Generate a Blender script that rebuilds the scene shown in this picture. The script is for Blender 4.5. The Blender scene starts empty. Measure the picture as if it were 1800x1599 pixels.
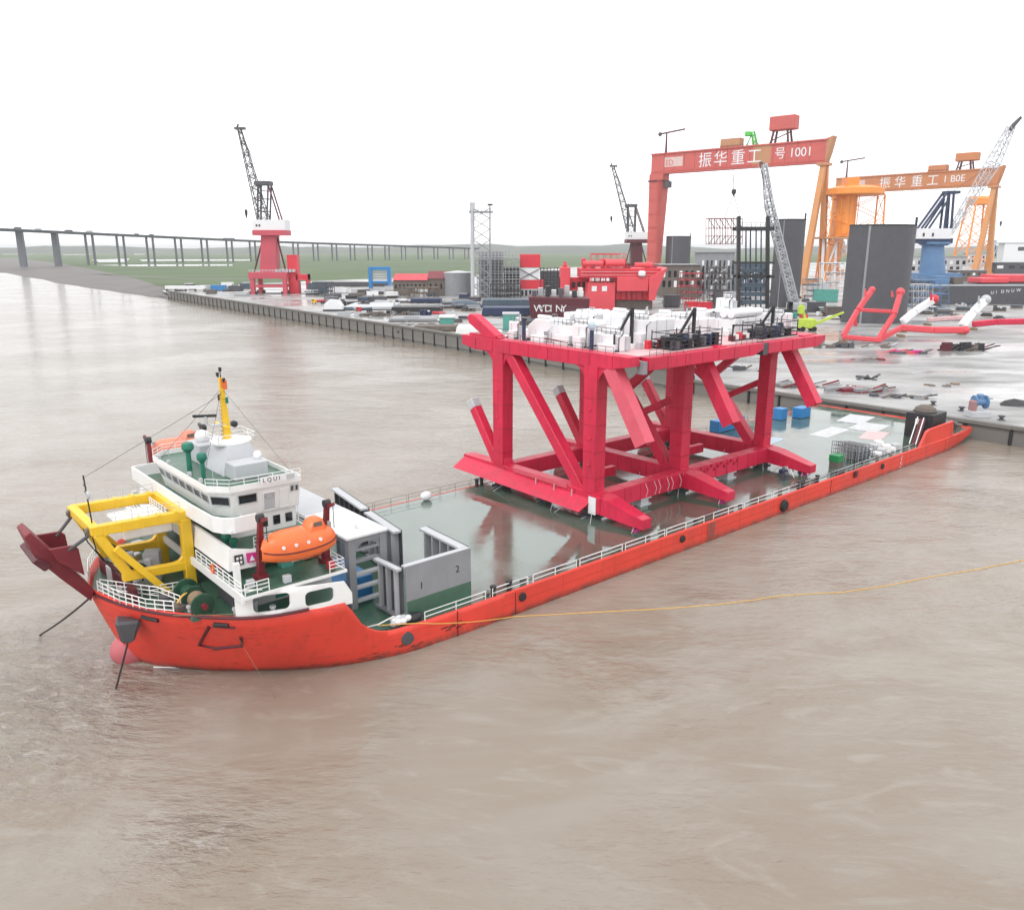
import bpy, bmesh, math, random
from mathutils import Vector, Matrix
random.seed(7)
R = math.radians
scene = bpy.context.scene
col = scene.collection

# ------------------------------------------------------------------ camera, sky, sun, exposure
CAM_H = 40.0; FPX = 1420.0; HORIZON = 438.0          # metres, photo pixels, photo row
PITCH = math.atan((799.5 - HORIZON) / FPX)
cam = bpy.data.cameras.new('camera'); cam_o = bpy.data.objects.new('camera', cam); col.objects.link(cam_o)
cam.sensor_fit = 'HORIZONTAL'; cam.sensor_width = 36.0; cam.lens = 36.0 * FPX / 1800.0
cam.clip_start = 0.5; cam.clip_end = 80000.0
cam_o.location = (0, 0, CAM_H); cam_o.rotation_euler = (math.pi / 2 - PITCH, 0, 0)
scene.camera = cam_o

SUN_AZ = R(215); SUN_EL = R(52)       # compass style: 0 = +Y, clockwise
world = bpy.data.worlds.new('World'); scene.world = world; world.use_nodes = True
wn = world.node_tree.nodes; wl = world.node_tree.links; wn.clear()
sky = wn.new('ShaderNodeTexSky'); sky.sky_type = 'NISHITA'; sky.sun_disc = False
sky.sun_elevation = SUN_EL; sky.sun_rotation = SUN_AZ; sky.air_density = 1.0; sky.dust_density = 6.0; sky.ozone_density = 1.0
hs = wn.new('ShaderNodeHueSaturation'); hs.inputs['Saturation'].default_value = 0.06
bg = wn.new('ShaderNodeBackground'); bg.inputs['Strength'].default_value = 0.15
wo = wn.new('ShaderNodeOutputWorld')
cloud = wn.new('ShaderNodeMixRGB'); cloud.inputs['Fac'].default_value = 0.86; cloud.inputs['Color2'].default_value = (12.6, 12.7, 12.9, 1)   # even overcast veil over the clear sky
wl.new(sky.outputs[0], hs.inputs['Color']); wl.new(hs.outputs[0], cloud.inputs['Color1']); wl.new(cloud.outputs[0], bg.inputs['Color']); wl.new(bg.outputs[0], wo.inputs['Surface'])
sun = bpy.data.lights.new('sun', 'SUN'); sun.energy = 1.0; sun.angle = R(14); sun.color = (1.0, 0.97, 0.93)
sun_o = bpy.data.objects.new('sun', sun); col.objects.link(sun_o)
sdir = Vector((math.sin(SUN_AZ) * math.cos(SUN_EL), math.cos(SUN_AZ) * math.cos(SUN_EL), math.sin(SUN_EL)))
sun_o.rotation_euler = sdir.to_track_quat('Z', 'Y').to_euler(); sun_o.location = (0, 0, 300)
vs = scene.view_settings
vs.view_transform = 'Standard'; vs.look = 'None'; vs.gamma = 1.0; vs.use_curve_mapping = False; vs.exposure = -0.10

# ------------------------------------------------------------------ coordinates
FW = Vector((0, math.cos(PITCH), -math.sin(PITCH))); UP = Vector((0, math.sin(PITCH), math.cos(PITCH)))
def ray(u, v): return FW + Vector(((u - 900) / FPX, 0, 0)) - UP * ((v - 799.5) / FPX)
def ground(u, v, z=4.0):              # where a photo pixel meets the level z
    d = ray(u, v); return Vector((0, 0, CAM_H)) + d * ((z - CAM_H) / d.z)
class Plane:                          # upright plane at a distance Y, used to size far things
    def __init__(s, Y): s.Y = Y
    def __call__(s, u, v, dy=0.0):
        d = ray(u, v); p = Vector((0, 0, CAM_H)) + d * (s.Y / d.y); p.y += dy; return p
SD = Vector((0.75787267, 0.6524025, 0)); SN = Vector((-0.6524025, 0.75787267, 0)); SO = Vector((0, 83.6856, 0))
SHIP_ROT = math.atan2(SD.y, SD.x)
def W(s, t, z=0.0): return SO + SD * s + SN * t + Vector((0, 0, z))      # ship frame -> world

# ------------------------------------------------------------------ materials
MATS = {}
def paint(name, c, rough=0.5, var=0.10, scale=0.35, dirt=0.0, dirt_c=(0.12, 0.08, 0.06), metallic=0.0, bump=0.0, spec=0.5, streak=False, coat=0.0):
    if name in MATS: return MATS[name]
    m = bpy.data.materials.new(name); m.use_nodes = True; MATS[name] = m
    n = m.node_tree.nodes; l = m.node_tree.links; b = n['Principled BSDF']
    tc = n.new('ShaderNodeTexCoord'); mp = n.new('ShaderNodeMapping'); l.new(tc.outputs['Object'], mp.inputs['Vector'])
    nz = n.new('ShaderNodeTexNoise'); nz.inputs['Scale'].default_value = scale; nz.inputs['Detail'].default_value = 6; nz.inputs['Roughness'].default_value = 0.65
    l.new(mp.outputs[0], nz.inputs['Vector'])
    mr = n.new('ShaderNodeMapRange'); mr.inputs['From Min'].default_value = 0.3; mr.inputs['From Max'].default_value = 0.7
    mr.inputs['To Min'].default_value = 1 - var; mr.inputs['To Max'].default_value = 1 + var
    l.new(nz.outputs['Fac'], mr.inputs['Value'])
    mul = n.new('ShaderNodeVectorMath'); mul.operation = 'SCALE'; mul.inputs[0].default_value = c[:3]; l.new(mr.outputs[0], mul.inputs['Scale'])
    out = mul.outputs[0]
    if dirt > 0:
        n2 = n.new('ShaderNodeTexNoise'); n2.inputs['Scale'].default_value = scale * 2.6; n2.inputs['Detail'].default_value = 8; n2.inputs['Roughness'].default_value = 0.7
        mp2 = n.new('ShaderNodeMapping'); l.new(tc.outputs['Object'], mp2.inputs['Vector'])
        if streak: mp2.inputs['Scale'].default_value = (2.2, 2.2, 0.22)
        l.new(mp2.outputs[0], n2.inputs['Vector'])
        r2 = n.new('ShaderNodeMapRange'); r2.inputs['From Min'].default_value = 0.52; r2.inputs['From Max'].default_value = 0.75
        r2.inputs['To Max'].default_value = dirt; l.new(n2.outputs['Fac'], r2.inputs['Value'])
        mx = n.new('ShaderNodeMixRGB'); mx.inputs['Color2'].default_value = (*dirt_c, 1); l.new(r2.outputs[0], mx.inputs['Fac']); l.new(out, mx.inputs['Color1'])
        out = mx.outputs[0]
    l.new(out, b.inputs['Base Color'])
    b.inputs['Metallic'].default_value = metallic; b.inputs['Specular IOR Level'].default_value = spec; b.inputs['Coat Weight'].default_value = coat
    rr = n.new('ShaderNodeMapRange'); rr.inputs['From Min'].default_value = 0.3; rr.inputs['From Max'].default_value = 0.7
    rr.inputs['To Min'].default_value = max(0.03, rough - 0.1); rr.inputs['To Max'].default_value = min(1, rough + 0.12)
    l.new(nz.outputs['Fac'], rr.inputs['Value']); l.new(rr.outputs[0], b.inputs['Roughness'])
    if bump > 0:
        bp = n.new('ShaderNodeBump'); bp.inputs['Strength'].default_value = bump; bp.inputs['Distance'].default_value = 0.1
        l.new(nz.outputs['Fac'], bp.inputs['Height']); l.new(bp.outputs[0], b.inputs['Normal'])
    return m
def hull_paint():
    m = paint('hull_orange_red', (0.72, 0.056, 0.036), 0.42, 0.14, 0.12, 0.5, (0.36, 0.05, 0.03), streak=True)
    n = m.node_tree.nodes; l = m.node_tree.links; b = n['Principled BSDF']; src = b.inputs['Base Color'].links[0].from_socket
    tc = n.new('ShaderNodeTexCoord'); sx = n.new('ShaderNodeSeparateXYZ'); l.new(tc.outputs['Object'], sx.inputs[0])
    def nz(scale, mp_):
        mp = n.new('ShaderNodeMapping'); mp.inputs['Scale'].default_value = mp_; l.new(tc.outputs['Object'], mp.inputs['Vector'])
        q = n.new('ShaderNodeTexNoise'); q.inputs['Scale'].default_value = scale; q.inputs['Detail'].default_value = 8; q.inputs['Roughness'].default_value = 0.72; l.new(mp.outputs[0], q.inputs['Vector']); return q.outputs['Fac']
    def mr(src_, a, c, lo, hi):
        r = n.new('ShaderNodeMapRange')
        for k_, v_ in zip(('From Min', 'From Max', 'To Min', 'To Max'), (a, c, lo, hi)): r.inputs[k_].default_value = v_
        l.new(src_, r.inputs['Value']); return r.outputs[0]
    def mth(op, a, c):
        q = n.new('ShaderNodeMath'); q.operation = op; l.new(a, q.inputs[0]); l.new(c, q.inputs[1]); return q.outputs[0]
    def mix(fac, base, colr):
        q = n.new('ShaderNodeMixRGB'); l.new(fac, q.inputs['Fac']); l.new(base, q.inputs['Color1']); q.inputs['Color2'].default_value = (*colr, 1); return q.outputs[0]
    foul = mth('MULTIPLY', mr(sx.outputs['Z'], 0.15, 0.95, 1.0, 0.0), mr(nz(0.5, (1, 1, 0.5)), 0.36, 0.56, 0.25, 1.0))     # weed and silt at the waterline
    out = mix(foul, src, (0.20, 0.055, 0.04))
    scuff = mth('MULTIPLY', mr(nz(0.8, (0.45, 0.45, 2.4)), 0.58, 0.67, 0.0, 0.65), mr(nz(0.06, (1, 1, 1)), 0.44, 0.58, 0.0, 1.0))   # fender scuffs
    out = mix(scuff, out, (0.12, 0.03, 0.025))
    run = mth('MULTIPLY', mr(nz(1.2, (1.6, 1.6, 0.08)), 0.60, 0.74, 0.0, 0.6), mr(nz(0.09, (1, 1, 1)), 0.42, 0.58, 0.0, 1.0))       # rust runs
    out = mix(run, out, (0.28, 0.06, 0.03)); l.new(out, b.inputs['Base Color'])
    bp = n.new('ShaderNodeBump'); bp.inputs['Strength'].default_value = 0.25; bp.inputs['Distance'].default_value = 0.08; l.new(nz(0.35, (1, 1, 1)), bp.inputs['Height']); l.new(bp.outputs[0], b.inputs['Normal'])
    return m
HULL = hull_paint()
BOTTOM = paint('hull_dark_red', (0.22, 0.03, 0.03), 0.6, 0.15, 0.4)
CRIM = paint('truss_crimson', (0.58, 0.017, 0.060), 0.42, 0.16, 0.22, 0.7, (0.26, 0.012, 0.022), streak=True)
CRIM2 = paint('truss_pale_primer', (0.62, 0.40, 0.41), 0.55, 0.10, 0.4, 0.3, (0.45, 0.03, 0.06))
STUB = paint('truss_faded_red', (0.60, 0.085, 0.125), 0.5, 0.10, 0.4, 0.3, (0.45, 0.03, 0.06))
MAROON = paint('maroon_paint', (0.17, 0.014, 0.022), 0.5, 0.15, 0.5, 0.3, (0.08, 0.01, 0.015))
DKMAROON = paint('dark_maroon', (0.085, 0.01, 0.018), 0.55, 0.15, 0.5)
WHITE = paint('white_paint', (0.78, 0.78, 0.77), 0.4, 0.05, 0.4, 0.18, (0.5, 0.48, 0.44), streak=True)
PUREW = paint('white_housing', (0.74, 0.745, 0.755), 0.5, 0.05, 0.6, 0.22, (0.52, 0.52, 0.53), streak=True)
GREYP = paint('grey_steel_paint', (0.25, 0.255, 0.27), 0.5, 0.10, 0.3, 0.25, (0.15, 0.145, 0.14), streak=True)
LGREY = paint('pale_grey_paint', (0.46, 0.47, 0.49), 0.5, 0.08, 0.3, 0.2, (0.3, 0.3, 0.3), streak=True)
DGREY = paint('dark_grey_steel', (0.075, 0.075, 0.085), 0.55, 0.15, 0.2, 0.25, (0.13, 0.11, 0.10), streak=True)
BLACK = paint('black_steel', (0.022, 0.022, 0.025), 0.5, 0.2, 0.6)
RUBBER = paint('black_rubber', (0.02, 0.02, 0.02), 0.8, 0.2, 0.8)
YELLOW = paint('yellow_paint', (0.80, 0.50, 0.025), 0.42, 0.07, 0.4, 0.22, (0.5, 0.28, 0.04), streak=True)
GREEND = paint('green_deck_paint', (0.055, 0.125, 0.085), 0.35, 0.18, 0.5, 0.3, (0.09, 0.10, 0.07))
GREENV = paint('green_vent_paint', (0.012, 0.16, 0.105), 0.4, 0.1, 0.5)
GREENW = paint('green_machine', (0.012, 0.062, 0.034), 0.4, 0.2, 0.8, 0.3, (0.1, 0.06, 0.03))
ORANGE = paint('lifeboat_orange', (0.80, 0.16, 0.04), 0.35, 0.06, 0.5, 0.15, (0.6, 0.12, 0.04))
PALEOR = paint('lifeboat_faded', (0.72, 0.22, 0.14), 0.45, 0.06, 0.5)
BLUE = paint('blue_paint', (0.03, 0.20, 0.46), 0.4, 0.1, 0.4, 0.2, (0.02, 0.10, 0.25))
NAVY = paint('navy_steel', (0.02, 0.035, 0.085), 0.5, 0.15, 0.3)
CBLUE = paint('crane_blue', (0.10, 0.20, 0.36), 0.5, 0.12, 0.2)
SLATE = paint('slate_plate', (0.055, 0.085, 0.115), 0.4, 0.15, 0.2, 0.3, (0.10, 0.10, 0.10))
GLASS = paint('window_glass', (0.012, 0.014, 0.018), 0.06, 0.05, 0.5, spec=0.7)
GANTRY = paint('gantry_red', (0.52, 0.10, 0.085), 0.55, 0.08, 0.08, 0.2, (0.36, 0.08, 0.06), streak=True)
GANTRY2 = paint('gantry_rust_orange', (0.50, 0.19, 0.075), 0.55, 0.08, 0.08, 0.2, (0.36, 0.13, 0.06), streak=True)
LEGOR = paint('gantry_leg_orange', (0.56, 0.25, 0.09), 0.5, 0.08, 0.08, 0.15, (0.45, 0.16, 0.05), streak=True)
TAN = paint('gantry_tan_patch', (0.45, 0.22, 0.11), 0.55, 0.08, 0.08)
JACKET = paint('jacket_orange', (0.78, 0.27, 0.04), 0.45, 0.08, 0.1, 0.2, (0.55, 0.16, 0.03), streak=True)
PINKR = paint('sunfaded_red', (0.68, 0.07, 0.09), 0.45, 0.10, 0.12, 0.25, (0.55, 0.10, 0.12))
REDM = paint('module_red', (0.62, 0.03, 0.05), 0.45, 0.12, 0.1, 0.3, (0.42, 0.02, 0.04), streak=True)
STEEL = paint('galvanised_steel', (0.42, 0.43, 0.44), 0.45, 0.12, 0.6, metallic=0.3)
BROWN = paint('weathered_brown', (0.14, 0.115, 0.10), 0.75, 0.2, 0.3, 0.3, (0.08, 0.07, 0.06))
TEAL = paint('teal_paint', (0.08, 0.30, 0.25), 0.5, 0.15, 0.4)
LIME = paint('lime_paint', (0.42, 0.55, 0.06), 0.5, 0.12, 0.6)
ROPE = paint('yellow_rope', (0.66, 0.38, 0.09), 0.85, 0.15, 3.0)
CHAIN = paint('anchor_chain', (0.035, 0.03, 0.03), 0.7, 0.2, 3.0)
BRIDGE = paint('viaduct_concrete', (0.15, 0.16, 0.18), 0.8, 0.08, 0.02, 0.2, (0.12, 0.125, 0.135), streak=True)
WOOD = paint('timber', (0.22, 0.15, 0.09), 0.8, 0.2, 1.0)
SIGNM = paint('magenta_sign', (0.55, 0.03, 0.22), 0.5, 0.05, 1.0)
FLAG = paint('orange_flag', (0.62, 0.12, 0.03), 0.7, 0.1, 2.0)
CONC = paint('quay_concrete', (0.175, 0.168, 0.155), 0.75, 0.18, 0.12, 0.5, (0.09, 0.085, 0.075), bump=0.25, streak=True)

# ------------------------------------------------------------------ mesh helpers
ORG = {}
def frame_for(a, up):
    a = a.normalized(); up = Vector(up)
    if abs(a.dot(up.normalized())) > 0.98: up = Vector((1, 0, 0))
    x = a.cross(up).normalized(); y = x.cross(a).normalized(); return x, y
class MB:
    def __init__(s): s.v = []; s.f = []
    def add(s, vs, fs):
        o = len(s.v); s.v += [Vector(p) for p in vs]; s.f += [tuple(i + o for i in f) for f in fs]; return s
    def box(s, x0, x1, y0, y1, z0, z1):
        return s.add([(x0, y0, z0), (x1, y0, z0), (x1, y1, z0), (x0, y1, z0), (x0, y0, z1), (x1, y0, z1), (x1, y1, z1), (x0, y1, z1)],
                     [(3, 2, 1, 0), (4, 5, 6, 7), (0, 1, 5, 4), (1, 2, 6, 5), (2, 3, 7, 6), (3, 0, 4, 7)])
    def cbox(s, c, sx, sy, sz, rz=0.0):       # centre of the base
        ca, sa = math.cos(rz), math.sin(rz); P = []
        for z in (0, sz):
            for x, y in ((-1, -1), (1, -1), (1, 1), (-1, 1)):
                X, Y = x * sx / 2, y * sy / 2; P.append((c[0] + X * ca - Y * sa, c[1] + X * sa + Y * ca, c[2] + z))
        return s.add(P, [(3, 2, 1, 0), (4, 5, 6, 7), (0, 1, 5, 4), (1, 2, 6, 5), (2, 3, 7, 6), (3, 0, 4, 7)])
    def beam(s, p, q, w, h=None, w2=None, h2=None, up=(0, 0, 1)):
        p = Vector(p); q = Vector(q); h = w if h is None else h; w2 = w if w2 is None else w2; h2 = h if h2 is None else h2
        x, y = frame_for(q - p, up); P = []
        for c, a, b in ((p, w, h), (q, w2, h2)):
            for i, j in ((-1, -1), (1, -1), (1, 1), (-1, 1)): P.append(c + x * (i * a / 2) + y * (j * b / 2))
        return s.add(P, [(3, 2, 1, 0), (4, 5, 6, 7), (0, 1, 5, 4), (1, 2, 6, 5), (2, 3, 7, 6), (3, 0, 4, 7)])
    def tube(s, p, q, r, n=8, r2=None, caps=True):
        p = Vector(p); q = Vector(q); r2 = r if r2 is None else r2; x, y = frame_for(q - p, (0, 0, 1)); P = []
        for c, a in ((p, r), (q, r2)):
            for i in range(n):
                t = 2 * math.pi * i / n; P.append(c + x * (math.cos(t) * a) + y * (math.sin(t) * a))
        F = [(i, (i + 1) % n, n + (i + 1) % n, n + i) for i in range(n)]
        if caps: F += [tuple(range(n - 1, -1, -1)), tuple(range(n, 2 * n))]
        return s.add(P, F)
    def path(s, pts, r, n=6):
        pts = [Vector(p) for p in pts]; P = []; k = len(pts)
        for i, p in enumerate(pts):
            a = (pts[min(i + 1, k - 1)] - pts[max(i - 1, 0)]); x, y = frame_for(a, (0, 0, 1))
            for j in range(n):
                t = 2 * math.pi * j / n; P.append(p + x * (math.cos(t) * r) + y * (math.sin(t) * r))
        F = [(i * n + j, i * n + (j + 1) % n, (i + 1) * n + (j + 1) % n, (i + 1) * n + j) for i in range(k - 1) for j in range(n)]
        F += [tuple(range(n - 1, -1, -1)), tuple(range((k - 1) * n, k * n))]
        return s.add(P, F)
    def prism(s, poly, vec):
        vec = Vector(vec); poly = [Vector(p) for p in poly]; n = len(poly)
        return s.add(poly + [p + vec for p in poly], [tuple(range(n - 1, -1, -1)), tuple(range(n, 2 * n))] + [(i, (i + 1) % n, n + (i + 1) % n, n + i) for i in range(n)])
    def lathe(s, c, prof, n=16, axis='Z'):     # prof: (radius, height)
        c = Vector(c); P = []
        for r, h in prof:
            for i in range(n):
                t = 2 * math.pi * i / n; a, b = r * math.cos(t), r * math.sin(t)
                P.append(c + (Vector((a, b, h)) if axis == 'Z' else Vector((h, a, b)) if axis == 'X' else Vector((b, h, a))))
        k = len(prof); F = [(i * n + j, i * n + (j + 1) % n, (i + 1) * n + (j + 1) % n, (i + 1) * n + j) for i in range(k - 1) for j in range(n)]
        F += [tuple(range(n - 1, -1, -1)), tuple(range((k - 1) * n, k * n))]
        return s.add(P, F)
    def ball(s, c, rx, ry=None, rz=None, n=12, m=8):
        ry = ry or rx; rz = rz or rx; c = Vector(c); P = [c + Vector((0, 0, -rz))]
        for i in range(1, m):
            a = -math.pi / 2 + math.pi * i / m
            for j in range(n):
                t = 2 * math.pi * j / n; P.append(c + Vector((rx * math.cos(a) * math.cos(t), ry * math.cos(a) * math.sin(t), rz * math.sin(a))))
        P.append(c + Vector((0, 0, rz))); F = []
        for j in range(n): F.append((0, 1 + (j + 1) % n, 1 + j))
        for i in range(m - 2):
            for j in range(n):
                a = 1 + i * n; F.append((a + j, a + (j + 1) % n, a + n + (j + 1) % n, a + n + j))
        e = len(P) - 1; a = 1 + (m - 2) * n
        for j in range(n): F.append((a + j, a + (j + 1) % n, e))
        return s.add(P, F)
    def rail(s, pts, h=1.05, step=1.8, r=0.035, bars=3):
        for a, b in zip(pts[:-1], pts[1:]):
            a = Vector(a); b = Vector(b); L = (b - a).length; n = max(1, round(L / step))
            for i in range(n + 1): p = a.lerp(b, i / n); s.tube(p, p + Vector((0, 0, h)), r, 5)
            for k in range(bars): dz = Vector((0, 0, h * (k + 1) / bars)); s.tube(a + dz, b + dz, r * 0.9, 5)
        return s
    def lattice(s, p, q, w, w2=None, r=0.12, n=8, up=(0, 0, 1), d=None, d2=None):   # four-chord truss boom
        p = Vector(p); q = Vector(q); w2 = w if w2 is None else w2; d = d or w; d2 = d2 or w2; x, y = frame_for(q - p, up)
        def c(i, k):
            f = k / n; a = (w * (1 - f) + w2 * f) / 2; b = (d * (1 - f) + d2 * f) / 2; sx, sy = ((-1, -1), (1, -1), (1, 1), (-1, 1))[i]
            return p.lerp(q, f) + x * (sx * a) + y * (sy * b)
        for i in range(4):
            s.tube(c(i, 0), c(i, n), r, 5)
            for k in range(n):
                s.tube(c(i, k), c((i + 1) % 4, k + 1) if k % 2 else c((i + 1) % 4, k), r * 0.6, 4)
                s.tube(c(i, k) if k % 2 == 0 else c((i + 1) % 4, k), c((i + 1) % 4, k + 1) if k % 2 == 0 else c(i, k + 1), r * 0.6, 4)
        return s
    def shell(s, c, r, z0, z1, a0, a1, th, n=14, lean=0.0):      # upright curved plate
        P = []
        for z in (z0, z1):
            for rr in (r, r - th):
                for i in range(n + 1):
                    a = a0 + (a1 - a0) * i / n; P.append((c[0] + rr * math.cos(a) + lean * (z - z0), c[1] + rr * math.sin(a), c[2] + z))
        m = n + 1; F = []
        for i in range(n):
            F += [(i, i + 1, 2 * m + i + 1, 2 * m + i), (m + i + 1, m + i, 3 * m + i, 3 * m + i + 1), (i + 1, i, m + i, m + i + 1), (2 * m + i, 2 * m + i + 1, 3 * m + i + 1, 3 * m + i)]
        F += [(0, 2 * m, 3 * m, m), (n, m + n, 3 * m + n, 2 * m + n)]
        return s.add(P, F)
    def build(s, name, mat, parent=None, smooth=False, bevel=0.0, label=None, kind=None, merge=False):
        off = ORG.get(parent.name, Vector()) if parent else Vector()
        me = bpy.data.meshes.new(name); me.from_pydata([v - off for v in s.v], [], s.f); me.update()
        bm = bmesh.new(); bm.from_mesh(me); bmesh.ops.recalc_face_normals(bm, faces=bm.faces)
        if merge: bmesh.ops.remove_doubles(bm, verts=bm.verts, dist=0.01); bmesh.ops.recalc_face_normals(bm, faces=bm.faces)
        if bevel: bmesh.ops.bevel(bm, geom=list(bm.edges), offset=bevel, segments=1, affect='EDGES', clamp_overlap=True)
        bm.to_mesh(me); bm.free()
        if smooth:
            for p in me.polygons: p.use_smooth = True
            me.set_sharp_from_angle(angle=R(40))
        me.materials.append(mat)
        o = bpy.data.objects.new(name, me); col.objects.link(o)
        if parent: o.parent = parent; ORG[o.name] = off
        if label: o['label'] = label
        if kind: o['kind'] = kind
        return o
def thing(name, label, cat, base=(0, 0, 0), group=None, ship=False, rot=0.0):
    o = bpy.data.objects.new(name, None); col.objects.link(o); o.empty_display_size = 0.5
    o['label'] = label; o['category'] = cat
    if group: o['group'] = group
    b = Vector(base)
    if ship: o.location = W(*b); o.rotation_euler.z = SHIP_ROT; ORG[o.name] = b
    else: o.location = b; o.rotation_euler.z = rot; ORG[o.name] = Vector() if rot else b
    return o
def solo(o, label, cat, group=None):
    o['label'] = label; o['category'] = cat
    if group: o['group'] = group
    return o
def recentre(o):                           # put the origin of a one-mesh thing at its base
    vs_ = [v.co for v in o.data.vertices]
    c = Vector(((min(v.x for v in vs_) + max(v.x for v in vs_)) / 2, (min(v.y for v in vs_) + max(v.y for v in vs_)) / 2, min(v.z for v in vs_)))
    for v in o.data.vertices: v.co -= c
    o.matrix_basis = o.matrix_basis @ Matrix.Translation(c); return o
def ship_solo(mb, name, mat, label, cat, group=None, **k):
    o = mb.build(name, mat, None, **k); o.location = W(0, 0, 0); o.rotation_euler.z = SHIP_ROT; recentre(o); return solo(o, label, cat, group)
def yard_solo(mb, name, mat, label, cat, group=None, **k): return solo(recentre(mb.build(name, mat, None, **k)), label, cat, group)
def copy_tree(o, parent=None):
    c = o.copy(); col.objects.link(c); c.parent = parent
    for ch in o.children: copy_tree(ch, c)
    return c
def plate_holes(outer, holes, to3, vec):   # flat plate with openings, extruded by vec
    bm = bmesh.new(); edges = []
    for loop in [outer] + holes:
        vsn = [bm.verts.new(to3(*p)) for p in loop]
        for i in range(len(vsn)): edges.append(bm.edges.new((vsn[i], vsn[(i + 1) % len(vsn)])))
    bmesh.ops.triangle_fill(bm, edges=edges, use_beauty=True)
    ex = bmesh.ops.extrude_face_region(bm, geom=list(bm.faces))
    bmesh.ops.translate(bm, verts=[g for g in ex['geom'] if isinstance(g, bmesh.types.BMVert)], vec=Vector(vec))
    bm.verts.ensure_lookup_table(); bm.verts.index_update()
    mb = MB(); mb.add([v.co.copy() for v in bm.verts], [tuple(v.index for v in f.verts) for f in bm.faces]); bm.free(); return mb
def rrect(x0, x1, y0, y1, r, n=5):
    P = []
    for cx, cy, a in ((x1 - r, y1 - r, 0), (x0 + r, y1 - r, 90), (x0 + r, y0 + r, 180), (x1 - r, y0 + r, 270)):
        for i in range(n + 1): t = R(a + 90 * i / n); P.append((cx + r * math.cos(t), cy + r * math.sin(t)))
    return P
def lettering(name, text, parent, pos, xdir, ydir, size, mat, depth=0.02, align='LEFT'):
    cu = bpy.data.curves.new('txt', 'FONT'); cu.body = text; cu.size = size; cu.extrude = depth; cu.align_x = align
    to = bpy.data.objects.new('txt', cu); col.objects.link(to)
    me = bpy.data.meshes.new_from_object(to.evaluated_get(bpy.context.evaluated_depsgraph_get()))
    bpy.data.objects.remove(to); bpy.data.curves.remove(cu)
    x = Vector(xdir).normalized(); y = Vector(ydir).normalized(); z = x.cross(y); y = z.cross(x).normalized(); z.normalize()
    off = ORG.get(parent.name, Vector())
    M = Matrix((x, y, z)).transposed().to_4x4(); M.translation = Vector(pos) - off
    me.transform(M); me.materials.clear(); me.materials.append(mat); me.name = name
    o = bpy.data.objects.new(name, me); col.objects.link(o); o.parent = parent; ORG[o.name] = off; return o

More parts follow.
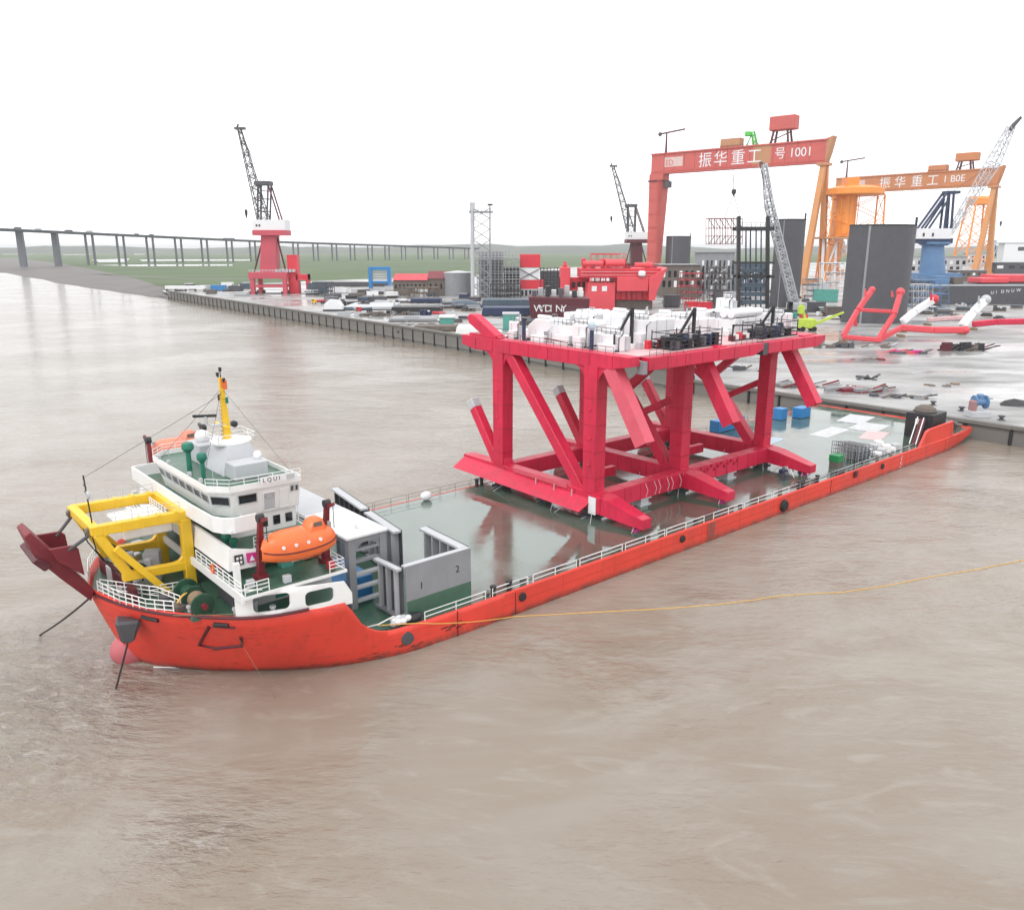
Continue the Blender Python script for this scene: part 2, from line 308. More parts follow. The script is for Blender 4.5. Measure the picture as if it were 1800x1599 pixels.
# ------------------------------------------------------------------ the setting: water, land, quay
def node_mat(name):
    m = bpy.data.materials.new(name); m.use_nodes = True; MATS[name] = m
    return m, m.node_tree.nodes, m.node_tree.links, m.node_tree.nodes['Principled BSDF']
def water_mat():
    m, n, l, b = node_mat('river_water')
    geo = n.new('ShaderNodeNewGeometry')
    def noise(scale, detail, rough, mapscale=(1, 1, 1), rz=0.0, dist=0.0):
        mp = n.new('ShaderNodeMapping'); mp.inputs['Scale'].default_value = mapscale; mp.inputs['Rotation'].default_value = (0, 0, rz)
        l.new(geo.outputs['Position'], mp.inputs['Vector'])
        z = n.new('ShaderNodeTexNoise'); z.inputs['Scale'].default_value = scale; z.inputs['Detail'].default_value = detail
        z.inputs['Roughness'].default_value = rough; z.inputs['Distortion'].default_value = dist
        l.new(mp.outputs[0], z.inputs['Vector']); return z.outputs['Fac']
    def ramp(src, a, b_, lo=0.0, hi=1.0):
        r = n.new('ShaderNodeMapRange'); r.interpolation_type = 'SMOOTHSTEP'
        for k, v in zip(('From Min', 'From Max', 'To Min', 'To Max'), (a, b_, lo, hi)): r.inputs[k].default_value = v
        l.new(src, r.inputs['Value']); return r.outputs[0]
    def math_(op, a, c):
        q = n.new('ShaderNodeMath'); q.operation = op
        for i, s_ in enumerate((a, c)):
            if isinstance(s_, (int, float)): q.inputs[i].default_value = s_
            else: l.new(s_, q.inputs[i])
        return q.outputs[0]
    def patch(u, v, r0, r1):             # 1 near a spot of the river, 0 away from it
        p = ground(u, v, 0.0); d = n.new('ShaderNodeVectorMath'); d.operation = 'DISTANCE'; l.new(geo.outputs['Position'], d.inputs[0]); d.inputs[1].default_value = p
        return ramp(math_('ADD', d.outputs['Value'], math_('MULTIPLY', noise(0.07, 4, 0.6), (r1 - r0) * 0.9)), r0, r1, 1.0, 0.0)
    big = noise(0.020, 5, 0.6, (1, 1.6, 1), 0.5, 2.6)        # drifting silt plumes
    mid = noise(0.10, 7, 0.62, (0.7, 1.7, 1), 0.35, 3.2)
    eddy = math_('MAXIMUM', patch(1060, 1180, 6.0, 26.0), patch(1240, 1055, 2.0, 12.0))
    mx = n.new('ShaderNodeMixRGB'); l.new(ramp(big, 0.38, 0.62), mx.inputs['Fac'])
    mx.inputs['Color1'].default_value = (0.236, 0.196, 0.156, 1); mx.inputs['Color2'].default_value = (0.266, 0.233, 0.196, 1)
    mx2 = n.new('ShaderNodeMixRGB'); l.new(ramp(mid, 0.50, 0.72, 0, 0.6), mx2.inputs['Fac']); l.new(mx.outputs[0], mx2.inputs['Color1'])
    mx2.inputs['Color2'].default_value = (0.30, 0.27, 0.232, 1)
    mx3 = n.new('ShaderNodeMixRGB'); l.new(math_('MULTIPLY', eddy, ramp(noise(0.085, 8, 0.68, (0.7, 1.5, 1), 0.6, 1.6), 0.44, 0.62, 0, 0.75)), mx3.inputs['Fac']); l.new(mx2.outputs[0], mx3.inputs['Color1'])
    mx3.inputs['Color2'].default_value = (0.185, 0.145, 0.106, 1)     # darker silt boiling up in the eddy
    # choppy water upstream of the bow, thin froth on its crests
    chop = math_('MAXIMUM', patch(40, 1230, 10.0, 40.0), patch(330, 1480, 3.0, 15.0))
    crest = noise(0.42, 7, 0.66, (0.7, 1.6, 1), 0.45, 1.4)
    mx4 = n.new('ShaderNodeMixRGB'); l.new(math_('MULTIPLY', chop, ramp(crest, 0.52, 0.68, 0, 0.6)), mx4.inputs['Fac']); l.new(mx3.outputs[0], mx4.inputs['Color1'])
    mx4.inputs['Color2'].default_value = (0.46, 0.44, 0.41, 1)
    l.new(mx4.outputs[0], b.inputs['Base Color'])
    b.inputs['Roughness'].default_value = 0.10; b.inputs['IOR'].default_value = 1.34
    w1 = noise(0.20, 3, 0.55, (0.55, 1.5, 1), 0.25); w2 = noise(0.75, 4, 0.6, (0.55, 1.5, 1), 0.15); w2b = noise(1.1, 4, 0.6, (0.6, 1.4, 1), -0.35); w3 = noise(0.05, 2, 0.5, (1, 1.8, 1), 0.4)
    wave = noise(0.33, 5, 0.62, (0.6, 1.6, 1), 0.55)
    calm = ramp(noise(0.022, 3, 0.5, (1, 1.3, 1), 0.7), 0.36, 0.62, 0.45, 1.0)
    h = math_('ADD', math_('ADD', math_('MULTIPLY', w1, 0.42), math_('ADD', math_('MULTIPLY', w2, 0.28), math_('MULTIPLY', w2b, 0.10))), math_('MULTIPLY', w3, 0.35))
    h = math_('MULTIPLY', h, calm)
    h = math_('ADD', h, math_('MULTIPLY', math_('MULTIPLY', wave, chop), 3.2))
    h = math_('ADD', h, math_('MULTIPLY', math_('MULTIPLY', noise(0.14, 5, 0.6, (0.8, 1.4, 1), 0.9), eddy), 1.6))
    slick = math_('MAXIMUM', patch(480, 1235, 9.0, 17.0), patch(900, 1330, 9.0, 19.0))       # slack water in the lee of the bow
    h = math_('MULTIPLY', h, math_('SUBTRACT', 1.0, math_('MULTIPLY', slick, 0.8)))
    bp = n.new('ShaderNodeBump'); bp.inputs['Strength'].default_value = 0.8; bp.inputs['Distance'].default_value = 1.0
    l.new(h, bp.inputs['Height']); l.new(bp.outputs[0], b.inputs['Normal'])
    return m
def ground_mat(name, cols, scale, rough, puddle=0.0, bump=0.1):
    m, n, l, b = node_mat(name); geo = n.new('ShaderNodeNewGeometry')
    a = n.new('ShaderNodeTexNoise'); a.inputs['Scale'].default_value = scale; a.inputs['Detail'].default_value = 8; a.inputs['Roughness'].default_value = 0.65
    mp = n.new('ShaderNodeMapping'); mp.inputs['Scale'].default_value = (0.6, 1.4, 1); l.new(geo.outputs['Position'], mp.inputs['Vector']); l.new(mp.outputs[0], a.inputs['Vector'])
    cr = n.new('ShaderNodeValToRGB'); e = cr.color_ramp.elements; e[0].position = 0.32; e[1].position = 0.68
    e[0].color = (*cols[0], 1); e[1].color = (*cols[-1], 1)
    for i, c in enumerate(cols[1:-1]): k = e.new(0.32 + 0.36 * (i + 1) / (len(cols) - 1)); k.color = (*c, 1)
    l.new(a.outputs['Fac'], cr.inputs[0]); l.new(cr.outputs[0], b.inputs['Base Color']); b.inputs['Roughness'].default_value = rough
    bp = n.new('ShaderNodeBump'); bp.inputs['Strength'].default_value = bump; bp.inputs['Distance'].default_value = 0.3
    l.new(a.outputs['Fac'], bp.inputs['Height']); l.new(bp.outputs[0], b.inputs['Normal'])
    if puddle:
        p = n.new('ShaderNodeTexNoise'); p.inputs['Scale'].default_value = puddle; p.inputs['Detail'].default_value = 5; l.new(mp.outputs[0], p.inputs['Vector'])
        r = n.new('ShaderNodeMapRange'); r.inputs['From Min'].default_value = 0.45; r.inputs['From Max'].default_value = 0.56
        r.inputs['To Min'].default_value = rough; r.inputs['To Max'].default_value = 0.16; l.new(p.outputs['Fac'], r.inputs['Value']); l.new(r.outputs[0], b.inputs['Roughness'])
    return m
def structure(mb, name, mat, parent=None, **k):
    o = mb.build(name, mat, parent, **k); o['kind'] = 'structure'; return o
WATER = water_mat()
GRASS = ground_mat('marsh_grass', [(0.06, 0.072, 0.045), (0.065, 0.105, 0.04), (0.09, 0.13, 0.055), (0.10, 0.11, 0.07)], 0.006, 0.95)
YARDM = ground_mat('wet_yard_concrete', [(0.13, 0.127, 0.123), (0.30, 0.295, 0.29), (0.42, 0.415, 0.41)], 0.045, 0.6, 0.03)
MUD = ground_mat('river_mud', [(0.065, 0.058, 0.052), (0.095, 0.083, 0.074), (0.125, 0.11, 0.098)], 0.03, 0.6)
HILL = ground_mat('far_woods', [(0.045, 0.065, 0.05), (0.06, 0.08, 0.06), (0.085, 0.10, 0.075)], 0.004, 1.0)
POND = ground_mat('pond_water', [(0.25, 0.24, 0.23), (0.30, 0.29, 0.28)], 0.01, 0.08, bump=0.0)

structure(MB().add([(-40000, -300, 0), (40000, -300, 0), (40000, 40000, 0), (-40000, 40000, 0)], [(0, 1, 2, 3)]), 'river', WATER)
# quay line, from the right behind the ship's stern to the far left, then the mud bank
QS = [(133, -260), (133, 75), (143, 191), (151, 308), (175, 640)]
QL = [W(s, t, 4.0) for s, t in QS]
BK = [ground(u, v, 0.0) for u, v in ((262, 523), (215, 518), (150, 509), (95, 501), (50, 494), (8, 484), (-90, 478))]
top = [Vector((p.x, p.y, 3.96)) for p in QL]
inner = [ground(u, v, 3.96) for u, v in ((288, 506), (240, 490), (170, 475), (112, 464), (66, 458), (30, 454), (-60, 452))]
land = MB(); far = [Vector((-40000, 9000, 3.96)), Vector((-40000, 40000, 3.96)), Vector((40000, 40000, 3.96)), Vector((40000, -200, 3.96))]
pts = top + inner + far
land.add(pts, [tuple(range(len(pts)))])
structure(land, 'ground', GRASS)
bank = MB(); e0 = W(175, 640, 0); ring_o = [W(174, 640, -0.5)] + [Vector((p.x, p.y, -0.5)) for p in BK]; ring_i = [top[-1] + Vector((0, 0, 0.02))] + [p + Vector((0, 0, 0.02)) for p in inner]
nb = len(ring_o); mid = []
for i in range(nb):
    q = ring_o[i].lerp(ring_i[i], 0.22); q.z = 1.3 + 0.4 * math.sin(i * 2.1); mid.append(q)
bank.add(ring_o + mid + ring_i, [(i, i + 1, nb + i + 1, nb + i) for i in range(nb - 1)] + [(nb + i, nb + i + 1, 2 * nb + i + 1, 2 * nb + i) for i in range(nb - 1)])
structure(bank, 'mud_bank', MUD, smooth=True)
yard = MB(); back = [ground(u, v, 3.98) for u, v in ((285, 511), (440, 499), (600, 492), (830, 484), (1000, 470), (1400, 462), (1900, 458))]
yp = [Vector((p.x, p.y, 3.98)) for p in QL] + back + [Vector((900, 300, 3.98)), Vector((700, -60, 3.98))]
yard.add(yp, [tuple(range(len(yp)))])
structure(yard, 'yard_pavement', YARDM)
# low wooded rise and far marsh strips at the horizon
hill = MB(); N_ = 60; P_ = []
for i in range(N_ + 1):
    x = -9000 + 17000 * i / N_; yy = 9000 + 600 * math.sin(i * 0.7)
    h = 62 + 14 * math.sin(i * 0.9) + 8 * math.sin(i * 2.3)
    if 24 < i < 40: h += 22 * math.sin((i - 24) / 16 * math.pi)
    P_ += [(x, yy - 1500, 3.9), (x, yy, h), (x, yy + 2500, 3.9)]
hill.add(P_, [f for i in range(N_) for f in ((3 * i, 3 * i + 3, 3 * i + 4, 3 * i + 1), (3 * i + 1, 3 * i + 4, 3 * i + 5, 3 * i + 2))])
structure(hill, 'hills', HILL, smooth=True)
def strip(pix, name, mat, z=4.02): return structure(MB().add([ground(u, v, z) for u, v in pix], [tuple(range(len(pix)))]), name, mat)
strip([(4, 444.6), (60, 444.3), (62, 446.6), (4, 447.2)], 'pond', POND)
strip([(160, 456.5), (228, 454.5), (222, 460.5), (176, 461)], 'pond', POND)
strip([(110, 447.2), (160, 446.6), (158, 448.2), (112, 448.6)], 'pond', POND)
strip([(235, 446.4), (255, 446.2), (254, 447.8), (236, 448)], 'pond', POND)
strip([(245, 456.6), (300, 456), (440, 456.2), (440, 458.2), (300, 458.6), (250, 459)], 'pond', POND)
strip([(165, 466), (260, 465), (410, 465), (410, 467), (240, 468)], 'pond', POND)
strip([(150, 479), (230, 484.5), (330, 489), (445, 489.5), (445, 490.6), (330, 490.2), (230, 486.2)], 'path', MUD)

# quay wall, panel by panel
quay = structure(MB().prism([W(s, t, -3) for s, t in QS] + [W(s + 3, t, -3) for s, t in reversed(QS)], (0, 0, 6.97)), 'quay_wall', CONC)
pm = MB().box(-0.5, 0.5, -0.22, 0.22, -1.5, 3.55).build('wall_panel', CONC, quay, bevel=0.03)
capm = MB().box(-0.5, 0.5, -0.5, 0.9, 3.45, 4.25).build('coping', CONC, quay, bevel=0.04)
pile = MB().tube((0, 0, -2), (0, 0, 3.2), 0.34, 8).build('fender_pile', BLACK, quay)
first = True
for (a, b) in zip(QS[:-1], QS[1:]):
    A, B = W(*a, 0), W(*b, 0); L = (B - A).length; n_ = max(1, int(L / 9)); d = (B - A).normalized(); nrm = Vector((d.y, -d.x, 0)); nrm = -nrm if nrm.dot(SD) > 0 else nrm
    for i in range(n_):
        c = A.lerp(B, (i + 0.5) / n_); rz = math.atan2(d.y, d.x)
        for src in (pm, capm):
            o = src if first else src.copy()
            if not first: col.objects.link(o)
            lift = 2.6 if a[1] >= 75 else 0.0
            o.location = c + nrm * (0.2 if src is pm else 0.12) + Vector((0, 0, lift)); o.rotation_euler.z = rz; o.scale.x = L / n_ - (0.5 if src is pm else 0.06)
        o = pile if first else pile.copy()
        if not first: col.objects.link(o)
        o.location = A.lerp(B, i / n_) + nrm * 0.55 + Vector((0, 0, 2.2 if a[1] >= 75 else 0.0))
        first = False

# ------------------------------------------------------------------ far viaduct
br = thing('viaduct', 'long grey road viaduct on tall piers crossing the far marsh', 'bridge', ground(0, 466, 4))
ORG[br.name] = br.location.copy()
def bpt(u):                # point of the deck axis seen at photo column u
    f = (u + 60) / 900.0; Y = 1620 + 1500 * f; v = 402.5 + (u / 440.0) * 20.5 if u < 440 else 423 + (u - 440) / 400 * 13.5
    return Plane(Y)(u, v)
us = [-60, 0, 60, 120, 180, 240, 300, 360, 420, 480, 540, 600, 660, 720, 780, 840]
deck = [bpt(u) for u in us]
dk = MB(); par = MB()
for a, b in zip(deck[:-1], deck[1:]):
    dk.beam(a - Vector((0, 0, 2.2)), b - Vector((0, 0, 2.2)), 16, 4.2); dk.beam(a - Vector((0, 0, 0.3)), b - Vector((0, 0, 0.3)), 26, 0.8)
    dd = (b - a).normalized(); nn = Vector((-dd.y, dd.x, 0)).normalized()
    for sgn in (-1, 1): par.beam(a + nn * 12.5 * sgn + Vector((0, 0, 0.7)), b + nn * 12.5 * sgn + Vector((0, 0, 0.7)), 0.5, 1.3)
dk.build('deck', BRIDGE, br); par.build('parapet', BRIDGE, br)
for k, u in enumerate((33, 95, 155, 210, 262, 312, 358, 402, 443, 482, 519, 554, 587, 619, 650, 680, 709, 738, 766, 793, 820)):
    p = bpt(u)
    if k < 2: MB().beam((p.x, p.y, 3), (p.x, p.y, p.z - 4), 13, 8, up=(0, 1, 0)).build('pier', BRIDGE, br)
    else:
        for sx in (-6.5, 6.5):
            MB().beam((p.x + sx, p.y + sx * 0.6, 3), (p.x + sx, p.y + sx * 0.6, p.z - 4), 4.0, 5, up=(0, 1, 0)).build('pier', BRIDGE, br)
def truck(u, L, h, c, label):
    p = bpt(u); q = bpt(u + 4); rz = math.atan2(q.y - p.y, q.x - p.x)
    t = thing('truck', label, 'truck', p + Vector((0, 0, 0.1)), 'vehicles on the far viaduct', rot=rz)
    MB().box(-L / 2 + 3, L / 2, -1.6, 1.6, 1.1, h).build('cargo_box', c, t); MB().box(-L / 2, -L / 2 + 2.6, -1.5, 1.5, 1.0, 3.6).build('cab', c, t)
    MB().box(-L / 2, L / 2, -1.1, 1.1, 0.7, 1.1).build('chassis', BLACK, t)
    for x in (-L / 2 + 1.6, L / 2 - 3.5, L / 2 - 1.8):
        for y in (-1.35, 1.35): MB().tube((x, y - 0.2, 0.52), (x, y + 0.2, 0.52), 0.52, 10).build('wheel', RUBBER, t)
truck(31, 20, 5.6, BRIDGE, 'grey lorry driving over the broad first pier of the viaduct')
truck(67, 18, 4.6, LGREY, 'pale lorry midway between the two broad viaduct piers')
truck(121, 21, 5.0, DGREY, 'dark lorry on viaduct just past the second broad pier')
truck(157, 19, 5.6, LGREY, 'pale lorry over the first pair of slim viaduct piers')
truck(240, 12, 4.2, BLACK, 'black truck on viaduct behind the tallest slim piers')
truck(266, 14, 4.6, DGREY, 'short dark truck on viaduct right above a slim pier pair')
truck(402, 40, 4.4, BRIDGE, 'very long grey lorry on viaduct just short of the red harbour crane')

# ------------------------------------------------------------------ the ship
ship = thing('cargo_ship', 'orange-red flat deck cargo ship with white bridge at the bow', 'ship', (45, 18, 0), ship=True)
def outline(z):           # near-side outline (s, half breadth) at a level, bow first
    f = max(0.0, min(1.0, (z - 0.0) / 8.0))
    lo = [(-35.3, 0), (-34.9, 1.6), (-33.6, 4.0), (-31.5, 6.6), (-29.1, 9.0), (-24.8, 12.5), (-20.2, 15.4), (-14.6, 17.3), (-9.9, 17.8), (-2, 18)]
    hi = [(-38.4, 0), (-37.9, 2.3), (-36.9, 5.4), (-35.2, 9.0), (-32.9, 12.1), (-28.2, 16.4), (-21.6, 18), (-14.9, 18), (-9.9, 18), (-2, 18)]
    g = f ** 0.8
    r = [(a[0] * (1 - g) + b[0] * g, a[1] * (1 - g) + b[1] * g) for a, b in zip(lo, hi)]
    if z < 0: r = [(a[0] + 0.6, a[1] * 0.97) for a in r]
    dz = max(0.0, 2.0 - z)
    return r + [(20, 18), (60, 18), (100, 18), (118, 18), (130.5 - dz * 2.0, 17.6 - dz * 0.4)]
def refine(r):            # finer bow, Catmull-Rom
    out = []
    for i in range(len(r) - 1):
        p0, p1, p2, p3 = r[max(i - 1, 0)], r[i], r[i + 1], r[min(i + 2, len(r) - 1)]
        for k in range(8 if i < 9 else 1):
            t = k / 8.0
            if i < 9:
                f = lambda a, b, c, d: 0.5 * (2 * b + (c - a) * t + (2 * a - 5 * b + 4 * c - d) * t * t + (3 * b - a - 3 * c + d) * t ** 3)
                out.append((f(p0[0], p1[0], p2[0], p3[0]), max(0, f(p0[1], p1[1], p2[1], p3[1]))))
            else: out.append(p1)
    return out + [r[-1]]
DECK = 2.8
def hull_top(s):
    if s < -19.5: return 7.75 + 0.7 * max(0, (-19.5 - s) / 19.0)
    if s > -15.2: return DECK + 0.22
    x = (s + 19.5) / 4.3; return 7.75 - 4.73 * math.sqrt(max(0, 1 - (1 - x) ** 2))
levels = [-2.5, -0.6, 0.0, 0.7, 1.6, 2.4, 3.02]
hb = MB(); rows = [refine(outline(z)) for z in levels]; n_ = len(rows[0])
for side in (-1, 1):
    base = len(hb.v); V = []; F = []
    for j, z in enumerate(levels):
        for (s, b_) in rows[j]: V.append((s, 18 + side * b_, 2.83 if (side == 1 and j == len(levels) - 1 and s > -14) else z))
    for j in range(len(levels) - 1):
        for i in range(n_ - 1): F.append((j * n_ + i, j * n_ + i + 1, (j + 1) * n_ + i + 1, (j + 1) * n_ + i))
    hb.add(V, F)
# transom
tr = [(rows[j][-1][0], 18 - rows[j][-1][1], z) for j, z in enumerate(levels)] + [(rows[-1][-1][0], 17, 2.83)] + [(rows[j][-1][0], 18 + rows[j][-1][1], min(2.83, levels[j])) for j in range(len(levels) - 1, -1, -1)]
hb.add(tr, [tuple(range(len(tr)))])
# forecastle sides
up_l = [0.0, 0.25, 0.5, 0.75, 1.0]; nf = max(i for i in range(n_) if rows[-1][i][0] < -15.2) + 1
for side in (-1, 1):
    V = []; F = []
    for j, f in enumerate(up_l):
        for i in range(nf):
            s0, b0 = rows[-1][i]; z = 3.02 + (hull_top(s0) - 3.02) * f; r = refine(outline(z))[i]; V.append((r[0], 18 + side * r[1], z))
    for j in range(len(up_l) - 1):
        for i in range(nf - 1): F.append((j * nf + i, j * nf + i + 1, (j + 1) * nf + i + 1, (j + 1) * nf + i))
    hb.add(V, F)
hull = hb.build('hull', HULL, ship, smooth=True, merge=True)
sm = hull.modifiers.new('plate', 'SOLIDIFY'); sm.thickness = 0.22; sm.offset = -1
# decks
DECKM, dn, dl, db = node_mat('wet_deck')
g_ = dn.new('ShaderNodeTexCoord'); nz = dn.new('ShaderNodeTexNoise'); nz.inputs['Scale'].default_value = 0.10; nz.inputs['Detail'].default_value = 7; nz.inputs['Roughness'].default_value = 0.62; dl.new(g_.outputs['Object'], nz.inputs['Vector'])
cr = dn.new('ShaderNodeValToRGB'); cr.color_ramp.elements[0].position = 0.35; cr.color_ramp.elements[1].position = 0.66
cr.color_ramp.elements[0].color = (0.050, 0.088, 0.064, 1); cr.color_ramp.elements[1].color = (0.105, 0.145, 0.118, 1); dl.new(nz.outputs['Fac'], cr.inputs[0]); dl.new(cr.outputs[0], db.inputs['Base Color'])
rr = dn.new('ShaderNodeMapRange'); rr.inputs['From Min'].default_value = 0.40; rr.inputs['From Max'].default_value = 0.62; rr.inputs['To Min'].default_value = 0.04; rr.inputs['To Max'].default_value = 0.20
dl.new(nz.outputs['Fac'], rr.inputs['Value']); dl.new(rr.outputs[0], db.inputs['Roughness']); db.inputs['IOR'].default_value = 2.5
nz2 = dn.new('ShaderNodeTexNoise'); nz2.inputs['Scale'].default_value = 0.8; dl.new(g_.outputs['Object'], nz2.inputs['Vector'])
bp = dn.new('ShaderNodeBump'); bp.inputs['Strength'].default_value = 0.06; bp.inputs['Distance'].default_value = 0.15; dl.new(nz2.outputs['Fac'], bp.inputs['Height']); dl.new(bp.outputs[0], db.inputs['Normal'])
r28 = [p for p in refine(outline(2.8)) if p[0] > -22]
dp = [(s, 18 - b_ + 0.15, DECK) for s, b_ in r28] + [(s, 18 + b_ - 0.15, DECK) for s, b_ in reversed(r28)]
MB().prism(dp, (0, 0, -0.3)).build('main_deck', DECKM, ship, label='wet reflective open cargo deck')
MB().box(-17.5, -4.4, 1.7, 34.3, DECK + 0.004, DECK + 0.012).build('deck_paint', GREEND, ship, label='dry green painted strip of deck')
r77 = [p for p in refine(outline(7.7)) if p[0] < -19.6]
fp = [(s + 0.12, 18 - max(0, b_ - 0.15), 7.7) for s, b_ in r77] + [(s + 0.12, 18 + max(0, b_ - 0.15), 7.7) for s, b_ in reversed(r77)]
MB().prism(fp, (0, 0, -0.25)).build('forecastle_deck', GREEND, ship)
MB().box(-19.9, -19.65, 2.8, 33.2, DECK, 7.6).build('forecastle_bulkhead', GREYP, ship)
MB().ball((-35.0, 18, 0.9), 2.3, 1.7, 1.9, 18, 12).build('bulbous_bow', paint('bulb_pink', (0.50, 0.13, 0.15), 0.5, 0.1, 0.5), ship, smooth=True)
MB().path([(s - 0.05, 18 - b_, 8.1) for s, b_ in refine(outline(8.1))[:46]] , 0.14, 6).build('gunwale', DKMAROON, ship, smooth=True)
# hull seams and marks on the port side
for s in (-7.6, 0.5, 70.3):
    MB().box(s - 0.035, s + 0.035, -0.05, 0.02, 0.05, 2.95).build('hull_seam', DKMAROON, ship)
SEAM = paint('weld_seam', (0.50, 0.045, 0.028), 0.5, 0.15, 0.5)
for s in range(8, 119, 9): MB().box(s - 0.03, s + 0.03, -0.02, 0.02, 0.1, 2.9).build('hull_weld', SEAM, ship)
for a in range(-1, 117, 9): MB().box(a, a + 8.8, -0.03, 0.02, 1.55, 1.61).build('hull_weld', SEAM, ship)
for a in range(-1, 117, 9): MB().box(a, a + 8.9, -0.10, 0.02, 2.72, 2.90).build('rubbing_strake', HULL, ship)
for k in range(6): MB().box(96 + (k % 2) * 0.3, 96.25 + (k % 2) * 0.3, -0.03, 0.0, 0.35 + k * 0.4, 0.55 + k * 0.4).build('draught_mark', PUREW, ship)
for s, b_ in refine(outline(4.6)):
    pass
def hull_pt(s, z, off=0.06):
    r = refine(outline(z))
    for a, b in zip(r[:-1], r[1:]):
        if a[0] <= s <= b[0]:
            f = (s - a[0]) / (b[0] - a[0]); t = 18 - (a[1] * (1 - f) + b[1] * f); nv = Vector((-(b[1] - a[1]), -(b[0] - a[0]))).normalized(); return Vector((s + nv.x * off, t + nv.y * off, z))
    return Vector((s, 18, z))
pk = MB(); fr = [(-31.6, 6.9), (-31.9, 4.3), (-30.7, 3.9), (-29.0, 4.4), (-29.3, 5.6)]
pk.path([hull_pt(a, b) for a, b in fr], 0.16, 6); pk.path([hull_pt(-31.4, 7.0), hull_pt(-29.9, 6.9)], 0.12, 6)
pk.build('anchor_pocket_frame', DKMAROON, ship)
for s, z in ((-35.3, 7.2), (-30.9, 7.3)):
    MB().path([hull_pt(s - 0.45, z), hull_pt(s + 0.5, z - 0.05)], 0.2, 8).build('fairlead', BLACK, ship)
ap = MB(); c0 = hull_pt(-36.0, 6.2, 0.9)
ap.add([c0 + Vector(p) for p in ((-1.3, -0.9, 1.0), (0.9, -1.2, 0.7), (1.6, 0.4, 0.2), (-0.6, 1.2, 0.9), (-0.9, -0.9, -1.3), (0.2, -1.0, -1.5), (0.4, 0.3, -1.0), (-0.6, 0.6, -1.2))],
       [(0, 1, 2, 3), (4, 5, 6, 7), (0, 1, 5, 4), (1, 2, 6, 5), (2, 3, 7, 6), (3, 0, 4, 7)])
ap.build('anchor_bolster', DGREY, ship, bevel=0.25)
# fenders, cut-away and patches along the port side
MB().lathe((55.7, -0.05, 1.35), [(0.2, -0.55), (0.75, -0.5), (0.95, -0.25), (0.95, 0.0), (0.7, 0.1)], 16, 'Y').build('tyre_fender', RUBBER, ship, smooth=True)
MB().lathe((-13.6, 0.55, 1.7), [(0.15, -0.30), (0.75, -0.25), (0.85, 0.0), (0.6, 0.2)], 16, 'Y').build('fender_pad', DGREY, ship, smooth=True)
RUST = paint('rust_patch', (0.13, 0.03, 0.02), 0.8, 0.3, 1.5)
for i in range(26):
    s = -24 + 17 * random.random(); z = 0.25 + abs(random.gauss(0, 0.45)) + (0.5 if s > -12 else 0); p = hull_pt(s, min(z, 2.2), 0.012); q = hull_pt(s + 0.25 + 0.8 * random.random(), min(z, 2.2), 0.012)
    h = 0.08 + 0.25 * random.random(); MB().add([p, q, q + Vector((0, 0, h * random.random())), p.lerp(q, 0.6) + Vector((0, 0, h)), p + Vector((0, 0, h * 0.6))], [(0, 1, 2, 3, 4)]).build('rust_patch', RUST, ship)
gp = MB(); gp.rail([(36.2, -0.18, 0.4), (37.6, -0.18, 0.4)], 2.4, 0.7, 0.06, 4); gp.build('boarding_ladder', BROWN, ship)
# port railings
def shiprail(a, b, mat=WHITE, h=1.05, step=3.6, r=0.055, bars=2, name='railing'): return MB().rail([a, b], h, step, r, bars).build(name, mat, ship)
segs = [(-11.6, -3.6), (-2.6, 2.6), (3.4, 10.4), (11.0, 18.6), (19.2, 27.0), (27.4, 35.6), (37.8, 45.0), (45.4, 52.6), (53, 57.5)]
for a, b in segs: shiprail((a, 0.25, DECK + 0.1), (b, 0.25, DECK + 0.1))
for a in range(58, 100, 6): shiprail((a, 0.25, DECK + 0.1), (a + 5.6, 0.25, DECK + 0.1), LGREY, 1.0, 2.8, 0.03, 2)
for a in range(-2, 122, 6): shiprail((a, 35.7, DECK + 0.1), (a + 5.7, 35.7, DECK + 0.1), DGREY, 1.1, 2.8, 0.03, 2)
for s in (-2.3, 0.0, 61.0, 62.0, 66.5, 22.8, 23.8):
    t = 35.2 if 22 < s < 24 else 0.5
    MB().lathe((s, t, DECK), [(0.28, 0), (0.28, 1.1), (0.38, 1.15), (0.38, 1.35), (0.1, 1.4)], 10).build('bollard', BLACK, ship)
MB().box(73.3, 75.2, 0.25, 0.9, DECK, 3.6).build('deck_locker', BLACK, ship)
MB().tube((78.4, 0.3, 2.6), (78.4, 0.3, 6.2), 0.09, 6).build('deck_post', BLACK, ship)
MB().box(77.9, 78.9, -0.35, 0.3, 1.7, 2.9).build('fender_block', DKMAROON, ship, bevel=0.1)
# stern: raised red bulwark, winch house, stairs
bw = MB(); pf = [(104.2, 3.0), (106.4, 5.6), (107.6, 5.9), (118.8, 6.1), (119.3, 3.0)]
bw.prism([(a, 0.0, b) for a, b in pf], (0, 0.5, 0)); bw.build('stern_bulwark', HULL, ship)
hs_ = MB().box(112.5, 119.0, 1.6, 7.0, DECK, 7.8); sh = hs_.build('winch_house', BLACK, ship, bevel=0.1, label='black steel winch house at the stern')
MB().box(112.44, 112.5, 3.6, 5.0, 5.6, 6.7).build('hatch', WHITE, sh)
MB().ball((115.5, 4.5, 8.0), 2.0, 2.2, 1.3, 10, 6).build('tarpaulin', BROWN, sh)
for t in (1.0, 2.2):
    MB().beam((105.2, t + 0.4, 3.0), (111.5, t + 2.0, 7.2), 0.16, 0.3).build('stair_stringer', WHITE, ship)
MB().beam((106.0, 1.9, 2.9), (112.3, 3.5, 6.9), 1.2, 0.12).build('stair_flight', DKMAROON, ship)
